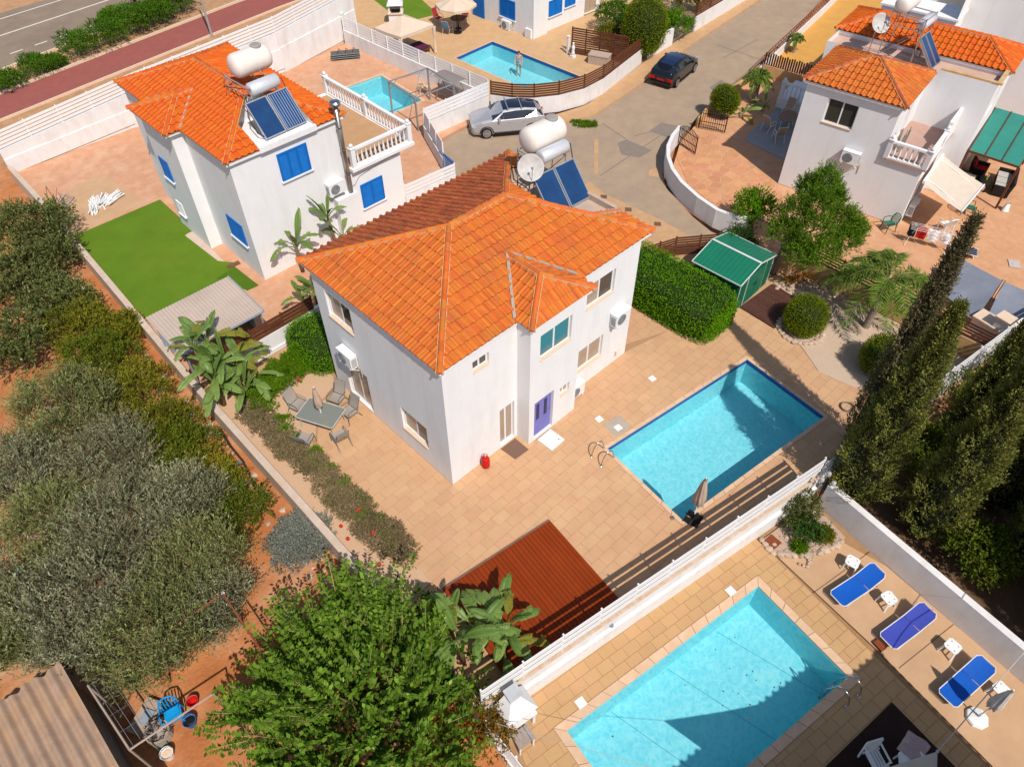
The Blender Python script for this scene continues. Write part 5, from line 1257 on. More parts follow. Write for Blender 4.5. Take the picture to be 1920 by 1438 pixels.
def stool(label, p, rz, src=None, s_=.21, h=.42):
    if src: return dup(src, p, rz, label)
    r = thing('plastic_side_table', label, 'side table', p, rz, 'white side tables')
    t = MB().prism([(-s_,-s_*.7),(-s_*.7,-s_),(s_*.7,-s_),(s_,-s_*.7),(s_,s_*.7),(s_*.7,s_),(-s_*.7,s_),(-s_,s_*.7)], h-.03, h).build('table_top', PLAST, r)
    mb = MB()
    for x in (-.11,.11):
        for y in (-.11,.11): mb.lathe([(.022,0),(.02,.002)], (x,y,h+.0005), 8)
    mb.build('hole', GREY, t)
    for x in (-1,1):
        for y in (-1,1): MB().bar((x*s_*.78,y*s_*.78,h-.031),(x*s_*1.0,y*s_*1.0,0),.05,.03).build('leg', PLAST, r)
    MB().bar((-s_*.85,-s_*.85,.2),(s_*.85,-s_*.85,.2),.02,.03).bar((-s_*.85,s_*.85,.2),(s_*.85,s_*.85,.2),.02,.03).build('stretcher', PLAST, r)
    return r
s0 = stool('white plastic side table between the bright and the faded lounger', (7.05,-13.0,z0+.004), R(-20))
stool('white plastic side table beside the lounger next to the stone bed', (7.4,-11.55,z0+.004), R(10), s0); stool('white plastic side table against the wall between the faded and dark loungers', (6.95,-15.1,z0+.004), R(-8), s0); stool('white plastic side table behind the foot of the closed white parasol', (6.7,-16.65,z0+.004), R(-14), s0)
wb = thing('wooden_block', 'red-brown wooden block at the foot of the faded lounger', 'block', (5.62,-13.55,z0+.004), R(-14)); MB().box(-.13,.13,-.17,.17,0,.02).box(-.12,-.02,-.16,.16,.0201,.09).box(.02,.12,-.16,.16,.0201,.09).build('block', mat('red_wood',(.24,.06,.02),(.18,.05,.02)), wb)
MB().box(-.13,.13,-.16,.16,.0901,.11).build('top_board', mat('red_wood',(.24,.06,.02)), wb)
closed_parasol('closed white parasol in a white plastic foot beside the dark blue lounger', (5.62,-16.55,z0+.004), 2.2, .95, 2.15, .17, 'block', mat('white_canvas',(.62,.57,.53),(.54,.49,.45),sc=5,rough=.95))
for i,(x,y) in enumerate(((1370,1108),(1089,1317))):
    p = G(x,y,z0); o = MB().box(-.14,.14,-.14,.14,0,.015).lathe([(.02,0),(.018,.004)],(0,0,.0151),8).build('skimmer_lid', PLAST, None, loc=(p.x,p.y,z0+.003), rz=cA); tag(o, ('white skimmer lid near the top corner of the lounger pool','white skimmer lid on the ochre slabs beside the masonry barbecue')[i], 'lid')
# masonry barbecue
bq = thing('barbecue', 'white masonry barbecue with tapered hood and timber counter in the corner by the white rails', 'barbecue', (-3.98,-7.28,z0), R(-10))
WB = WALLW
bq.scale = (.82,.82,.80)
MB().box(-.55,-.43,-.42,.38,0,.95).box(.43,.55,-.42,.38,0,.95).box(-.43,.43,.28,.38,0,.95).build('base', WB, bq)
MB().box(-.58,.58,-.48,.40,.951,1.03).build('slab', WB, bq)
MB().box(-.53,-.43,-.3,.38,1.031,1.45).box(.43,.53,-.3,.38,1.031,1.45).box(-.43,.43,.28,.38,1.031,1.45).build('hearth', WB, bq)
mb = MB(); a_, b_ = .60, .22
lo = [(-a_,-.45),(a_,-.45),(a_,.42),(-a_,.42)]; hi = [(-b_,-.02),(b_,-.02),(b_,.36),(-b_,.36)]
mb.add([(x,y,1.451) for x,y in lo]+[(x,y,1.53) for x,y in lo]+[(x,y,2.05) for x,y in hi]+[(x,y,2.35) for x,y in hi], [(3,2,1,0)]+[(4*k+i,4*k+(i+1)%4,4*k+4+(i+1)%4,4*k+4+i) for k in range(3) for i in range(4)]+[(12,13,14,15)])
mb.build('hood', WB, bq); MB().box(-.26,.26,-.06,.40,2.351,2.42).build('chimney_cap', mat('cap_grey',(.48,.50,.51),rough=.8), bq)
mb = MB()
for k in range(4): MB().box(-.05+.17*k-.5,.10+.17*k-.5,-1.05,-.5,.80,.83).build('counter_board', mat('grey_board',(.36,.31,.29),(.28,.24,.22),sc=6), bq)
for x in (-.5,.05): MB().box(x-.03,x+.03,-1.02,-.96,0,.795).build('counter_leg', PLAST, bq)
for i,(x,y) in enumerate(((1140,1160),(1345,1010))):
    p = G(x,y,.55); f = thing('wall_lamp', ('blue-grey lamp bracket low on the white wall opposite the red deck','blue-grey lamp bracket on the white wall near the black parasol slabs')[i], 'lamp', (p.x,p.y,.5)); MB().bar((0,.05,0),(-.05,-.18,.05),.03).build('bracket', GREY, f); MB().lathe([(.02,0),(.07,.05),(.06,.12)], (-.06,-.2,-.06), 10).build('shade', mat('blue_grey',(.2,.26,.33)), f)
# porch floor painted near-black for its shade, white chair, table, cloth, sail and cable
struct('', MB().prism([tuple(G(1672,1316,z0))[:2],tuple(G(1792,1438,z0))[:2],(3.4,-19.5),(-1.5,-18.5),tuple(G(1544,1440,z0))[:2]], z0-.01, z0+.015).build('porch_floor', mat('porch_floor_painted_shade',(.035,.016,.012),(.025,.012,.009),rough=.8)))
wc = thing('plastic_chair', 'white slatted plastic chair on the dark porch floor', 'chair', (2.3,-15.0,z0+.016), R(150))
for k in range(5): MB().box(-.2+.085*k,-.135+.085*k,-.2,.22,.40,.425).build('seat_slat', PLAST, wc)
for k in range(5): MB().obox((-.17+.085*k,-.28,.66),(.06,.02,.46),Matrix.Rotation(R(12),3,'X')).build('back_slat', PLAST, wc)
MB().box(-.25,.25,-.25,-.2,.37,.43).box(-.25,.25,.21,.26,.37,.43).bar((-.24,-.34,.9),(.24,-.34,.9),.04,.05).build('frame', PLAST, wc)
for x in (-.24,.24):
    MB().bar((x,.22,0),(x,.20,.62),.045).build('leg', PLAST, wc); MB().bar((x,-.24,0),(x,-.33,.88),.045).build('leg', PLAST, wc); MB().bar((x,.24,.63),(x,-.3,.65),.05,.03).build('armrest', PLAST, wc)
tt = thing('plastic_table', 'white plastic table on the dark porch floor beside the slatted chair', 'table', (2.75,-15.75,z0+.016), R(30)); MB().prism([(.5*math.cos(t),.42*math.sin(t)) for t in [2*PI*i/8+.39 for i in range(8)]], .70, .73).build('table_top', PLAST, tt)
for x in (-.3,.3):
    for y in (-.25,.25): MB().bar((x,y,0),(x*.9,y*.9,.699),.05).build('leg', PLAST, tt)
rngc = random.Random(4)
clo = MB().grid(lambda u,v: ((u-.5)*.7,(v-.5)*.62,.06*math.sin(5*u+2)*math.cos(4*v)+.02*math.sin(17*u+9*v)-.35*max(0,abs(v-.5)-.3)), 14, 12).build('crumpled_cloth', mat('pink_cloth',(.46,.34,.32),(.38,.27,.26),sc=6,rough=.95), None, loc=(3.15,-15.55,z0+.80), smooth=True); tag(clo, 'pinkish cloth thrown over the white plastic table', 'cloth')
SAILM = mat('cream_sail', (.56,.48,.36), (.50,.42,.31), rough=.9)
c1, c2, c3 = Vector((2.26,-15.69,2.5)), Vector((-1.55,-13.35,2.75)), Vector((-1.3,-17.3,3.0))
def sailf(u, v):
    p = c1.lerp(c2, u).lerp(c3, v); e = .10*math.sin(PI*u)*(1-v); q = .12*math.sin(PI*v); ctr = (c1+c2+c3)/3
    p = p + (ctr-p)*(e*.8+q*(abs(u-.5)*1.2)); p.z -= .1*math.sin(PI*u)*math.sin(PI*v); return p
sa = thing('shade_sail', 'cream shade sail corner over the dark porch, tied by a pale cable', 'shade sail', (2.26,-15.69,2.5)); MB().grid(sailf, 12, 12).build('canvas', SAILM, sa, world=True)
MB().lathe([(.04,-.01),(.04,.01)], c1, 10).build('corner_ring', STEEL, sa, world=True)
CAB = mat('pale_cable', (.50,.45,.38), rough=.7)
MB().tube([c1,(5.94,-16.11,3.0),(9.5,-16.5,3.5)], .014, 5).build('cable', CAB, sa, world=True); MB().tube([c2,(-2.6,-11.6,2.2),(-4.8,-7.4,1.4)], .007, 5).build('cable', CAB, sa, world=True)
# ================================================================== VEGETATION
def leaf_mesh(name, base, d, ln, wd, m, v, rng, fold=.0):
    N = len(base); d = d/np.maximum(np.linalg.norm(d,axis=1,keepdims=True),1e-6)
    ref = rng.normal(size=(N,3)); ref[:,2] += .9
    s = np.cross(d, ref); s /= np.maximum(np.linalg.norm(s,axis=1,keepdims=True),1e-6)
    ln = np.asarray(ln).reshape(-1,1)*np.ones((N,1)); wd = np.asarray(wd).reshape(-1,1)*np.ones((N,1))
    mid = base+d*ln*.45
    P = np.stack([base, mid+s*wd/2, base+d*ln, mid-s*wd/2], 1).reshape(-1,3)
    me = bpy.data.meshes.new(name); me.vertices.add(4*N); me.vertices.foreach_set('co', P.astype(np.float32).ravel())
    me.loops.add(4*N); me.loops.foreach_set('vertex_index', np.arange(4*N, dtype=np.int32)); me.polygons.add(N)
    me.polygons.foreach_set('loop_start', np.arange(0,4*N,4,dtype=np.int32))
    a = me.attributes.new('v','FLOAT','POINT'); a.data.foreach_set('value', np.repeat(np.clip(v,0,1),4).astype(np.float32))
    me.materials.append(m); me.update(); me.validate(); return me
def unit(rng, n, zmin=-1.):
    out = np.zeros((0,3))
    while len(out) < n:
        q = rng.normal(size=(n*2,3)); q /= np.linalg.norm(q,axis=1,keepdims=True); out = np.vstack([out, q[q[:,2] > zmin]])
    return out[:n]
def crown(name, blobs, m, parent, seed=1, twig=(.3,.6), leaves=8, ll=.10, lw=.025, per=60, up=.5, rnd=.4, inner=.5, spread=.9, droop=0., zmin=-.35, wood=None, vb=0., along=(.15,1.), tipv=0.):
    """foliage: leafy twigs that grow out of clumps; blobs = (x,y,z,rx,ry,rz[,weight])"""
    rng = np.random.default_rng(seed); B=[];D=[];V=[];S0=[];DD=[];LL=[]
    for b in blobs:
        c = np.array(b[:3]); r = np.array(b[3:6]); n = int(per*(b[6] if len(b) > 6 else 1))
        if n < 1: continue
        q = unit(rng, n, zmin); rad = inner+(1-inner)*rng.random((n,1))**.6
        st = c+q*r*rad; d = q*(1-up*.4)+np.array([0,0,up])+rng.normal(size=(n,3))*rnd; d /= np.linalg.norm(d,axis=1,keepdims=True)
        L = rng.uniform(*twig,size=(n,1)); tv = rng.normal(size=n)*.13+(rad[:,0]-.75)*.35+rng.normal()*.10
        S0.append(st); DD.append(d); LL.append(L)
        for i in range(leaves):
            t = along[0]+(along[1]-along[0])*(i+rng.random((n,1))*.6)/leaves
            p = st+d*L*t; p[:,2] -= droop*(L[:,0]*t[:,0])**2
            perp = rng.normal(size=(n,3)); ld = d+perp*spread*.7; ld[:,2] += .12
            B.append(p); D.append(ld); V.append(.42+tv+rng.normal(size=n)*.13+vb+tipv*(t[:,0]-.5))  # tips lighter, inner leaves darker: crown light and shade painted in
    B = np.vstack(B); D = np.vstack(D); V = np.concatenate(V)
    me = leaf_mesh(name, B, D, ll*rng.uniform(.7,1.25,len(B)), lw*rng.uniform(.75,1.2,len(B)), m, V, rng)
    o = link(name, me, parent, True)
    if wood:
        S = np.vstack(S0); d = np.vstack(DD); L = np.vstack(LL)[:,0]
        link('twigs', leaf_mesh('twigs', S-d*.12, d, L+.1, np.full(len(S),wood[1]), wood[0], np.full(len(S),.5), rng), parent, True)
    return o
BARK = mat('bark', (.20,.13,.085), (.11,.07,.045), sc=9, rough=.95, bump=.02, bsc=20)
BARKG = mat('grey_bark', (.30,.24,.19), (.20,.155,.12), sc=9, rough=.95)
TWIG = mat('twig_wood', (.46,.33,.19), (.36,.25,.14), rough=.9)
def trunk(parent, base, top, r0, r1, limbs=(), m=None, seed=1):
    rng = random.Random(seed); base = Vector(base); top = Vector(top); mb = MB(); k = 6
    pts = [base.lerp(top, i/k)+Vector((rng.uniform(-1,1),rng.uniform(-1,1),0))*r0*.5*(0 < i < k) for i in range(k+1)]
    mb.tube(pts, [r0*1.35]+[r0+(r1-r0)*i/k for i in range(1,k+1)], 8)
    for l in limbs:
        l = Vector(l); s = pts[rng.randint(2,k)]; mid = s.lerp(l,.5)+Vector((rng.uniform(-.15,.15),rng.uniform(-.15,.15),rng.uniform(.05,.25)))
        mb.tube([s, s.lerp(mid,.5), mid, l], [r1*.9,r1*.7,r1*.5,r1*.2], 6)
    return mb.build('trunk', m or BARK, parent, world=True, smooth=True)
def tree(name, label, base, h, rad, nb, m, seed, per=70, flat=.75, tr=.14, group=None, cat='tree', lo=.35, bark=None, blob=.45, **kw):
    rng = random.Random(seed); base = Vector(base); r = thing(name, label, cat, base, 0, group); blobs = []
    ch = h*(1-lo)/2; cz = base.z+h*lo+ch
    for i in range(nb):
        a = i*2.399+rng.uniform(-.4,.4); t = (i+.5)/nb; u = 1-2*t*.78; q = math.sqrt(max(0,1-u*u)); k = rng.uniform(.62,1.0)
        br = rad*blob*rng.uniform(.7,1.25)
        blobs.append((base.x+rad*q*k*.82*math.cos(a), base.y+rad*q*k*.82*math.sin(a), cz+ch*u*k*.8, br, br, br*flat))
    trunk(r, base, (base.x,base.y,base.z+h*.55), tr, tr*.5, [b[:3] for b in blobs], bark, seed)
    crown('crown', blobs, m, r, seed, per=per, **kw); return r

OLIVE = leafmat('olive_leaf', (.036,.042,.018), (.330,.340,.185), (.44,.44,.28), trans=.2)
OLIVE2 = leafmat('olive_leaf_green', (.036,.048,.012), (.290,.330,.105), (.38,.42,.19), trans=.25)
CAROB = leafmat('carob_leaf', (.030,.042,.010), (.250,.280,.085), (.36,.38,.17), trans=.25)
CITR = leafmat('bronze_green_leaf', (.050,.065,.006), (.310,.300,.028), (.46,.24,.02), trans=.3)
MULB = leafmat('mulberry_leaf', (.035,.085,.006), (.235,.390,.040), (.40,.54,.11), trans=.35)
CYP = leafmat('cypress_leaf', (.035,.042,.009), (.270,.280,.060), (.38,.37,.10), trans=.15)
CYPB = leafmat('cypress_leaf_brown', (.065,.058,.028), (.240,.205,.095), (.34,.27,.16), trans=.15)
HEDG = leafmat('hedge_leaf', (.045,.125,.004), (.210,.450,.010), (.30,.52,.03), trans=.35)
HEDY = leafmat('topiary_leaf', (.075,.115,.004), (.270,.325,.010), (.36,.40,.03), trans=.35)
FEATH = leafmat('feathery_leaf', (.045,.100,.008), (.250,.420,.030), (.36,.52,.07), trans=.4)
DARKG = leafmat('dark_shrub_leaf', (.020,.050,.008), (.085,.180,.028), (.14,.25,.06), trans=.25)
GREYB = leafmat('grey_shrub_leaf', (.110,.120,.100), (.330,.350,.290), (.42,.43,.36), trans=.15)
GCOV = leafmat('ground_cover_leaf', (.10,.095,.030), (.40,.29,.17), (.52,.33,.22), trans=.25)
GCOVG = leafmat('ground_cover_green', (.045,.105,.004), (.180,.330,.012), (.26,.40,.03), trans=.3)
ROADB = leafmat('roadside_leaf', (.030,.080,.006), (.135,.285,.018), (.20,.36,.04), trans=.3)
BOUG = leafmat('orange_bract', (.10,.11,.01), (.34,.14,.015), (.55,.12,.01), trans=.3)
LEMON = leafmat('lemon_leaf', (.040,.065,.006), (.190,.240,.022), (.3,.34,.05), trans=.35)
zf_ = -.45
def fl(px, py, z): p = G(px,py,z); return p
OL = [((112,760),2.9,2.5,13),((30,880),2.5,2.1,13),((210,850),2.5,1.9,10),((95,990),2.7,2.4,13),((230,985),3.1,2.5,15),((345,935),2.6,1.7,10),((360,1060),2.7,2.0,11),((170,1120),2.9,2.4,13),((40,1130),2.6,2.0,10),((290,1190),2.8,2.0,11),((150,1205),2.4,1.4,8),((395,1130),2.3,1.5,8),((15,1190),2.4,1.5,8)]
olab = ['olive tree beside the red soil clearing, next to the dark carob', 'grey olive tree beyond the soil clearing', 'olive tree against the bronze bushes by the wall', 'silvery olive tree in the middle of the grove', 'largest silvery olive tree, beside the soil gap in the grove', 'small olive tree beside the bronze bush and the low wall end',
        'olive tree with bare grey twigs beside the rusty pipe frame', 'olive tree between the silvery grove and the rusty pipe', 'olive tree with pale blue scraps under it', 'olive tree leaning over the lower rusty pipe', 'olive tree right behind the ribbed hut roof', 'low olive tree beside the corner of the rusty pipe frame', 'olive tree behind the far corner of the ribbed hut roof']
for i, ((px,py),h,rad,nb) in enumerate(OL):
    p = G(px,py,h*.55); rad *= .86
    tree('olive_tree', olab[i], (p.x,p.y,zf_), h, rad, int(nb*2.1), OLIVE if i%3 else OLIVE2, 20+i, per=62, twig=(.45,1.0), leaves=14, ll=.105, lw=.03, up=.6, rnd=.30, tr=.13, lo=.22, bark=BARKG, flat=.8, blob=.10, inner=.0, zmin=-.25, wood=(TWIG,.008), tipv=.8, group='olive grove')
CA = [((60,420),2.6,2.0,11),((20,520),2.4,2.2,10),((110,560),2.0,1.6,8),((15,640),2.2,1.7,8),((95,470),1.9,1.3,6)]
calab = ['dark carob tree beside the rubble at the lawn wall end', 'dark carob tree at the head of the grove, over red soil', 'dark leafy carob bush between the red soil and the lawn wall', 'dark carob tree above the bare red soil patch', 'small carob bush leaning on the raw concrete wall']
for i, ((px,py),h,rad,nb) in enumerate(CA):
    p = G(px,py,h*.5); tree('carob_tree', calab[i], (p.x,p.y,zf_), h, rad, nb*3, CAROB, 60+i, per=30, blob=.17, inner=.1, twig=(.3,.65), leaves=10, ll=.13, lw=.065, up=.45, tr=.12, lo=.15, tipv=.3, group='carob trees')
CI = [((165,600),1.6,1.15,7),((205,665),1.6,1.2,7),((265,725),1.7,1.25,8),((310,800),1.7,1.3,8),((350,840),1.5,1.1,7),((405,890),1.5,1.05,6),((440,950),1.5,1.15,7),((240,610),1.2,.8,5)]
cilab = ['bronze bush along the wall opposite the upper end of the lawn', 'bronze-green bush along the wall opposite the middle of the lawn', 'bronze-green bush along the wall opposite the lower end of the lawn', 'big bronze bush along the wall opposite the grey ribbed roof', 'bronze bush beside the soil opening under the banana clump', 'bronze bush next to the black hose on the wall', 'bronze bush beside the blue-grey shrub at the wall end', 'small bronze bush right under the raw concrete wall by the lawn']
for i, ((px,py),h,rad,nb) in enumerate(CI):
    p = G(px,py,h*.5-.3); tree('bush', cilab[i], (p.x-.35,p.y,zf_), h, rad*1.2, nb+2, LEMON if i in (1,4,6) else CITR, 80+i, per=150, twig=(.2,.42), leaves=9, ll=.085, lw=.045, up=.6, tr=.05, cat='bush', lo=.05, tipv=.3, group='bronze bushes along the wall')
# grey cushion shrub
p = G(560,1000,.45); g = thing('grey_shrub', 'low blue-grey cushion shrub at the end of the raw wall', 'shrub', (p.x,p.y,zf_))
bl = [(p.x+.95*math.sqrt((i+.5)/26)*math.cos(i*2.4)*1.05, p.y+.95*math.sqrt((i+.5)/26)*math.sin(i*2.4), .18-.28*((i+.5)/26), .33,.33,.22) for i in range(26)]
crown('foliage', bl, GREYB, g, 7, per=110, twig=(.10,.2), leaves=7, ll=.07, lw=.03, up=.7, zmin=0)
trunk(g, (p.x,p.y,zf_), (p.x,p.y,.1), .07, .04, [b[:3] for b in bl[::4]])
# mulberry with long whips
p = Vector((-7.1,-4.35,zf_)); mu = thing('mulberry_tree', 'broad leafy mulberry with long upright shoots beside the red deck', 'tree', p)
rng = np.random.default_rng(5); S=[];Dm=[];Lm=[]
NS = 640
cl = [(math.sqrt((i+.4)/26)*2.75*math.cos(2.4*i), math.sqrt((i+.4)/26)*2.75*math.sin(2.4*i), rng.uniform(-.25,.35)) for i in range(26)]
for i in range(NS):
    cx, cy, cz = cl[i%26]; rr = math.hypot(cx,cy); k = rr/2.75
    st = np.array([p.x+cx+rng.normal()*.28, p.y+cy+rng.normal()*.28, 1.75-.75*k*k+cz+.25*rng.random()])
    lean = np.array([cx,cy,0])/max(rr,.3); tl = .12+.55*k*rng.uniform(.2,1.2)
    d = np.array([lean[0]*tl+rng.normal()*.22, lean[1]*tl+rng.normal()*.22, 1.0-.55*k*rng.random()]); d /= np.linalg.norm(d)
    S.append(st); Dm.append(d); Lm.append(rng.uniform(.6,2.1)*(1.0-.15*k)*(1+.35*np.sin(i%26*1.7)))
S = np.array(S); Dm = np.array(Dm); Lm = np.array(Lm); B=[];D2=[];V=[]
tv = rng.normal(size=NS)*.10
for i in range(34):
    t = .08+.92*(i+rng.random(NS)*.5)/34; q = S+Dm*(Lm*t)[:,None]; q[:,2] -= .06*(Lm*t)**2
    # leaves sit left and right of the shoot
    side = np.cross(Dm, np.array([0,0,1.])); side /= np.maximum(np.linalg.norm(side,axis=1,keepdims=True),1e-6)
    ang = rng.uniform(-.9,.9,NS)+(PI if i%2 else 0); up_ = np.cross(side, Dm)
    ld = side*np.cos(ang)[:,None]+up_*np.sin(ang)[:,None]*.6+Dm*.45; ld[:,2] += .15-.25*rng.random(NS)
    B.append(q); D2.append(ld); V.append(.38+tv+rng.normal(size=NS)*.16+.12*t)
B = np.vstack(B); D2 = np.vstack(D2); V = np.concatenate(V)
link('crown', leaf_mesh('crown', B, D2,   .17*rng.uniform(.55,1.2,len(B)), .11*rng.uniform(.7,1.15,len(B)), MULB, V, rng), mu, True)
link('shoots', leaf_mesh('shoots', S, Dm, Lm*.96, np.full(NS,.019), TWIG, np.full(NS,.5), rng), mu, True)
trunk(mu, p, (p.x,p.y,1.0), .17, .08, [tuple(S[i*35]) for i in range(14)], BARK, 3)
crown('inner_leaves', [(p.x+2.9*math.sqrt((i+.5)/30)*math.cos(2.4*i), p.y+2.9*math.sqrt((i+.5)/30)*math.sin(2.4*i), 1.2, .7,.7,.5) for i in range(30)], MULB, mu, 9, per=50, twig=(.3,.6), leaves=7, ll=.14, lw=.09, up=.3, vb=-.25)
p = G(885,1385,.6); bg_ = thing('flowering_bush', 'orange-flowered bush beside the white rails under the mulberry', 'bush', (p.x,p.y,zf_)); 
bl = [(p.x+rng.normal()*.55,p.y+rng.normal()*.6,.3+rng.random()*.5,.4,.4,.35) for i in range(9)]; crown('foliage', bl, BOUG, bg_, 3, per=90, twig=(.2,.4), leaves=7, ll=.08, lw=.05, up=.5); trunk(bg_, (p.x,p.y,zf_), (p.x,p.y,.3), .05,.03,[b[:3] for b in bl])

# cypresses
def cypress(label, base, h, r, m, seed, dens=1., brown=False):
    rg = np.random.default_rng(seed); b = Vector(base); t = thing('cypress_tree', label, 'tree', b, 0, 'cypress row')
    trunk(t, b, (b.x,b.y,b.z+h*.9), r*.13, .02, (), BARK, seed)
    n = int(8200*dens*h*r/10); zz = rg.random(n)**.85; prof = np.clip(np.minimum(zz*4.5+.45,1)*(1-zz**1.35)**.8, .03, 1)
    a = rg.random(n)*2*PI; lump = 1+.15*np.sin(a*4+zz*17)+.13*np.sin(a*7-zz*31)+.10*np.sin(zz*47+a*3)
    rad = r*prof*lump*(.70+.30*rg.random(n)**.5)
    st = np.stack([b.x+rad*np.cos(a), b.y+rad*np.sin(a), b.z+.25+zz*h*.97], 1)
    d = np.stack([np.cos(a)*.55, np.sin(a)*.55, np.full(n,1.)],1)+rg.normal(size=(n,3))*.22; d /= np.linalg.norm(d,axis=1,keepdims=True)
    B=[];D=[];V=[]; L = rg.uniform(.16,.34,n); tv = (lump-1)*1.1+rg.normal(size=n)*.10
    for i in range(6):
        q = st+d*(L*(i+rg.random(n)*.6)/6)[:,None]; B.append(q); D.append(d+rg.normal(size=(n,3))*.45); V.append(.45+tv+rg.normal(size=n)*.12)
    B = np.vstack(B); D = np.vstack(D); V = np.concatenate(V)
    link('crown', leaf_mesh('crown', B, D, .085*rg.uniform(.7,1.3,len(B)), .034*rg.uniform(.7,1.3,len(B)), m, V, rg), t, True)
    mb = MB(); mb.lathe([(r*.5,.5),(r*.58,h*.2),(r*.45,h*.5),(r*.22,h*.78),(.02,h*.93)], b, 12); mb.build('dark_core', mat('crown_core',(.02,.022,.010),(.012,.014,.006)), t, world=True)  # solid dark filler core inside the crown
    return t
cypress('broad dark cypress rising beside the corner of the pool and the white rails', (9.85,-10.15,-.44), 9.2, .98, CYP, 1)
cypress('tall thin cypress with brownish top behind the pool corner', (11.75,-9.15,-.03), 10.2, .55, CYPB, 2)
cypress('olive-green cypress behind the white wall, in the dark gap of trees', (10.35,-12.5,-.44), 9.2, 1.0, CYP, 3)
cypress('cypress behind the white wall opposite the faded lounger', (11.4,-15.4,-.44), 8.6, .9, CYP, 4)
cypress('slim cypress among the lemon trees by the white slats', (14.0,-11.6,-.44), 7.4, .55, CYP, 5)
cypress('unseen shade cypress added at the end of the white wall beyond the closed white parasol', (9.2,-18.6,-.44), 8.6, 1.15, CYP, 6)  # out-of-view tree added to cast shade over the orchard
cypress('unseen shade cypress added in the row beyond the closed white parasol, farther from the wall', (11.6,-18.4,-.44), 9.2, 1.2, CYP, 7)  # also out of view, added for its shadow
cypress('unseen shade cypress added deep in the dark trees behind the lounger wall', (13.6,-16.8,-.44), 9.0, 1.2, CYP, 8)  # unseen, added to darken the ground behind the wall
cypress('cypress deep in the dark trees behind the lemon trees', (13.4,-14.0,-.44), 8.8, 1.1, CYP, 9)
cypress('unseen shade cypress added in the shaded row past the end of the lounger terrace', (9.6,-21.5,-.44), 9.5, 1.2, CYP, 10)  # outside the view, added as a shade caster
LE = [((12.1,-12.2),1.9,1.0),((13.1,-11.3),1.9,.9),((15.6,-12.0),2.6,1.5),((17.8,-12.4),2.7,1.5),((20.4,-12.6),2.6,1.4),((11.0,-17.0),2.6,1.4),((16.5,-14.5),3.0,1.8),((14.8,-18.5),3.0,1.8),((10.2,-14.3),1.7,.9)]
lel = ['lemon tree in the dark gap between the cypresses', 'lemon tree behind the broad cypress near the white slats', 'lemon tree just outside the white slats', 'lemon tree outside the white slats toward the white barbecue', 'lemon tree outside the corner of the terracotta yard', 'lemon tree in the shade behind the dark lounger', 'dark lemon tree deep behind the cypress row', 'dark lemon tree farthest into the shaded orchard', 'small lemon bush in the deep shade under the olive-green cypress']
for i, (q,h,rad) in enumerate(LE): tree('lemon_tree', lel[i], (*q,-.44), h, rad, 8, LEMON, 140+i, per=110, twig=(.25,.5), leaves=8, ll=.10, lw=.06, up=.4, tr=.08, lo=.15, group='lemon trees')

# hedges and clipped shapes
def clipped(name, label, pts, nrm, m, core, ll=.055, lw=.035, seed=1, cat='hedge', group=None, vfun=None, origin=(0,0,0), rough=.05):
    rg = np.random.default_rng(seed); r = thing(name, label, cat, origin, 0, group)
    N = len(pts); P = pts+nrm*(rg.normal(size=(N,1))*rough); d = nrm*.9+rg.normal(size=(N,3))*.75; d[:,2] += .25
    f = np.sin(pts[:,0]*5.1+pts[:,1]*3.3)*np.sin(pts[:,1]*4.7-pts[:,2]*6.1)*.12
    link('foliage', leaf_mesh('foliage', P, d, ll*rg.uniform(.7,1.4,N), lw*rg.uniform(.7,1.3,N), m, .48+f+rg.normal(size=N)*.17, rg), r, True)
    core.build('dark_core', mat('hedge_core',(.018,.035,.006),(.012,.022,.004)), r, world=True); return r  # solid dark core added to block the view through the leaves
def superell(c, r, n, rng, e=2., zmin=-.9, cut=None):
    q = unit(rng, n, zmin); k = (np.abs(q[:,0])**e+np.abs(q[:,1])**e+np.abs(q[:,2])**e)**(-1/e); p = q*k[:,None]
    g_ = np.sign(p)*np.abs(p)**(e-1)/np.array(r); g_ /= np.linalg.norm(g_,axis=1,keepdims=True)
    return np.array(c)+p*np.array(r), g_
def core_of(c, r, e=2., s=.93):
    mb = MB()
    def f(u, v):
        a = 2*PI*u; b = PI*v-PI/2; q = np.array([math.cos(a)*math.cos(b), math.sin(a)*math.cos(b), math.sin(b)]); k = (abs(q[0])**e+abs(q[1])**e+abs(q[2])**e)**(-1/e)
        return Vector(c)+Vector((q[0]*k*r[0]*s, q[1]*k*r[1]*s, q[2]*k*r[2]*s))
    return mb.grid(f, 20, 12)
rg = np.random.default_rng(11)
c, r_ = (13.3,.75,.62), (1.28,2.85,.98)
P, Nn = superell(c, r_, 30000, rg, 7.); clipped('hedge', 'large clipped box-shaped hedge between the pool villa and the green shed', P, Nn, HEDG, core_of(c,r_,7.), .07,.045,1,origin=(13.3,.75,0))
c, r_ = (.35,8.75,.70), (.95,1.25,.95)
P, Nn = superell(c, r_, 11000, rg, 3.2); clipped('hedge', 'rounded bright green hedge between the villa end wall and the white garden wall', P, Nn, HEDG, core_of(c,r_,3.2), .06,.04,2,origin=(.35,8.75,0))
for i, (q,rad) in enumerate((((16.06,-4.43),.80),((16.15,-7.9),.82))):
    c, r_ = (*q,.78), (rad,rad,.80); P, Nn = superell(c, r_, 9000, rg, 2.5); clipped('topiary_bush', ('round clipped bush ringed with stones beside the small dark deck','round clipped bush on the gravel under the tall cypress')[i], P, Nn, HEDY, core_of(c,r_,2.5), .05,.035,3+i,cat='bush',origin=(*q,0))
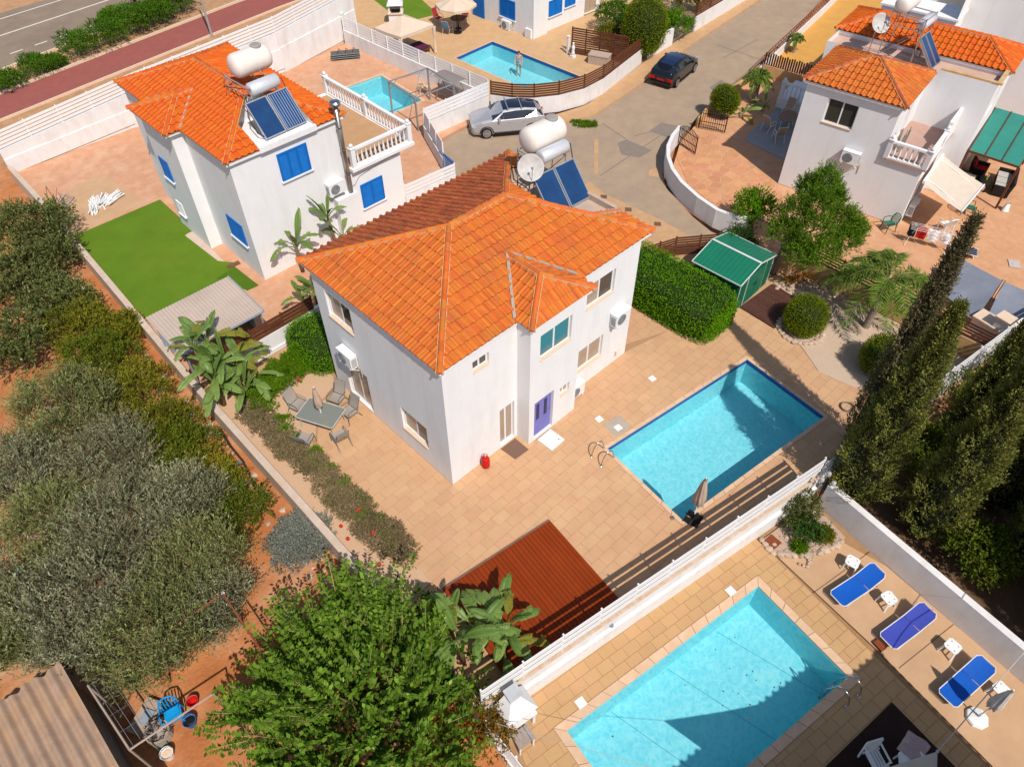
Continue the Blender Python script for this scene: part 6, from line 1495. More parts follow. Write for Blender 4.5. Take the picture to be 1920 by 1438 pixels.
st_ = thing('stone_ring', 'ring of rough stones round the clipped bush by the small deck', 'stones', (16.06,-4.43,0)); STN = mat('pale_rock',(.55,.42,.32),(.40,.29,.21),sc=5,rough=.95,rnd=.15)
def rock(r, seed, m=None, flat=.7):
    rg_ = random.Random(seed); bm = bmesh.new(); bmesh.ops.create_icosphere(bm, subdivisions=1, radius=r)
    for v in bm.verts: v.co *= rg_.uniform(.75,1.2); v.co.z *= flat
    me = bpy.data.meshes.new('stone'); bm.to_mesh(me); bm.free(); me.materials.append(m or STN); return me
RK = [rock(.11+.02*i, i) for i in range(5)]
for i in range(26):
    a = 2*PI*i/26; o = link('stone', RK[i%5], st_, loc=(.95*math.cos(a),.92*math.sin(a),.04)); o.rotation_euler = (0,0,i*1.3)
# ground cover
def cover(name, label, pts, hts, rad, m, seed, per=70, **kw):
    r = thing(name, label, 'ground cover', (*pts[0],0)); crown('foliage', [(x,y,h*.25,rad,rad,h) for (x,y),h in zip(pts,hts)], m, r, seed, per=per, zmin=-.1, **kw); return r
rg2 = random.Random(3); pts = []
for k in range(150):
    t = rg2.random(); pts.append((-3.35+.10*t+rg2.uniform(-.42,.42)+.2*t, 8.3-9.6*t))
cover('flower_bed', 'long strip of brownish low ground cover between the raw wall and the slabs', pts, [rg2.uniform(.12,.2) for _ in pts], .26, GCOV, 5, per=90, twig=(.08,.2), leaves=7, ll=.055, lw=.03, up=.6)
pts = [(-2.9+rg2.uniform(-.35,.35), 8.0-9.6*rg2.random()) for k in range(22)]; cover('green_ground_cover', 'green tufts along the slab edge of the brownish flower strip', pts, [.2]*22, .2, GCOVG, 6, per=80, twig=(.06,.15), leaves=6, ll=.05, lw=.03)
pts = [(-2.95+2.7*u+rg2.uniform(-.2,.2), 9.5-.9*v+rg2.uniform(-.2,.2)-.5*(1-u)) for u in [i/11 for i in range(12)] for v in (0,.35,.7,1)]
cover('green_ground_cover', 'bright green ground cover in front of the white garden wall', pts, [.36]*48, .27, GCOVG, 7, per=110, twig=(.08,.18), leaves=7, ll=.055, lw=.035)
FLW = mat('red_flower', (.55,.02,.008), (.5,.03,.01), rough=.6)
fl_ = thing('red_flowers', 'small red flowers dotted in the brownish flower strip', 'flowers', (-3.2,3,.2))
for i,(x,y) in enumerate(((672,957),(640,988),(653,1012),(712,1080-20),(560,703+10),(700,1000))):
    q = G(x,y,.28); MB().lathe([(.01,0),(.06,.03),(.07,.05),(.02,.04)], q, 7).build('flower_head', FLW, fl_, world=True)

# bananas / strelitzia
BAN = leafmat('banana_leaf', (.070,.150,.020), (.260,.370,.095), (.38,.45,.17), trans=.3, rough=.4, spec=.25)
BANY = leafmat('banana_leaf_yellow', (.14,.15,.02), (.30,.28,.05), (.4,.3,.08), trans=.3)
def blade(L, W, ph0, bend, tear, seed, m):
    """one leaf: stalk arching into a rib, two halves torn into drooping strips"""
    rg_ = random.Random(seed); mb = MB(); n = 22; pts = [Vector((0,0,0))]; dirs = []
    for i in range(n):
        t = i/n; ph = ph0-bend*t**1.3; d = Vector((0,math.cos(ph),math.sin(ph))); dirs.append(d); pts.append(pts[-1]+d*L/n)
    dirs.append(dirs[-1]); k0 = 6; last = {1:0.,-1:0.}
    for i in range(k0, n):
        t0, t1 = (i-k0)/(n-k0), (i+1-k0)/(n-k0)
        wf = lambda t: W/2*(max(0,t)**.38)*(1-t**4)**.8*(1-.12*t)
        for s_ in (-1,1):
            if rg_.random() < tear: last[s_] = rg_.uniform(.05,.75)
            dr = last[s_]; gp = .10 if rg_.random() < tear else 0
            up = Vector((1,0,0)).cross(dirs[i]); fwd = dirs[i]
            def edge(t, p): w_ = wf(t); return p+Vector((s_*w_*math.cos(dr*.9),0,0))+up*(.18-dr)*w_+fwd*.25*w_
            a, b = pts[i].lerp(pts[i+1],gp), pts[i+1]
            q = [a, b, edge(t1,b), edge(t0+gp*(t1-t0),a)]
            mid = [(q[0]+q[3])/2+up*.06*W, (q[1]+q[2])/2+up*.06*W]
            f1 = [q[0],q[1],mid[1],mid[0]]; f2 = [mid[0],mid[1],q[2],q[3]]
            for f in (f1,f2): mb.add(f, [(0,1,2,3) if s_ > 0 else (3,2,1,0)])
    mb.tube(pts[::3], [.028*(1-.85*i/(len(pts[::3])-1))+.004 for i in range(len(pts[::3]))], 5)
    me = mb.mesh('leaf', m); a = me.attributes.new('v','FLOAT','POINT'); c_ = .30+.45*((seed*37)%10)/10; a.data.foreach_set('value', [c_+rg_.uniform(-.12,.12) for _ in me.vertices]); return me
BL = [blade(1.45+.09*i, .52+.04*(i%3), (1.35,1.1,.85,1.2,.6,1.0,1.4,.9)[i], (.9,1.9,1.9,1.4,1.3,2.2,.5,1.6)[i], (.12,.3,.4,.2,.35,.5,.1,.3)[i], i, BANY if i == 5 else BAN) for i in range(8)]
BTR = mat('banana_stem', (.22,.15,.07), (.14,.09,.05), sc=6, rough=.9)
def banana(label, base, stems, seed, scale=1., cat='banana plant', name='banana_plant'):
    rg_ = random.Random(seed); r = thing(name, label, cat, base)
    for (dx,dy,h,nl) in stems:
        lean = Vector((rg_.uniform(-.15,.15),rg_.uniform(-.15,.15),h))
        MB().tube([(dx,dy,-.05),(dx+lean.x*.5,dy+lean.y*.5,h*.5),(dx+lean.x,dy+lean.y,h)], [.10*scale,.085*scale,.06*scale], 8).build('stem', BTR, r, smooth=True)
        a0 = rg_.uniform(0,6)
        for k in range(nl):
            o = link('leaf', BL[rg_.randrange(8)], r, loc=(dx+lean.x,dy+lean.y,h-.06-.03*k)); el = rg_.uniform(-.25,.2)
            o.rotation_euler = (el, rg_.uniform(-.2,.2), a0+k*2.4+rg_.uniform(-.35,.35)); s_ = scale*rg_.uniform(.72,1.1); o.scale = (s_,)*3
    return r
banana('large banana clump against the grey ribbed roof and the low wall', (-3.5,9.6,0), [(0,0,1.5,9),(.55,.35,1.2,8),(-.25,.75,2.3,7),(.75,-.25,.8,8),(-.45,-.45,1.0,7),(.2,1.1,2.0,6),(.35,-.65,.6,8),(1.0,.15,1.0,7)], 3, 1.0)
banana('banana plant with reddish stem against the blue-shuttered wall', (2.9,14.0,0), [(0,0,1.5,8)], 5, .95)
banana('banana leaves between the chimney block and the blue-shuttered wall', (5.0,14.15,0), [(0,0,1.9,7),(.25,-.2,.9,5)], 8, .95)
banana('banana plant beside the tiled corner, over the paved passage', (2.1,11.6,0), [(0,0,.9,9),(-.4,.3,.5,6)], 9, .9)
banana('banana plants overhanging the red deck beside the mulberry', (-3.5,-5.25,0), [(0,0,1.5,8),(.75,-.35,1.3,7),(-.3,.9,1.2,7),(.95,.3,.7,6),(.3,-.7,.9,6),(-.5,.2,1.9,5)], 12, .95)

# palms
def palm(label, base, h, n, L, m, seed, tr=.13, feather=True, up=.75):
    rg_ = np.random.default_rng(seed); b = Vector(base); r = thing('palm_tree', label, 'tree', b)
    mb = MB(); mb.tube([b, b+Vector((.03,0,h*.5)), b+Vector((0,0,h))], [tr*1.2,tr,tr*.85], 10)
    for k in range(int(h/.14)): mb.lathe([(tr*1.12,0),(tr*1.05,.05)], b+Vector((.02,0,.05+.14*k)), 10)
    mb.build('trunk', BARKG, r, world=True)
    for k in range(n):
        a = k*2.399+rg_.normal()*.15; e = up*(1-.9*k/n)+.12; B=[];D=[]; pts=[]; tip = b+Vector((0,0,h)); dr = Vector((math.cos(a),math.sin(a),0))
        for i in range(14):
            t = i/13; q = tip+dr*(L*t*math.cos(e)*(1-.12*t))+Vector((0,0,L*t*math.sin(e)-L*.72*t*t)); pts.append(q)
        o = MB().tube(pts, [.022*(1-.8*i/13)+.003 for i in range(14)], 5).build('frond', mat('frond_stalk',(.16,.17,.05)), r, world=True)
        B=[];D=[];W=[]
        for i in range(2,14):
            tg = (pts[i]-pts[i-1]).normalized(); sd = tg.cross(Vector((0,0,1))).normalized()
            for s_ in (-1,1):
                for j in range(7):
                    B.append(pts[i-1].lerp(pts[i],j/7)); D.append(tg*.55+sd*s_*(.9)+Vector((0,0,-.25+.25*rg_.normal()))+Vector(rg_.normal(size=3))*.12)
        B = np.array([tuple(x) for x in B]); D = np.array([tuple(x) for x in D]); N = len(B); ln = (.42*np.sin(np.linspace(.25,PI*.93,N)))*L/1.9
        link('leaflets', leaf_mesh('leaflets', B, D, ln*rg_.uniform(.85,1.15,N), np.full(N,.042), m, .5+rg_.normal(size=N)*.16+.15*rg_.normal(), rg_), o, True)
    return r
PALM = leafmat('palm_leaflet', (.060,.115,.015), (.250,.370,.060), (.38,.44,.14), trans=.35)
palm('feather palm on the gravel beside the ochre wall', (18.2,-6.3,0), 2.6, 20, 2.9, PALM, 3)
palm('fan palm beside the lane at the crazy paving gate', (*G(1412,193)[:2],0), 1.55, 26, 1.35, PALM, 5, .17, up=1.15)
palm('small palm in the ochre yard beside the dark pickets', (*G(1487,98)[:2],0), .9, 14, .9, PALM, 6, .12, up=1.0)
# feathery tree by the shed
p = Vector((18.5,-1.5,0)); ft = thing('feathery_tree', 'bright green feathery tree beside the green shed', 'tree', p); bl = []
for (x,y,z,rr,hh) in ((1545,350,4.0,.45,.8),(1530,390,3.4,.6,.8),(1490,405,3.0,.65,.7),(1575,420,2.9,.6,.7),(1525,440,2.7,.8,.8),(1585,455,2.4,.5,.5),(1470,440,2.3,.55,.6),(1540,480,2.0,.7,.7),(1500,480,1.8,.6,.6),(1560,380,3.3,.4,.6),(1515,360,3.3,.4,.6),(1600,435,2.6,.35,.45)):
    q = G(x,y,z); bl.append((q.x,q.y,z,rr,rr,hh))
crown('crown', bl, FEATH, ft, 4, per=380, twig=(.25,.6), leaves=14, ll=.10, lw=.034, up=.8, rnd=.3, inner=.35, zmin=-.5)
trunk(ft, p, (p.x,p.y,2.0), .11, .06, [b[:3] for b in bl], BARKG, 4)
tree('bush', 'dark green bush between the curved white wall and the green shed', (*G(1405,430)[:2],0), 1.9, 1.0, 9, HEDG, 33, per=130, twig=(.2,.4), leaves=8, ll=.08, lw=.05, cat='bush', lo=.1)
tree('bush', 'dark shrub in the shade behind the green shed under the feathery tree', (17.9,.4,0), 1.6, .8, 7, DARKG, 34, per=110, twig=(.2,.4), leaves=8, ll=.08, lw=.05, cat='bush', lo=.1)
dr_ = thing('dry_plants', 'reddish dry plants and rocks at the foot of the feathery tree', 'plants', (18.5,-2.6,0)); crown('foliage', [(18.2+.25*i,-2.4-.12*i,.12,.25,.25,.2) for i in range(5)], BOUG, dr_, 6, per=60, twig=(.1,.2), leaves=6, ll=.07, lw=.03, vb=.2)
for i in range(12): link('stone', RK[i%5], dr_, loc=(-.9+.17*i,.35-.14*i+.2*math.sin(i*2),.05))
# roadside planting beyond the garden wall
RB = [((14,162),.7,.8),((72,133),.75,.75),((106,123),.5,.45),((150,100),1.0,1.0),((205,80),1.1,1.1),((235,62),1.2,1.1),((272,52),1.2,1.0),((300,40),1.1,.9),((325,28),1.3,1.1),((338,12),1.4,1.1),((215,50),1.0,.6)]
rbl = ['green roadside bush where the row begins beside a dark shadow', 'rounded roadside bush between two small gaps', 'smallest roadside bush in the row', 'full rounded roadside bush before the long clump', 'roadside bush joining the long clump', 'roadside bush in the middle of the long clump', 'roadside bush under the small street tree', 'roadside bush beside the small street tree', 'roadside bush near the lamp post', 'tall roadside bush nearest the lamp post', 'thin yellowish roadside shrub rising above the clump']
for i, ((x,y),h,rad) in enumerate(RB):
    p = G(x,y,.2); tree('roadside_bush', rbl[i], (p.x,p.y,-.02), h*1.35, rad*1.35, 9, ROADB, 200+i, per=110, twig=(.2,.35), leaves=8, ll=.09, lw=.05, cat='bush', lo=.05, tr=.05, group='bushes along the road')
p = G(262,36,0); tree('street_tree', 'small grey-green street tree beside the road markings', (p.x,p.y,-.02), 3.2, 1.5, 9, OLIVE2, 220, per=120, twig=(.3,.5), leaves=9, ll=.11, lw=.035, lo=.45)
# planting round the bather pool
c, r_ = (*G(1207,62,1.6)[:2],2.0), (1.35,1.35,1.75); P, Nn = superell(c, r_, 12000, rg, 2.3); t = clipped('round_tree', 'big dome-clipped tree between the two iron gates', P, Nn, HEDY, core_of(c,r_,2.3), .08,.05,7,cat='tree',origin=(c[0],c[1],0)); trunk(t,(c[0],c[1],0),(c[0],c[1],1.0),.12,.1)
for lab,(x,y),h,rad,m_,s_ in (('green shrub beside the white garden chairs',(1150,50),1.9,1.3,ROADB,1),('yellow leaved shrub beside the brown screen',(1140,78),1.2,.8,CITR,2),('light green shrub beside the double iron gate',(1262,62),1.6,1.1,HEDG,3),('dark shrub beyond the dome-clipped tree',(1180,70),1.8,1.2,DARKG,4),('olive green tree behind the double iron gate',(1275,20),2.4,1.6,LEMON,5),('dark shrub in the corner of the brown screen',(1225,75),1.3,.9,DARKG,6),('shrub farther along the lane wall',(1310,15),2.0,1.3,LEMON,7)):
    p = G(x,y,.3); tree('garden_shrub', lab, (p.x,p.y,0), h, rad, 8, m_, 240+s_, per=100, twig=(.2,.4), leaves=8, ll=.10, lw=.055, cat='shrub', lo=.1)
# clipped ochre bush and small plants at the crazy paving
p = G(1352,222); c = (p.x,p.y,1.15); r_ = (.55,.85,.80); P, Nn = superell(c, r_, 7000, rg, 2.2); t = clipped('clipped_bush', 'ochre-green clipped bush on bare stems beside the lane', P, Nn, HEDY, core_of(c,r_,2.2), .06,.04,8,cat='bush',origin=(p.x,p.y,0)); trunk(t,(p.x,p.y,0),(p.x,p.y,.6),.07,.05,[(p.x+.3,p.y,.7),(p.x-.3,p.y,.7)])
banana('small strap-leaved plant beside the clipped ochre bush', (*G(1393,222)[:2],0), [(0,0,.3,6)], 21, .6, 'plant', 'strap_leaf_plant'); banana('small strap-leaved plant at the edge of the shaded terrace', (*G(1428,207)[:2],0), [(0,0,.35,7)], 22, .6, 'plant', 'strap_leaf_plant')
# planting bed of the southern terrace
z0 = -.40
bed = [(6.2,-8.95),(6.05,-9.5),(6.5,-10.05),(7.2,-10.6),(7.85,-10.85),(8.35,-10.9),(8.7,-9.7),(8.6,-9.35)]
sheet('stone_bed', bed, z0+.05, mat('pebble_bed',(.58,.42,.32),(.30,.21,.16),sc=18,rough=.95,bump=.03,bsc=16,contrast=.9), depth=.1)
RB_ = thing('rockery', 'edge of rough stones round the planted bed by the white wall', 'stones', (6.2,-9.2,z0)); 
for i in range(len(bed)-3):
    a, b = Vector((*bed[i],z0+.03)), Vector((*bed[i+1],z0+.03)); n = max(2,int((b-a).length/.19))
    for j in range(n): q = a.lerp(b,j/n); o = link('stone', RK[(i+j)%5], RB_, True, loc=q); o.rotation_euler = (0,0,j*1.7+i)
for i in range(70):
    q = (rg2.uniform(6.3,8.3), rg2.uniform(-10.6,-9.3)); o = link('pebble', RK[i%5], RB_, True, loc=(*q,z0+.06)); o.scale = (.45,)*3
for i,(x,y) in enumerate(((1448,1016),(1497,1028),(1545,1008))):
    p = G(x,y,z0+.06); o = MB().prism([(-.22,-.2),(.2,-.24),(.24,.18),(-.16,.22)], 0, .03).build('planting_pocket', mat('bed_soil',(.22,.06,.025),(.16,.04,.018),sc=8), None, loc=(p.x,p.y,z0+.052), rz=.3*i); struct('', o)
def shrub(label, x, y, z, h, rad, m_, seed, **kw):
    p = G(x,y,z); return tree('shrub', label, (p.x,p.y,z), h, rad, 7, m_, seed, per=kw.pop('per',110), twig=(.12,.26), leaves=8, ll=.06, lw=.036, cat='shrub', lo=.05, tr=.035, **kw)
LANT = leafmat('lantana_leaf', (.045,.065,.012), (.18,.20,.06), (.62,.55,.45), trans=.25)
shrub('pale flowered shrub in the stone bed under the lamp post', 1488,968,z0,1.2,.62,LANT,301); shrub('dark glossy shrub in the middle of the stone bed', 1505,1005,z0,.75,.52,DARKG,302); shrub('small bronze plant in the stone bed next to the watering can', 1540,1012,z0,.5,.2,CITR,303); shrub('tiny bright plant in the red soil pocket', 1497,1030,z0,.2,.13,GCOVG,304)
wcn = thing('watering_can', 'teal watering can at the edge of the stone bed against the wall', 'watering can', (*G(1553,1003,z0)[:2],z0+.05), .5); TEAL = mat('teal_plastic',(.03,.22,.20),(.025,.18,.17),rough=.5)
MB().lathe([(.11,0),(.12,.02),(.10,.22),(.07,.24)], (0,0,0), 14).build('body', TEAL, wcn); MB().tube([(.1,0,.05),(.22,0,.16),(.30,0,.26)], [.02,.015,.012], 6).lathe([(.012,0),(.04,.03)],(.30,0,.25),8).build('spout', TEAL, wcn); MB().tube([(.06,0,.23),(0,0,.33),(-.1,0,.28),(-.12,0,.1)], .012, 6).build('handle', TEAL, wcn)
tc = MB().lathe([(.06,0),(.09,.10),(.095,.11),(.07,.11)], (0,0,0), 10).build('teal_pot', TEAL, None, loc=(*G(1464,968,z0+.1)[:2],z0+.052)); tag(tc, 'small teal pot on the pebbles of the stone bed', 'pot')
lpz = thing('garden_lamp', 'garden lamp post with three glass heads in the corner of the stone bed', 'lamp post', (8.55,-9.5,z0+.05))
MB().tube([(0,0,0),(0,0,1.75)], .03, 8).lathe([(.08,0),(.06,.06)],(0,0,0),10).build('post', DARK, lpz)
for k in range(3):
    a = k*2.09+.4; e = Vector((.22*math.cos(a),.22*math.sin(a),1.72)); h_ = MB().tube([(0,0,1.6),(e.x*.6,e.y*.6,1.62),tuple(e)], .014, 6).build('arm', DARK, lpz); MB().lathe([(.05,0),(.085,.06),(.075,.17),(.02,.22)], e, 10).build('lantern', mat('lamp_glass',(.45,.42,.40),rough=.3), h_)
# ================================================================== CARS
RUBB = mat('rubber', (.018,.018,.019), (.012,.012,.013), rough=.9); CGLASS = glassmat('car_glass', (.012,.015,.022), .04, .9)
def paintmat(name, col, metal, rough):
    m_ = glassmat(name, col, rough, .6, metal); m_.node_tree.nodes['Principled BSDF'].inputs['Coat Weight'].default_value = .6; m_.node_tree.nodes['Principled BSDF'].inputs['Coat Roughness'].default_value = .05; return m_
def car(label, p, rz, secs, W, wb, wr, paint, roofm=None, rails=False, rear=True, rim=None):
    r = thing('parked_car', label, 'car', p, rz, 'parked cars'); rim = rim or ALU
    n = len(secs)
    def prof(s):
        x, zb, belt, roof, w_, rw = s
        return [(x,w_*.90,zb),(x,w_*.99,zb+.18),(x,w_,belt-.22),(x,w_*.985,belt-.02),(x,w_*.96,belt),(x,rw,roof-.06),(x,rw*.9,roof-.012),(x,rw*.45,roof+.01),(x,0,roof+.015)]
    mb = MB(); k = 17; rows = []
    for s in secs:
        h = prof(s); mb.v += [q for q in h]+[(x,-y,z) for x,y,z in h[-2::-1]]
    for i in range(n-1):
        for j in range(k-1): mb.f.append([i*k+j,i*k+j+1,(i+1)*k+j+1,(i+1)*k+j]); mb.m.append(0)
        mb.f.append([i*k+k-1,i*k,(i+1)*k,(i+1)*k+k-1]); mb.m.append(0)
    mb.f.append(list(range(k))); mb.m.append(0); mb.f.append([(n-1)*k+j for j in range(k)][::-1]); mb.m.append(0)
    body = mb.build('body', paint, r, smooth=False)
    md = body.modifiers.new('b','BEVEL'); md.width = .02; md.segments = 2; md.limit_method = 'ANGLE'; md.angle_limit = R(18)
    P = lambda i, j, out=.006: Vector(prof(secs[i])[j])*1
    cab = [i for i in range(n) if secs[i][3]-secs[i][2] > .25]; i0, i1 = cab[0], cab[-1]
    def panel(name, q, m_, sgn=None, off=.008):
        c = sum((Vector(v) for v in q), Vector())/len(q); nn = (Vector(q[1])-Vector(q[0])).cross(Vector(q[2])-Vector(q[0])).normalized()
        if nn.dot(c-Vector((0,0,.8))) < 0: nn = -nn
        vs = [Vector(v)+nn*off for v in q]+[Vector(v)-nn*.01 for v in q]; m2 = len(q)
        return MB().add(vs, [list(range(m2)),list(range(m2,2*m2))[::-1]]+[[a,(a+1)%m2,m2+(a+1)%m2,m2+a] for a in range(m2)]).build(name, m_, r)
    for s_ in (1,-1):
        fl_ = lambda v: Vector((v.x, v.y*s_, v.z))
        # front quarter + doors
        a, b = P(i0-1,4), P(i0,5)
        for i in range(i0, i1):
            lo0, lo1, hi0, hi1 = P(i,4), P(i+1,4), P(i,5), P(i+1,5)
            q = [lo0.lerp(hi0,.05), lo1.lerp(hi1,.05), lo1.lerp(hi1,.90), lo0.lerp(hi0,.90)]
            panel('side_window', [fl_(v) for v in q], CGLASS, off=.022)
        q = [P(i0-1,4).lerp(P(i0,4),.35).lerp(P(i0,5),.06), P(i0,4).lerp(P(i0,5),.06)-Vector((-.01,0,0)), P(i0,5).lerp(P(i0,4),.08)]
        panel('side_window', [fl_(v) for v in q], CGLASS)
        m_ = MB().obox((secs[i0][0]+.28, s_*(W/2+.09), secs[i0][2]+.06), (.12,.2,.13)).build('wing_mirror', paint, r)
        for x in (secs[i0][0]-.35, secs[i0][0]-1.15): MB().box(x-.09,x+.09,s_*(W/2)-.012,s_*(W/2)+.022,secs[i0][2]-.16,secs[i0][2]-.125).build('door_handle', STEEL, r)
        for x in (wb/2,-wb/2):
            t = MB().lathe([(wr*.62,-.11),(wr*.95,-.11),(wr,-.07),(wr,.07),(wr*.95,.11),(wr*.62,.11)], (x,s_*(W/2-.09),wr), 22, M3=Matrix.Rotation(R(90),3,'X')).build('wheel', RUBB, r, smooth=False)
            mb = MB(); mb.lathe([(wr*.66,0),(wr*.66,.02)], (x,s_*(W/2+.018)+(.02 if s_ > 0 else 0),wr), 20, M3=Matrix.Rotation(R(90),3,'X'))
            mb.build('hub_shadow', DARK, t); mb = MB()
            mb.lathe([(wr*.68,0),(wr*.68,.03),(wr*.60,.032),(wr*.60,-.0)], (x,s_*(W/2+.024)+(.03 if s_ > 0 else 0),wr), 20, M3=Matrix.Rotation(R(90),3,'X'))
            for a in range(5): an = a*2*PI/5; mb.bar((x,s_*(W/2+.028),wr),(x+wr*.62*math.cos(an),s_*(W/2+.028),wr+wr*.62*math.sin(an)),.025,.07,up=(0,1,0))
            mb.build('rim', rim, t)
            MB().tube([(x+(wr+.05)*math.cos(t_),s_*(W/2-.004),wr+(wr+.05)*math.sin(t_)) for t_ in [PI*i/12 for i in range(13)]], .03, 5).build('wheel_arch', DARK, r)
        MB().bar((wb/2-wr-.08,s_*(W/2-.01),.24),(-wb/2+wr+.08,s_*(W/2-.01),.24),.05,.12).build('sill', DARK, r)
        f0 = secs[0]; MB().obox((secs[1][0]-.06, s_*(secs[1][4]*.80), f0[2]+.06), (.22,.34,.13), Matrix.Rotation(-s_*.35,3,'Z')).build('headlight', mat('lamp_clear',(.5,.52,.55),rough=.15), r)
        e0 = secs[-2]; MB().obox((e0[0]-.02, s_*(e0[4]*.80), e0[2]-.14), (.14,.36,.15), Matrix.Rotation(s_*.25,3,'Z')).build('tail_light', mat('lamp_red',(.45,.01,.012),rough=.2), r)
        if rails: MB().tube([(secs[i0][0]-.25,s_*secs[i0+1][5]*.93,secs[i0+1][3]+.03),(secs[i1][0]+.1,s_*secs[i1][5]*.93,secs[i1][3]+.03)], .02, 6).build('roof_rail', STEEL, r)
    # windscreen / rear window
    a, b = i0-1, i0
    q = [P(a,4).lerp(P(b,5),.10), P(b,5).lerp(P(a,4),.06)]; panel('windscreen', [q[0], q[1], Vector((q[1].x,-q[1].y,q[1].z)), Vector((q[0].x,-q[0].y,q[0].z))], CGLASS, off=.03)
    a, b = i1, i1+1
    q = [P(a,5).lerp(P(b,4),.08), P(b,4).lerp(P(a,5),.08)]; panel('rear_window', [q[0], q[1], Vector((q[1].x,-q[1].y*1,q[1].z)), Vector((q[0].x,-q[0].y,q[0].z))], CGLASS, off=.03)
    MB().box(secs[0][0]-.02,secs[0][0]+.015,-.45,.45,.42,.56).build('grille', DARK, r); MB().box(secs[0][0]+.016,secs[0][0]+.025,-.26,.26,.32,.42).build('number_plate', PLAST, r)
    MB().box(secs[-1][0]-.02,secs[-1][0]+.01,-.26,.26,.52,.63).build('number_plate', mat('red_plate',(.4,.02,.02)) if rear == 'red' else PLAST, r)
    if roofm:
        pts = [prof(secs[i])[6] for i in range(i0,i1+1)]
        MB().grid(lambda u,v: (lambda A,B,t: Vector(((A[0]+(B[0]-A[0])*t),(A[1]+(B[1]-A[1])*t)*.93*(1-2*v),(A[2]+(B[2]-A[2])*t)+.014+.028*(1-(2*v-1)**2))))(pts[min(int(u*(len(pts)-1)),len(pts)-2)], pts[min(int(u*(len(pts)-1))+1,len(pts)-1)], u*(len(pts)-1)-min(int(u*(len(pts)-1)),len(pts)-2)), 8, 6).build('roof_panel', roofm, r)
    return r
SUV = [(2.17,.30,.66,.66,.62,.55),(2.05,.22,.82,.83,.80,.66),(1.55,.20,.96,.98,.90,.74),(1.0,.20,1.04,1.06,.92,.76),(.30,.20,1.06,1.50,.92,.66),(-.35,.20,1.07,1.57,.92,.67),(-1.0,.20,1.09,1.56,.92,.66),(-1.62,.21,1.12,1.46,.90,.62),(-2.02,.24,1.10,1.12,.84,.68),(-2.16,.30,.86,.87,.78,.7),(-2.2,.36,.62,.63,.74,.68)]
sv = car('silver crossover car with dark glass roof on the drive by the white slats', (19.04,16.95,-.10), R(145.5), SUV, 1.82, 2.64, .34, paintmat('silver_paint',(.46,.46,.48),.45,.38), glassmat('dark_roof_glass',(.010,.016,.035),.06,.9), rails=True)
for x in (.05,-.75): MB().bar((x,-.72,1.62),(x,.72,1.62),.06,.025).box(x-.03,x+.03,-.70,-.64,1.55,1.61).box(x-.03,x+.03,.64,.70,1.55,1.61).build('roof_bar', ALU, sv)
HAT = [(2.0,.28,.62,.62,.60,.54),(1.88,.2,.76,.77,.76,.64),(1.45,.18,.88,.90,.84,.70),(.95,.18,.95,.97,.86,.72),(.25,.18,.97,1.40,.86,.62),(-.4,.18,.98,1.46,.86,.63),(-1.05,.18,1.00,1.44,.86,.62),(-1.5,.19,1.02,1.36,.85,.58),(-1.86,.22,1.0,1.02,.80,.64),(-1.98,.28,.78,.79,.76,.66),(-2.0,.34,.58,.59,.72,.64)]
car('black hatchback parked on the lane beside the narrow iron gate', (31.5,14.2,-.10), R(10.8), HAT, 1.71, 2.56, .315, paintmat('black_paint',(.006,.007,.012),.3,.18), glassmat('navy_roof',(.010,.018,.06),.1,.9), rear='red')

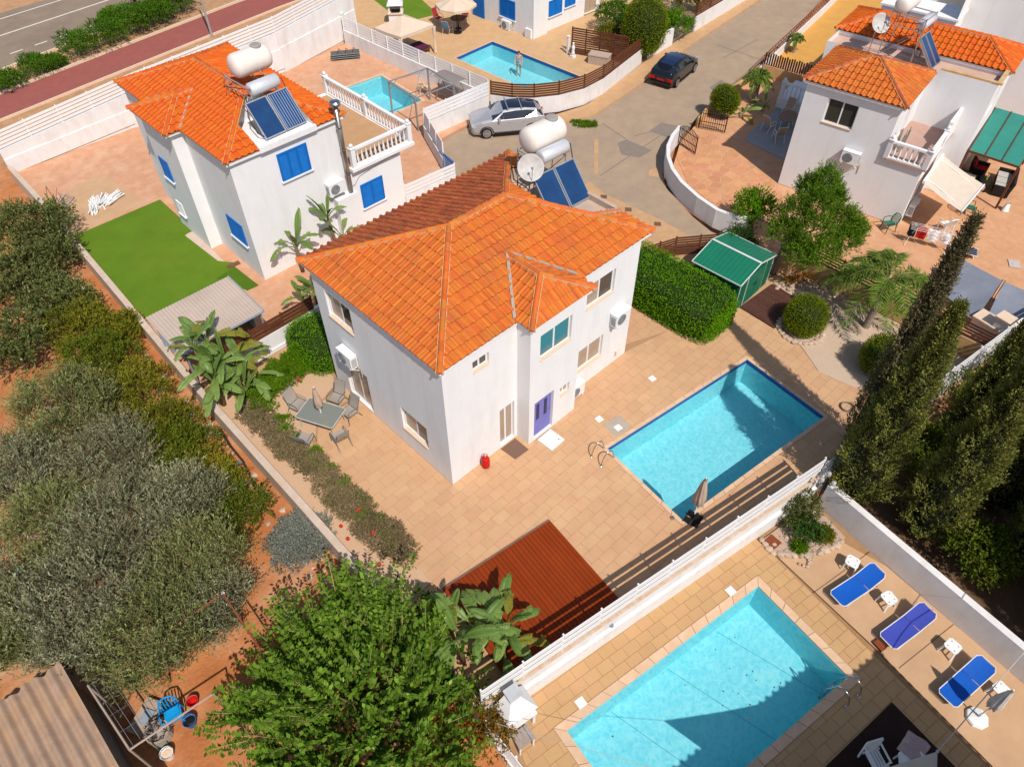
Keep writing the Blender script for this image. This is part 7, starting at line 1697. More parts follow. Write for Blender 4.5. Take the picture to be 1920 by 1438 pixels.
# ================================================================== BATHER
def figure(label, p, rz, skin, H=1.66):
    r = thing('person', label, 'person', p, rz); s = H/1.66
    V = [(0,0,.92),(0,.0,1.08),(0,.01,1.25),(0,.01,1.38),(0,0,1.45),(0,-.01,1.53),(0,-.015,1.62)]; rad = [.15,.125,.14,.11,.055,.085,.07]; E = [(i,i+1) for i in range(6)]
    def chain(st, pts, rs):
        a = st
        for q, q_r in zip(pts, rs): V.append(q); rad.append(q_r); E.append((a,len(V)-1)); a = len(V)-1
        return a
    for k in (-1,1):
        chain(0, [(k*.10,0,.84),(k*.11,-.02,.50),(k*.12,.0,.10),(k*.12,-.10,.03)], [.095,.062,.042,.035])
        h = chain(3, [(k*.17,.01,1.38),(k*.25,-.02,1.12),(k*.24,-.16,.95),(k*.22,-.20,.90)], [.055,.042,.034,.032])
        for f in range(4): chain(h, [(k*(.19+.022*f),-.25,.87),(k*(.19+.022*f),-.285,.845-.004*f)], [.010,.008])
        chain(h, [(k*.17,-.21,.89),(k*.155,-.24,.87)], [.011,.009])
    me = bpy.data.meshes.new('body'); me.from_pydata([tuple(c*s for c in v) for v in V], E, []); me.materials.append(skin)
    o = link('body', me, r); md = o.modifiers.new('skin','SKIN'); sk = me.skin_vertices[0].data
    for i, q in enumerate(rad): sk[i].radius = (q*s*(1.15 if i in (0,1,2,3) else 1), q*s*(.8 if i in (0,1,2,3) else 1))
    sk[0].use_root = True; md.use_smooth_shade = True; o.modifiers.new('sub','SUBSURF').levels = 2; o.modifiers['sub'].render_levels = 2
    MB().lathe([(.165,.80),(.185,.90),(.15,1.08),(.165,1.22),(.15,1.30)], (0,0,0), 18).build('swimsuit', mat('swimsuit_print',(.55,.55,.58),(.03,.04,.10),sc=18,contrast=.2), r, smooth=True).scale = (1,.78,1)
    MB().lathe([(.03,1.70),(.075,1.685),(.092,1.62),(.088,1.56),(.06,1.49)], (0,.012,-.02), 14).build('hair', mat('brown_hair',(.10,.05,.025)), r, smooth=True)
    for k in (-1,1): MB().lathe([(.008,-.004),(.012,0),(.008,.004)], (k*.03,-.088,1.56), 8, M3=Matrix.Rotation(R(90),3,'X')).build('eye', DARK, r)
    MB().bar((0,-.088,1.545),(0,-.105,1.515),.018,.02).build('nose', skin, r); MB().bar((-.02,-.09,1.49),(.02,-.09,1.49),.008).build('mouth', mat('lips',(.35,.1,.08)), r)
    return r
figure('person in a patterned swimsuit standing waist deep in the pool', (25.75,22.75,-1.01), R(-55), mat('skin',(.58,.32,.22),(.52,.28,.19),rough=.55))

# ================================================================== YARD WITH BLUE SHUTTERS
LT = thing('lean_to', 'grey ribbed metal lean-to roof at the end of the artificial lawn', 'shed', (-2.5,11.9,0)); RIB = mat('ribbed_sheet',(.52,.42,.35),(.45,.36,.30),sc=1.2,rough=.7,dirt=(.28,.22,.18),dsc=.6)
mb = MB(); x0,x1,y0,y1 = -4.35,-.72,10.62,13.35
for i in range(26):
    a = x0+(x1-x0)*i/26; b = x0+(x1-x0)*(i+1)/26; w_ = b-a; z_ = 2.05
    for p_, q_, za, zb in ((a,a+.2*w_,0,.02),(a+.2*w_,a+.4*w_,.02,.02),(a+.4*w_,a+.6*w_,.02,0),(a+.6*w_,b,0,0)):
        mb.add([(p_,y0,z_+za-.08),(q_,y0,z_+zb-.08),(q_,y1,z_+zb+.1),(p_,y1,z_+za+.1)], [(0,1,2,3)])
mb.build('roof_sheet', RIB, LT, world=True)
BGW = mat('blue_grey_panel',(.28,.34,.40),(.24,.29,.34),rough=.6)
MB().box(-.82,-.76,11.9,13.3,.02,1.98).box(-4.2,-.83,13.2,13.26,.02,2.0).build('wall', BGW, LT, world=True)
for px_, py_ in ((-.85,10.75),(-2.5,10.75),(-4.15,10.75)): MB().box(px_-.04,px_+.04,py_-.04,py_+.04,.004,1.95).build('post', GREY, LT, world=True)
MB().bar((-4.35,10.6,1.96),(-.72,10.6,1.96),.03,.08).build('fascia', BGW, LT, world=True)
MB().bar((-.70,10.62,1.97),(-.70,13.35,2.15),.04,.10).build('fascia', BGW, LT, world=True)
bo = MB().box(-.3,.3,-.05,.05,0,.9).box(-.3,.3,-.06,-.051,.3,.6).build('blue_board', BLUE, None, loc=(-.35,10.85,.01), rz=.2); tag(bo, 'blue board leaning at the corner of the grey ribbed roof', 'board')
wp = thing('pole_heap', 'heap of white plastic poles lying on the concrete pad', 'poles', (-1.4,25.95,.01)); rgp = random.Random(8)
me = MB().box(-.55,.55,-.028,.028,-.02,.02).mesh('pole', PLAST)
for i in range(60):
    t = rgp.random(); o = link('pole', me, wp, loc=(-.75+1.35*t+rgp.uniform(-.15,.15), .1*math.sin(3*t)+rgp.uniform(-.28,.28), .03+.2*rgp.random()*(1-abs(t-.5)))); o.rotation_euler = (0, rgp.uniform(-.18,.18), (R(65) if t < .5 else R(28))+rgp.uniform(-.3,.3))
bf = thing('bed_frame', 'tangled blue metal frames lying near the wall corner by the pole heap', 'frame', (-2.9,27.2,.01), .4); BFM = mat('faded_blue_metal',(.06,.13,.27),(.05,.10,.2),rough=.5)
mb = MB(); mb.tube([(-.5,-.3,.02),(.5,-.3,.3),(.5,.3,.3),(-.5,.3,.02),(-.5,-.3,.02)], .02, 6)
for k in range(5): mb.tube([(-.4+.2*k,-.3,.05+.06*k),(-.4+.2*k,.3,.05+.06*k)], .012, 5)
mb.tube([(-.3,-.5,.02),(.3,.5,.5)], .018, 6); mb.build('frame', BFM, bf); MB().tube([(-.6,.5,.02),(.1,.9,.9),(.2,.95,.02)], .02, 6).tube([(-.55,.1,.02),(.5,.75,.6)],.015,6).build('strut', mat('rust_tube',(.22,.14,.09)), bf)
def gazebo_frame():
    g = thing('bare_gazebo', 'bare grey metal gazebo frame beside the small turquoise pool', 'gazebo', (16.6,21.5,.01)); C_ = [(15.25,23.0),(18.0,22.75),(17.75,20.1),(15.05,20.3)]; pk_ = Vector((16.5,21.55,2.6)); GM = mat('gazebo_tube',(.33,.33,.34),(.27,.27,.28),rough=.45,metal=.3)
    for i, c in enumerate(C_):
        MB().box(c[0]-.04,c[0]+.04,c[1]-.04,c[1]+.04,.01,2.02).build('post', GM, g, world=True); d_ = C_[(i+1)%4]
        MB().bar((*c,2.0),(*d_,2.0),.05,.06).build('beam', GM, g, world=True); MB().tube([(*c,2.02),tuple(pk_)], .018, 6).build('rafter', GM, g, world=True)
        m_ = Vector((*c,1.5)); e_ = Vector((*c,2.0)).lerp(Vector((*d_,2.0)),.22); MB().bar(m_, e_, .025).build('brace', GM, g, world=True)
    return g
gazebo_frame()
CRP = mat('cream_plastic',(.68,.54,.42),(.6,.47,.36),rough=.5)
def mono_chair(label, p, rz, m_, src=None):
    if src: return dup(src, p, rz, label)
    r = thing('plastic_chair', label, 'chair', p, rz)
    MB().grid(lambda u,v: ((u-.5)*(.46-.06*(1-v)), -.2+.44*v, .42-.03*math.sin(PI*u)*math.sin(PI*v)), 4, 4).grid(lambda u,v: ((u-.5)*(.46-.06*(1-v)), -.2+.44*v, .40-.03*math.sin(PI*u)*math.sin(PI*v)), 4, 4).build('seat', m_, r)
    bk = MB()
    for k in range(5): x = -.17+.085*k; bk.tube([(x,-.20,.42),(x*1.05,-.25,.62),(x,-.32,.82-.9*x*x)], .02, 5)
    bk.tube([(-.24,-.2,.42),(-.25,-.26,.66),(-.18,-.33,.84),(0,-.35,.88),(.18,-.33,.84),(.25,-.26,.66),(.24,-.2,.42)], .026, 6); bk.build('backrest', m_, r)
    for x in (-1,1):
        MB().tube([(x*.25,-.25,.60),(x*.29,-.05,.64),(x*.28,.2,.62),(x*.25,.24,.42)], .022, 6).build('armrest', m_, r)
        for y in (-.22,.22): MB().tube([(x*.22,y,.42),(x*.26,y*1.2,0)], [.03,.02], 6).build('leg', m_, r)
    return r
mc = mono_chair('cream plastic chair beside the bare gazebo frame', (18.35,23.6,.01), R(200), CRP)
sw = thing('swing_seat', 'grey swing seat with canopy against the slatted wall by the small pool', 'swing seat', (18.8,21.6,.01), R(93)); GC = mat('grey_canvas',(.26,.22,.21),(.21,.18,.17),rough=.9)
MB().grid(lambda u,v: ((u-.5)*1.9,(v-.5)*1.1,1.55+.12*math.sin(PI*v)-.04*abs(u-.5)), 6, 8).build('canopy', GC, sw); MB().box(-.75,.75,-.25,.3,.42,.54).build('seat', GC, sw); MB().obox((0,.34,.82),(1.5,.08,.55),Matrix.Rotation(R(-12),3,'X')).build('backrest', GC, sw)
for x in (-.9,.9): MB().tube([(x,-.5,0),(x,0,1.55),(x,.5,0)], .025, 6).build('leg', GREY, sw)
sb_ = thing('stacked_beds', 'stack of grey sun beds against the tall white wall', 'sun beds', (17.75,31.3,.01), R(-32)); 
for k in range(3):
    MB().box(-.95,.95,-.32,.32,.12+.12*k,.16+.12*k).build('bed_top', mat('grey_mesh',(.12,.12,.12),(.09,.09,.09)), sb_); MB().tube([(-.95,-.33,.14+.12*k),(.95,-.33,.14+.12*k),(.95,.33,.14+.12*k),(-.95,.33,.14+.12*k),(-.95,-.33,.14+.12*k)], .02, 6).build('bed_frame', GREY, sb_)
for x in (-.8,.8):
    for y in (-.3,.3): MB().tube([(x,y,.12),(x*1.08,y*1.1,0)], .018, 6).build('leg', GREY, sb_)
for i in range(3): MB().tube([(-.5+.5*i,-.2,.44),(-.4+.5*i,.1,.62),(-.3+.5*i,.25,.44)], .018, 5).build('folded_leg', DARK, sb_)
sl_ = MB().box(-.3,.3,-.12,.12,0,.05).box(-.28,.28,-.10,.10,.051,.056).build('hatch', mat('brown_cover',(.20,.09,.06)), None, loc=(*G(438,497,.02)[:2],.02), rz=-.1); tag(sl_, 'brown drain hatch between the lawn and the blue-shuttered wall', 'hatch')
pw_ = wallrun('planter_wall', 'low white raised planter wall beside the blue-shuttered house passage', [(3.6,13.3),(5.4,13.2),(5.5,14.2)], 0, .55, .14, WALLW)
# ================================================================== YARD OF THE BATHER
g4 = thing('gazebo', 'gazebo with cream pyramid canopy and tied curtains', 'gazebo', (20.95,28.9,.01)); CN = mat('cream_canvas',(.66,.52,.40),(.60,.46,.35),sc=2,rough=.95)
C_ = [(19.75,27.6),(22.6,27.65),(22.25,30.3),(19.45,29.95)]; ctr = Vector((21.0,28.85,2.55)); mb = MB()
for i in range(4):
    a, b = Vector((*C_[i],1.92)), Vector((*C_[(i+1)%4],1.92)); mid = (a+b)/2-Vector((0,0,.04)); mb.add([a,mid,ctr],[(0,1,2)]); mb.add([mid,b,ctr],[(0,1,2)]); mb.add([a-Vector((0,0,.2)),mid-Vector((0,0,.2)),mid,a],[(0,1,2,3)]); mb.add([mid-Vector((0,0,.2)),b-Vector((0,0,.2)),b,mid],[(0,1,2,3)])
mb.build('canopy', CN, g4, world=True)
for i, c in enumerate(C_):
    MB().tube([(*c,.01),(*c,1.9)], .03, 8).build('post', GREY, g4, world=True)
    MB().lathe([(.12,.05),(.10,.5),(.06,.95),(.10,1.3),(.14,1.75)], (*c,0), 9).build('curtain', CN, g4, world=True)
dv = thing('day_bed', 'purple cushioned day bed under the cream gazebo', 'day bed', (21.6,28.6,.01), .0); MB().box(-.8,.8,-.5,.5,.28,.45).build('cushion', mat('purple_cloth',(.10,.02,.06),(.07,.015,.045),rough=.95), dv); MB().box(-.85,.85,-.55,.55,.2,.279).build('frame', WOODB, dv)
for x in (-.8,.8):
    for y in (-.5,.5): MB().box(x-.04,x+.04,y-.04,y+.04,0,.2).build('leg', WOODB, dv)
um = thing('parasol', 'open cream parasol over the garden table by the blue door', 'parasol', (25.85,29.1,.01)); MB().tube([(0,0,.05),(0,0,2.4)], .025, 8).build('pole', DARK, um); MB().lathe([(.32,0),(.34,.04),(.28,.08),(.05,.12)], (0,0,0), 16).build('base', DARK, um)
mb = MB(); nn = 8
for i in range(nn):
    a, b = 2*PI*i/nn, 2*PI*(i+1)/nn; A, B = Vector((1.45*math.cos(a),1.45*math.sin(a),1.95)), Vector((1.45*math.cos(b),1.45*math.sin(b),1.95)); M_ = (A+B)/2*.985; M_.z = 1.93; T = Vector((0,0,2.42)); mb.add([A,M_,T],[(0,1,2)]); mb.add([M_,B,T],[(0,1,2)]); mb.add([A-Vector((0,0,.16)),M_-Vector((0,0,.14)),M_,A],[(0,1,2,3)]); mb.add([M_-Vector((0,0,.14)),B-Vector((0,0,.16)),B,M_],[(0,1,2,3)])
mb.build('canopy', CN, um)
for i in range(nn): a = 2*PI*i/nn; MB().tube([(0,0,2.36),(1.42*math.cos(a),1.42*math.sin(a),1.93)], .01, 4).build('rib', GREY, um)
t4 = thing('garden_table', 'round dark garden table under the open cream parasol', 'table', (26.4,29.6,.01)); MB().lathe([(.55,.70),(.56,.72),(.55,.74)], (0,0,0), 20).build('table_top', WOODB, t4); MB().tube([(0,0,0),(0,0,.7)], .04, 8).build('stem', DARK, t4); MB().lathe([(.25,0),(.2,.04)], (0,0,0), 12).build('foot', DARK, t4)
BLT = mat('light_blue_towel',(.12,.30,.55),(.10,.25,.48),rough=.95); REDC = mat('red_cushion',(.35,.03,.03),(.28,.025,.025),rough=.95)
k1 = sling_chair('garden chair with a pale blue towel hanging on it', (25.2,29.35,.01), R(-70), m=BLT, fm=CRP); k2 = sling_chair('red cushioned chair at the parasol table beside the blue door', (27.4,30.1,.01), R(120), m=REDC); sling_chair('red cushioned chair at the parasol table on the lawn side', (25.9,31.2,.01), R(185), k2)
b4 = thing('barbecue', 'white masonry barbecue behind the cream gazebo', 'barbecue', (23.7,33.3,.01), R(-40)); MB().box(-.5,.5,-.4,.4,0,.85).build('base', WALLW, b4); MB().box(-.55,.55,-.5,.45,.851,.92).build('slab', CREAM, b4); MB().box(-.5,-.38,-.3,.4,.921,1.4).box(.38,.5,-.3,.4,.921,1.4).box(-.38,.38,.3,.4,.921,1.4).build('hearth', WALLW, b4)
MB().add([(-.58,-.45,1.41),(.58,-.45,1.41),(.58,.45,1.41),(-.58,.45,1.41),(-.25,-.1,2.0),(.25,-.1,2.0),(.25,.38,2.0),(-.25,.38,2.0)], [(3,2,1,0),(4,5,6,7),(0,1,5,4),(1,2,6,5),(2,3,7,6),(3,0,4,7)]).build('hood', WALLW, b4); MB().box(-.3,.3,-.35,.1,.93,.98).build('grate', DARK, b4)
wallrun('garden_wall', 'pale mint wall behind the cream gazebo', [(19.3,33.4),(22.5,37.6),(25,41)], 0, 1.9, .2, mat('mint_wall',(.56,.66,.52),(.50,.60,.47),rough=.9))
sheet('lawn', [(24.2,33.2),(27.0,32.6),(29,39),(25.8,40.5)], .02, LAWN, depth=.01)
sc_ = fence('screen_fence', 'free-standing brown slat screen behind the beige storage box', [(29.15,21.1),(30.7,17.5)], .01, 12, .095, .05, WOODB, post=.92, pw=.07)
bx = thing('storage_box', 'beige garden storage box in front of the brown screen', 'storage box', (29.35,18.75,.01), R(-68)); BEI = mat('beige_resin',(.48,.37,.30),(.42,.32,.26),rough=.6)
bb = MB().box(-.68,.68,-.36,.36,0,.55).build('chest', BEI, bx); mb = MB()
for k in range(13): mb.box(-.64+.1*k,-.60+.1*k,-.368,-.361,.04,.5).box(-.64+.1*k,-.60+.1*k,.361,.368,.04,.5)
mb.build('rib', BEI, bb); MB().box(-.71,.71,-.39,.39,.551,.62).build('lid', BEI, bx)
stt = thing('statue', 'small white garden statue beside the brown screen', 'statue', (28.75,20.6,.01)); MB().box(-.15,.15,-.15,.15,0,.15).build('plinth', WHITE, stt); MB().lathe([(.1,.15),(.13,.3),(.09,.5),(.12,.62),(.11,.75),(.04,.82),(.065,.88),(.07,.94),(.03,1.0)], (0,0,0), 12).build('figure', WHITE, stt, smooth=True)
gp_ = thing('gate_post', 'white post beside the brown screen and statue', 'post', (28.9,21.2,.01)); MB().box(-.07,.07,-.07,.07,0,1.15).box(-.1,.1,-.1,.1,1.151,1.2).build('shaft', WHITE, gp_)
wc0 = mono_chair('white plastic chair beside the yellow leaved shrub', (31.9,20.6,.01), R(80), PLAST); mono_chair('white plastic chair nearest the white villa corner with blue windows', (33.2,21.8,.01), R(20), PLAST, wc0)
# weeds in the lane
wd = thing('weeds', 'green weeds spreading from the kerb onto the lane', 'weeds', (*G(1105,228)[:2],-.1)); rgw = random.Random(2)
crown('foliage', [(*G(1085+rgw.uniform(-12,32),231+rgw.uniform(-5,4))[:2],-.09,.16,.16,.05) for i in range(26)]+[(*G(1078,233)[:2],-.09,.1,.1,.05)], GCOVG, wd, 3, per=45, twig=(.05,.12), leaves=6, ll=.06, lw=.03, zmin=0)
lp_ = thing('street_lamp', 'grey street lamp post on the verge beside the red path', 'street lamp', (*G(398,70)[:2],-.02)); MB().tube([(0,0,0),(0,0,1.2),(0,0,7)], [.09,.08,.05], 10).build('pole', mat('galv_pole',(.42,.42,.41),rough=.5,metal=.3), lp_); MB().tube([(0,0,6.9),(-.2,.6,7.3),(-.35,1.4,7.4)], .035, 6).build('arm', GREY, lp_); MB().obox((-.4,1.6,7.38),(.25,.6,.12)).build('lamp_head', GREY, lp_)
# ================================================================== TERRACOTTA YARD
ch3 = sling_chair('white framed chair at the oval table in the shade, gate side', (29.7,5.95,0), R(-100), m=mat('tan_sling',(.46,.32,.22),rough=.9), fm=PLAST, group='chairs round the oval table')
sling_chair('white framed chair at the oval table, pulled out onto the paving', (29.1,4.95,0), R(-40), ch3); sling_chair('white framed chair at the oval table toward the balustrade', (31.9,6.1,0), R(100), ch3)
t3 = thing('garden_table', 'oval brown table in the shade of the balcony villa', 'table', (30.7,5.4,0), R(12)); MB().prism([(.75*math.cos(t),.5*math.sin(t)) for t in [2*PI*i/24 for i in range(24)]], .70, .735).build('table_top', mat('brown_top',(.30,.18,.12),(.25,.15,.1)), t3)
for x in (-.45,.45):
    for y in (-.25,.25): MB().tube([(x,y,0),(x*.9,y*.9,.7)], .025, 6).build('leg', PLAST, t3)
struct('', MB().prism(Gs([(1395,262),(1462,195),(1500,215),(1470,300)],.01), -.01, .012).build('terrace_slab', mat('grey_terrace',(.36,.35,.34),(.30,.29,.285),sc=1.5)))
bs = thing('bamboo_bundle', 'bundle of grey bamboo poles standing on the balcony', 'bamboo', (*L3(.9,-4.75),3.21)); rgb = random.Random(4)
for i in range(16): a = rgb.uniform(0,6.28); MB().tube([(.22*math.cos(a),.12*math.sin(a),0),(.30*math.cos(a)+rgb.uniform(-.06,.06),.2*math.sin(a),1.0+rgb.uniform(-.1,.2))], .024, 6).build('pole', mat('grey_bamboo',(.36,.33,.28),(.26,.24,.2),rnd=.2), bs)
aw = thing('awning', 'cream fabric awning sloping out below the balcony', 'awning', (27.5,-4.2,2.3)); A = [Vector((26.42,-4.0,2.45)),Vector((29.5,-3.55,2.45)),Vector((29.15,-5.95,1.98)),Vector((26.15,-6.15,1.98))]
MB().grid(lambda u,v: A[0].lerp(A[1],u).lerp(A[3].lerp(A[2],u),v)-Vector((0,0,.06*math.sin(PI*v))), 8, 6).build('fabric', mat('awning_cream',(.64,.54,.44),(.58,.48,.39),rough=.95), aw, world=True)
MB().bar(A[0],A[1],.12,.14).build('cassette', WMETAL, aw, world=True); MB().bar(A[3],A[2],.06,.10).build('front_bar', WMETAL, aw, world=True)
for u in (.15,.85): MB().tube([A[0].lerp(A[1],u),A[3].lerp(A[2],u)-Vector((0,0,.08))], .025, 6).build('arm', WMETAL, aw, world=True)
aircon('air conditioner standing in the shade under the cream awning', (*L3(1.0,-6.26),.35), RZ3, False)
pg = thing('pergola', 'brown timber pergola with green sheet roof', 'pergola', (33,-5,0)); PQ = [Vector((30.85,-4.25,2.42)),Vector((31.2,-6.6,2.36)),Vector((36.5,-5.9,2.42)),Vector((36.1,-3.4,2.48))]
GSH = mat('green_shade_cloth',(.035,.24,.19),(.03,.20,.16),sc=1.2,rough=.7)
MB().grid(lambda u,v: PQ[0].lerp(PQ[3],u).lerp(PQ[1].lerp(PQ[2],u),v)+Vector((0,0,.05)), 4, 4).build('roof_sheet', GSH, pg, world=True)
for v in (.0,.33,.66,1.): MB().bar(PQ[0].lerp(PQ[1],v)+Vector((0,0,.075 if 0 < v < 1 else 0)), PQ[3].lerp(PQ[2],v)+Vector((0,0,.075 if 0 < v < 1 else 0)), .05 if 0 < v < 1 else .1, .03 if 0 < v < 1 else .1).build('beam', WOODB, pg, world=True)
for q in PQ: MB().box(q.x-.05,q.x+.05,q.y-.05,q.y+.05,0,q.z-.05).build('post', WOODB, pg, world=True)
MB().bar(PQ[0],PQ[1],.08,.1).build('beam', WOODB, pg, world=True)
BLK = mat('black_rattan',(.015,.012,.011),(.022,.018,.016),rough=.8); WC = mat('pale_cushion',(.52,.49,.45),(.46,.43,.40),rough=.95); RC = mat('bright_red_cushion',(.50,.012,.015),(.42,.01,.012),rough=.95)
def armchair(label, p, rz, cm, w_=.8, wide=1, back=True):
    r = thing('rattan_sofa' if wide > 1 else 'rattan_armchair', label, 'sofa' if wide > 1 else 'armchair', p, rz); W_ = w_*wide
    MB().box(-W_/2,W_/2,-.38,.38,.05,.32).build('base', BLK, r); MB().obox((0,-.40,.55),(W_,.12,.55),Matrix.Rotation(R(8),3,'X')).build('backrest', BLK, r)
    for x in (-1,1): MB().box(x*(W_/2+.06)-.06,x*(W_/2+.06)+.06,-.4,.38,.05,.58).build('armrest', BLK, r)
    for k in range(wide): MB().box(-W_/2+w_*k+.03,-W_/2+w_*(k+1)-.03,-.30,.36,.321,.43).build('cushion', cm, r)
    if back:
        for k in range(wide): MB().obox((-W_/2+w_*(k+.5),-.30,.62),(w_*.7,.12,.36),Matrix.Rotation(R(14),3,'X')).build('back_cushion', cm, r)
    return r
armchair('black rattan sofa with pale cushions beside the pergola edge', (33.3,-6.0,0), R(15), WC, .62, 3, False); armchair('black armchair with a red cushion under the green pergola', (33.6,-4.6,0), R(190), RC); armchair('black armchair with red cushion beside the white wall under the pergola', (32.0,-4.35,0), R(200), RC)
lt = thing('low_table', 'low black table with bottles under the pergola', 'table', (32.6,-5.2,0), .2); MB().box(-.5,.5,-.35,.35,.36,.42).build('table_top', BLK, lt)
for x in (-.42,.42):
    for y in (-.28,.28): MB().box(x-.04,x+.04,y-.04,y+.04,0,.359).build('leg', BLK, lt)
for i,(x,y,m_) in enumerate(((-.2,.1,mat('green_bottle',(.02,.18,.06),rough=.2)),(.1,-.1,mat('yellow_bottle',(.35,.38,.03),rough=.3)),(.28,.15,mat('red_bottle',(.4,.03,.02),rough=.3)))):
    o = MB().lathe([(.04,0),(.045,.02),(.045,.16),(.018,.22),(.018,.28)], (0,0,0), 10).build('bottle', m_, None, loc=(32.6+x,-5.2+y,.425)); tag(o, ('green bottle','yellow bottle','red bottle')[i]+' on the low black table under the pergola', 'bottle')
br = thing('bar_counter', 'small bar counter with a red side at the pergola end', 'counter', (30.9,-4.75,0), R(8)); MB().box(-.6,.6,-.25,.25,0,.95).build('body', RC, br); MB().box(-.68,.68,-.34,.34,.951,1.0).build('counter_top', CREAM, br)
gs = mono_chair('green plastic chair beside the wall of the balcony villa', (26.0,-3.15+.1,0), R(60), mat('green_plastic',(.03,.16,.10),(.025,.13,.08),rough=.5)); 
gs.location = (25.45,-3.6,0); mono_chair('green plastic chair on the terracotta beside the cream awning', (29.6,-5.75,0), R(200), None, gs)
mono_chair('white plastic chair under the cream awning', (27.4,-5.6,0), R(-30), PLAST, wc0)
wx = thing('white_bag', 'white bag standing on the terracotta beside the pergola post', 'bag', (31.35,-7.0,0)); MB().grid(lambda u,v: (.22*math.cos(2*PI*u)*(1-.5*v+.12*math.sin(6*PI*u)), .18*math.sin(2*PI*u)*(1-.5*v), .42*v), 14, 6).build('sack', PLAST, wx, smooth=True); MB().tube([(-.06,0,.40),(-.03,0,.5),(.03,0,.5),(.06,0,.40)], .012, 5).build('knot', PLAST, wx)
# laundry rack with clothes
lr = thing('laundry_rack', 'folding laundry rack standing on the terracotta beside the awning', 'laundry rack', (25.5,-5.5,0), R(-68)); 
for x in (-.9,.9): MB().tube([(x,-.3,0),(x*.8,.3,.95)], .012, 5).tube([(x,.3,0),(x*.8,-.3,.95)], .012, 5).build('leg', WMETAL, lr)
for k in range(6): MB().tube([(-.95,-.3+.12*k,.95),(.95,-.3+.12*k,.95)], .008, 5).build('rail', WMETAL, lr)
def cloth(label, x, y, w_, d_, m_, seed):
    rg_ = random.Random(seed); p_ = M_lr @ Vector((x,y,0)); ph = rg_.uniform(0,6)
    o = MB().grid(lambda u,v: ((u-.5)*w_+.02*math.sin(9*v+ph), (v-.5)*.16+(.03*math.sin(7*u+ph)), .97+.02*math.sin(12*u+ph)-d_*abs(2*v-1)**1.0), 12, 10).build('garment', m_, None, loc=(p_.x,p_.y,0), rz=R(-68), smooth=True); return tag(o, label, 'clothes')
M_lr = Matrix.Translation((25.5,-5.5,0))@Matrix.Rotation(R(-68),4,'Z')
cloth('navy garment hung at the house end of the laundry rack', -.82,0,.34,.55,mat('navy_cloth',(.01,.012,.02),rough=.95),1); cloth('red garment on the laundry rack between navy and white', -.38,.05,.42,.6,mat('red_cloth',(.36,.01,.01),(.3,.008,.008),rough=.95),2); cloth('white sheet hung in the middle of the laundry rack', .15,0,.5,.55,mat('white_cloth',(.72,.70,.70),(.66,.64,.64),rough=.95),3); cloth('white shirt at the far end of the laundry rack', .7,-.05,.4,.5,mat('white_cloth',(.72,.7,.7)),4)
bd = thing('folded_sun_bed', 'folded sun bed with dark blue webbing lying on the terracotta', 'sun bed', (26.3,-7.0,0), R(-70)); MB().box(-.6,.6,-.3,.3,.18,.2).build('pad', mat('grey_pad',(.40,.33,.28),rough=.9), bd)
for k in range(4): MB().box(-.55,.55,-.27+.15*k,-.19+.15*k,.201,.23).build('webbing', mat('dark_blue_web',(.02,.03,.06),(.03,.04,.08)), bd)
MB().tube([(-.62,-.32,.2),(.62,-.32,.2),(.62,.32,.2),(-.62,.32,.2),(-.62,-.32,.2)], .018, 6).tube([(-.5,-.3,0),(-.4,-.3,.2)],.015,5).tube([(.5,.3,0),(.4,.3,.2)],.015,5).tube([(-.5,.3,0),(-.4,.3,.2)],.015,5).tube([(.5,-.3,0),(.4,-.3,.2)],.015,5).build('frame', WMETAL, bd)
TARP = mat('grey_tarp',(.22,.24,.29),(.18,.195,.24),sc=2,rough=.45,spec=.5)
def tarp(label, q, sag, seed):
    q = [Vector(v) for v in q]; t = thing('tarpaulin', label, 'tarpaulin', q[0])
    MB().grid(lambda u,v: q[0].lerp(q[1],u).lerp(q[3].lerp(q[2],u),v)-Vector((0,0,sag*math.sin(PI*u)*math.sin(PI*v)))+Vector((0,0,.03*math.sin(9*u+5*v+seed)*math.sin(3*v))), 16, 14).build('sheet', TARP, t, world=True, smooth=True)
    for v in q[:2]: MB().tube([(v.x,v.y,0),(v.x,v.y,v.z+.05)], .02, 6).build('pole', DARK, t, world=True)
    return t
tarp('grey tarpaulin slung over the terracotta beside the thin cypress', [(24.0,-7.3,1.15),(23.75,-9.35,1.15),(21.3,-9.5,.45),(22.1,-7.6,.5)], .12, 1)
tarp('grey tarpaulin slung next to the white outdoor barbecue', [(23.75,-9.45,1.15),(23.9,-12.0,1.1),(22.0,-12.2,.6),(21.9,-9.75,.6)], .15, 2)
b3 = thing('barbecue', 'white masonry barbecue in the corner of the terracotta yard by the tarpaulin', 'barbecue', (21.35,-10.25,0), R(80)); MB().box(-.8,.8,-.35,.35,0,.7).build('base', WALLW, b3); MB().box(-.85,.85,-.4,.4,.701,.78).build('slab', CREAM, b3); MB().box(-.75,.0,-.1,.33,.781,1.25).build('hearth', WALLW, b3); MB().box(-.55,-.2,-.15,-.101,.9,1.1).build('opening', DARK, b3); MB().box(-.85,.1,-.25,.36,1.251,1.32).build('top', CREAM, b3)
for i,(x,y,m_) in enumerate(((1870,572,DARK),(1905,570,PLAST))):
    pass
pa = MB().box(-.3,.3,-.25,.25,0,.02).box(-.15,.05,-.1,.1,.0201,.03).build('white_board', mat('pale_board',(.55,.46,.42)), None, loc=(*G(1902,495)[:2],.0), rz=.5); tag(pa, 'pale flat board lying on the terracotta beyond the tarpaulin', 'board')
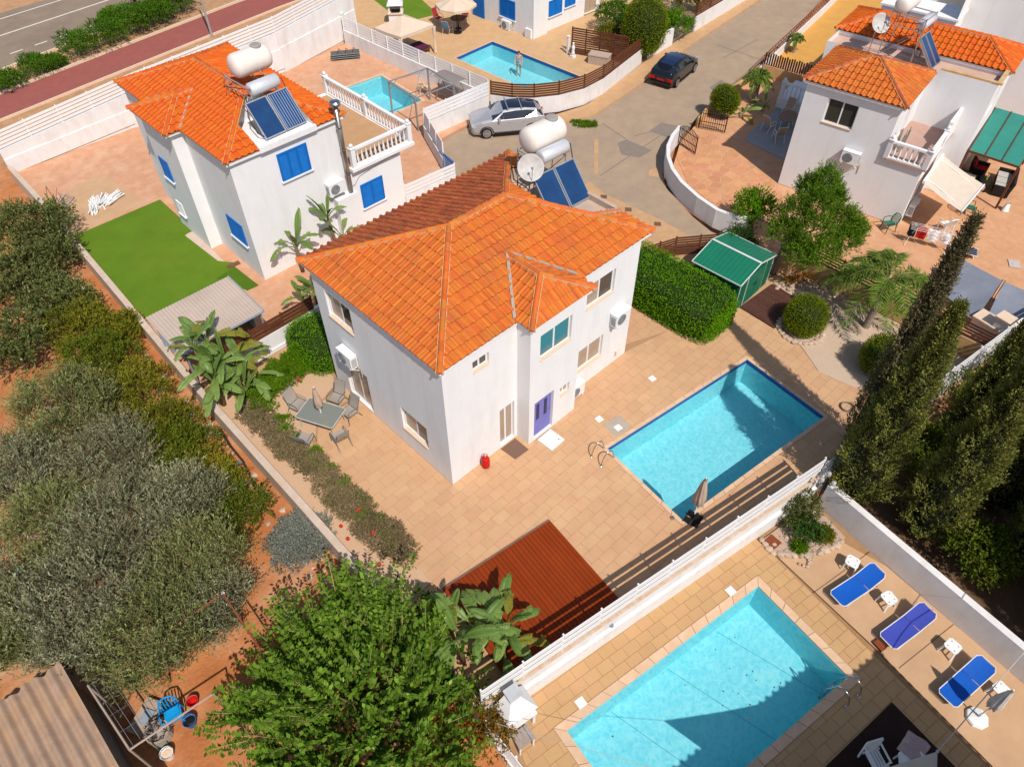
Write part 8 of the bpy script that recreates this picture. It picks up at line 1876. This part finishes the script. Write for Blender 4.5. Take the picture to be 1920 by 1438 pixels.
# ================================================================== OLIVE GROVE THINGS
HT = thing('field_hut', 'small hut with weathered corrugated roof at the edge of the grove', 'hut', (-14.5,-1,-.45)); FIB = mat('fibre_cement',(.42,.28,.19),(.30,.20,.14),sc=2.5,rough=.95,dirt=(.46,.27,.13),dsc=.7,damt=.8,bump=.01,bsc=30)
hx0,hx1,hy0,hy1 = -17.2,-12.38,-4.6,2.05
MB().grid(lambda u,v: (hx0+(hx1-hx0)*u, hy0+(hy1-hy0)*v+.06*math.sin(40*u), 1.86+.055*math.cos(2*PI*u*15)+.25*(1-u)+.01*math.sin(13*v+9*u)), 150, 6).build('roof_sheet', FIB, HT, world=True, smooth=True)
MB().box(hx0+.1,hx1-.12,hy1-.32,hy1-.2,-.45,1.75).box(hx1-.22,hx1-.12,hy0,hy1-.33,-.45,1.75).build('wall', mat('grey_green_wall',(.22,.22,.19),(.17,.17,.15),rough=.9), HT, world=True)
PIPE = mat('pale_pipe',(.40,.32,.26),(.32,.25,.2),rough=.6); RST = mat('rusty_pipe',(.28,.085,.045),(.20,.06,.03),sc=6,rough=.85)
tr_ = thing('trellis', 'pale pipe trellis with wire mesh beside the hut', 'trellis', (-12.1,-.2,-.45)); a, b, c = G(165,1285,1.9), G(243,1405,1.9), G(400,1300,1.9)
MB().tube([a,b], .03, 6).build('rail', PIPE, tr_, world=True); MB().tube([b,c], .03, 6).build('rail', PIPE, tr_, world=True)
for p_ in (a,b,c): MB().tube([(p_.x,p_.y,-.45),tuple(p_)], .03, 6).build('post', PIPE, tr_, world=True)
for k in range(5): q0 = a.lerp(b,k/4); q1 = q0+Vector((.55,.25,-.55)); MB().tube([q0,q1],.006,4).build('wire', GREY, tr_, world=True)
for k in range(3): MB().tube([a+Vector((.18*k+.1,.08*k,-.18*k-.1)), b+Vector((.18*k+.1,.08*k,-.18*k-.1))],.006,4).build('wire', GREY, tr_, world=True)
rp_ = thing('pipe_frame', 'rusty pipe frame standing at the corner of the olive grove', 'frame', (-8.15,.7,-.45)); a, b, c = G(266,1217,1.9), G(418,1112,1.9), G(500,1235,1.9)
MB().tube([a,b], .028, 6).build('rail', RST, rp_, world=True); MB().tube([b,c], .028, 6).build('rail', RST, rp_, world=True)
for p_ in (a,b,c): MB().tube([(p_.x,p_.y,-.45),tuple(p_)], .028, 6).build('post', RST, rp_, world=True)
MB().obox(b+Vector((0,0,.02)), (.09,.09,.05)).build('cap', PLAST, rp_, world=True)
cb = mono_chair('bright blue plastic chair on the bare soil beside the red bucket', (-11.0,-.35,-.45), R(165), mat('sky_blue_plastic',(.008,.28,.62),(.007,.24,.55),rough=.4))
def bucket(label, px, py, m_, r_=.17, h=.28, inside=None, handle=True):
    p = G(px,py,-.40); t = thing('bucket', label, 'bucket', (p.x,p.y,-.449), 0, 'buckets by the hut'); MB().lathe([(r_*.75,0),(r_,h),(r_*1.05,h),(r_*1.04,h-.02),(r_*.92,h-.02),(r_*.7,.03)], (0,0,0), 18).build('tub', m_, t)
    MB().tube([(r_*math.cos(t_),.0+.1*math.sin(t_),h+.02+.05*math.sin(t_)) for t_ in [PI*i/8 for i in range(9)]], .007, 4).build('handle', GREY, t)
    if inside: MB().lathe([(.01,0),(r_*.9,.01),(r_*.5,.05)], (0,0,h*.6), 12).build('contents', inside, t)
    return t
bucket('red bucket beside the blue plastic chair', 364,1318, mat('red_plastic',(.55,.015,.012),(.48,.012,.01),rough=.4)); bucket('blue bucket in front of the blue plastic chair', 359,1355, mat('mid_blue_plastic',(.03,.12,.36),(.025,.10,.3),rough=.4), .19,.3, DARK); bucket('white bucket beside the hut trellis', 317,1416, PLAST, .18,.3, CREAM); bucket('green bucket between the hut trellis and the white bucket', 308,1400, mat('green_plastic',(.03,.16,.10)), .14,.22)
dm_ = thing('metal_drum', 'cut metal drum full of scraps beside the hut trellis', 'drum', (*G(302,1378,-.4)[:2],-.449)); MB().lathe([(.33,0),(.34,.05),(.33,.3),(.34,.34),(.33,.42),(.30,.42),(.30,.3)], (0,0,0), 20).build('drum', mat('drum_grey',(.42,.36,.31),(.3,.25,.2),rough=.6), dm_); crown('scraps', [(dm_.location.x,dm_.location.y,-.15,.25,.25,.1)], mat('scrap',(.2,.15,.12),(.1,.08,.07),sc=9), dm_, 2, per=30, twig=(.1,.2), leaves=4, ll=.14, lw=.06)
gb_ = thing('crate', 'olive green crate behind the blue plastic chair', 'crate', (*G(308,1337,-.4)[:2],-.449), .4)
for k in range(3): MB().box(-.2,.2,-.17,-.155,.02+.09*k,.085+.09*k).box(-.2,.2,.155,.17,.02+.09*k,.085+.09*k).box(-.2,-.185,-.154,.154,.02+.09*k,.085+.09*k).box(.185,.2,-.154,.154,.02+.09*k,.085+.09*k).build('slat', mat('olive_plastic',(.16,.20,.03),rough=.6), gb_)
MB().box(-.19,.19,-.16,.16,.0,.015).build('bottom', mat('olive_plastic',(.16,.20,.03)), gb_)
pl_ = thing('pallet_table', 'weathered board on blocks under the olive tree by the drum', 'board', (*G(275,1345,-.3)[:2],-.449), .5); MB().box(-.5,.5,-.3,.3,.2,.24).build('board', mat('weathered_board',(.45,.34,.27),(.36,.27,.2)), pl_); MB().box(-.4,-.2,-.25,.25,0,.199).box(.2,.4,-.25,.25,0,.199).build('block', RAWC, pl_); MB().box(-.2,.2,-.2,.1,.241,.30).build('cloth', BGW, pl_)
hs = thing('hose', 'black irrigation hose looping over the raw concrete wall', 'hose', (-4.7,5,.0)); MB().tube([G(408,800,.3),G(430,835,.2),G(455,865,0),G(470,895,-.2),G(482,925,-.4)], .03, 6).build('pipe', mat('black_hose',(.03,.028,.027),rough=.7), hs, world=True)
MB().lathe([(.035,0),(.035,.06)], G(482,925,-.45), 8).build('connector', DARK, hs, world=True)
bt = MB().box(-.12,.12,-.05,.05,0,.05).build('blue_scrap', mat('faded_cyan',(.12,.32,.42)), None, loc=(*G(447,868,-.4)[:2],-.448), rz=.6); tag(bt, 'faded blue scrap on the soil under the black hose', 'scrap')
sc2 = MB().grid(lambda u,v: ((u-.5)*.5,(v-.5)*.4,.06*math.sin(8*u)*math.sin(6*v)+.08), 8, 8).build('pale_blue_sheet', mat('pale_blue_plastic',(.35,.48,.55),rough=.5), None, loc=(*G(95,1193,-.2)[:2],-.44)); tag(sc2, 'pale blue plastic sheet lying among the olive trees', 'plastic sheet')
# stray stones on the red soil and fallen twigs
rs = random.Random(9)
stn = thing('rubble', 'scattered pale stones along the foot of the raw concrete wall', 'stones', (-5.2,6,-.45))
for i in range(150):
    y = rs.uniform(0,27); x = -4.75-abs(rs.gauss(0,.45)); o = link('stone', RK[i%5], stn, True, loc=(x,y,-.43)); o.scale = (rs.uniform(.3,1.1),)*3; o.rotation_euler = (0,0,i)
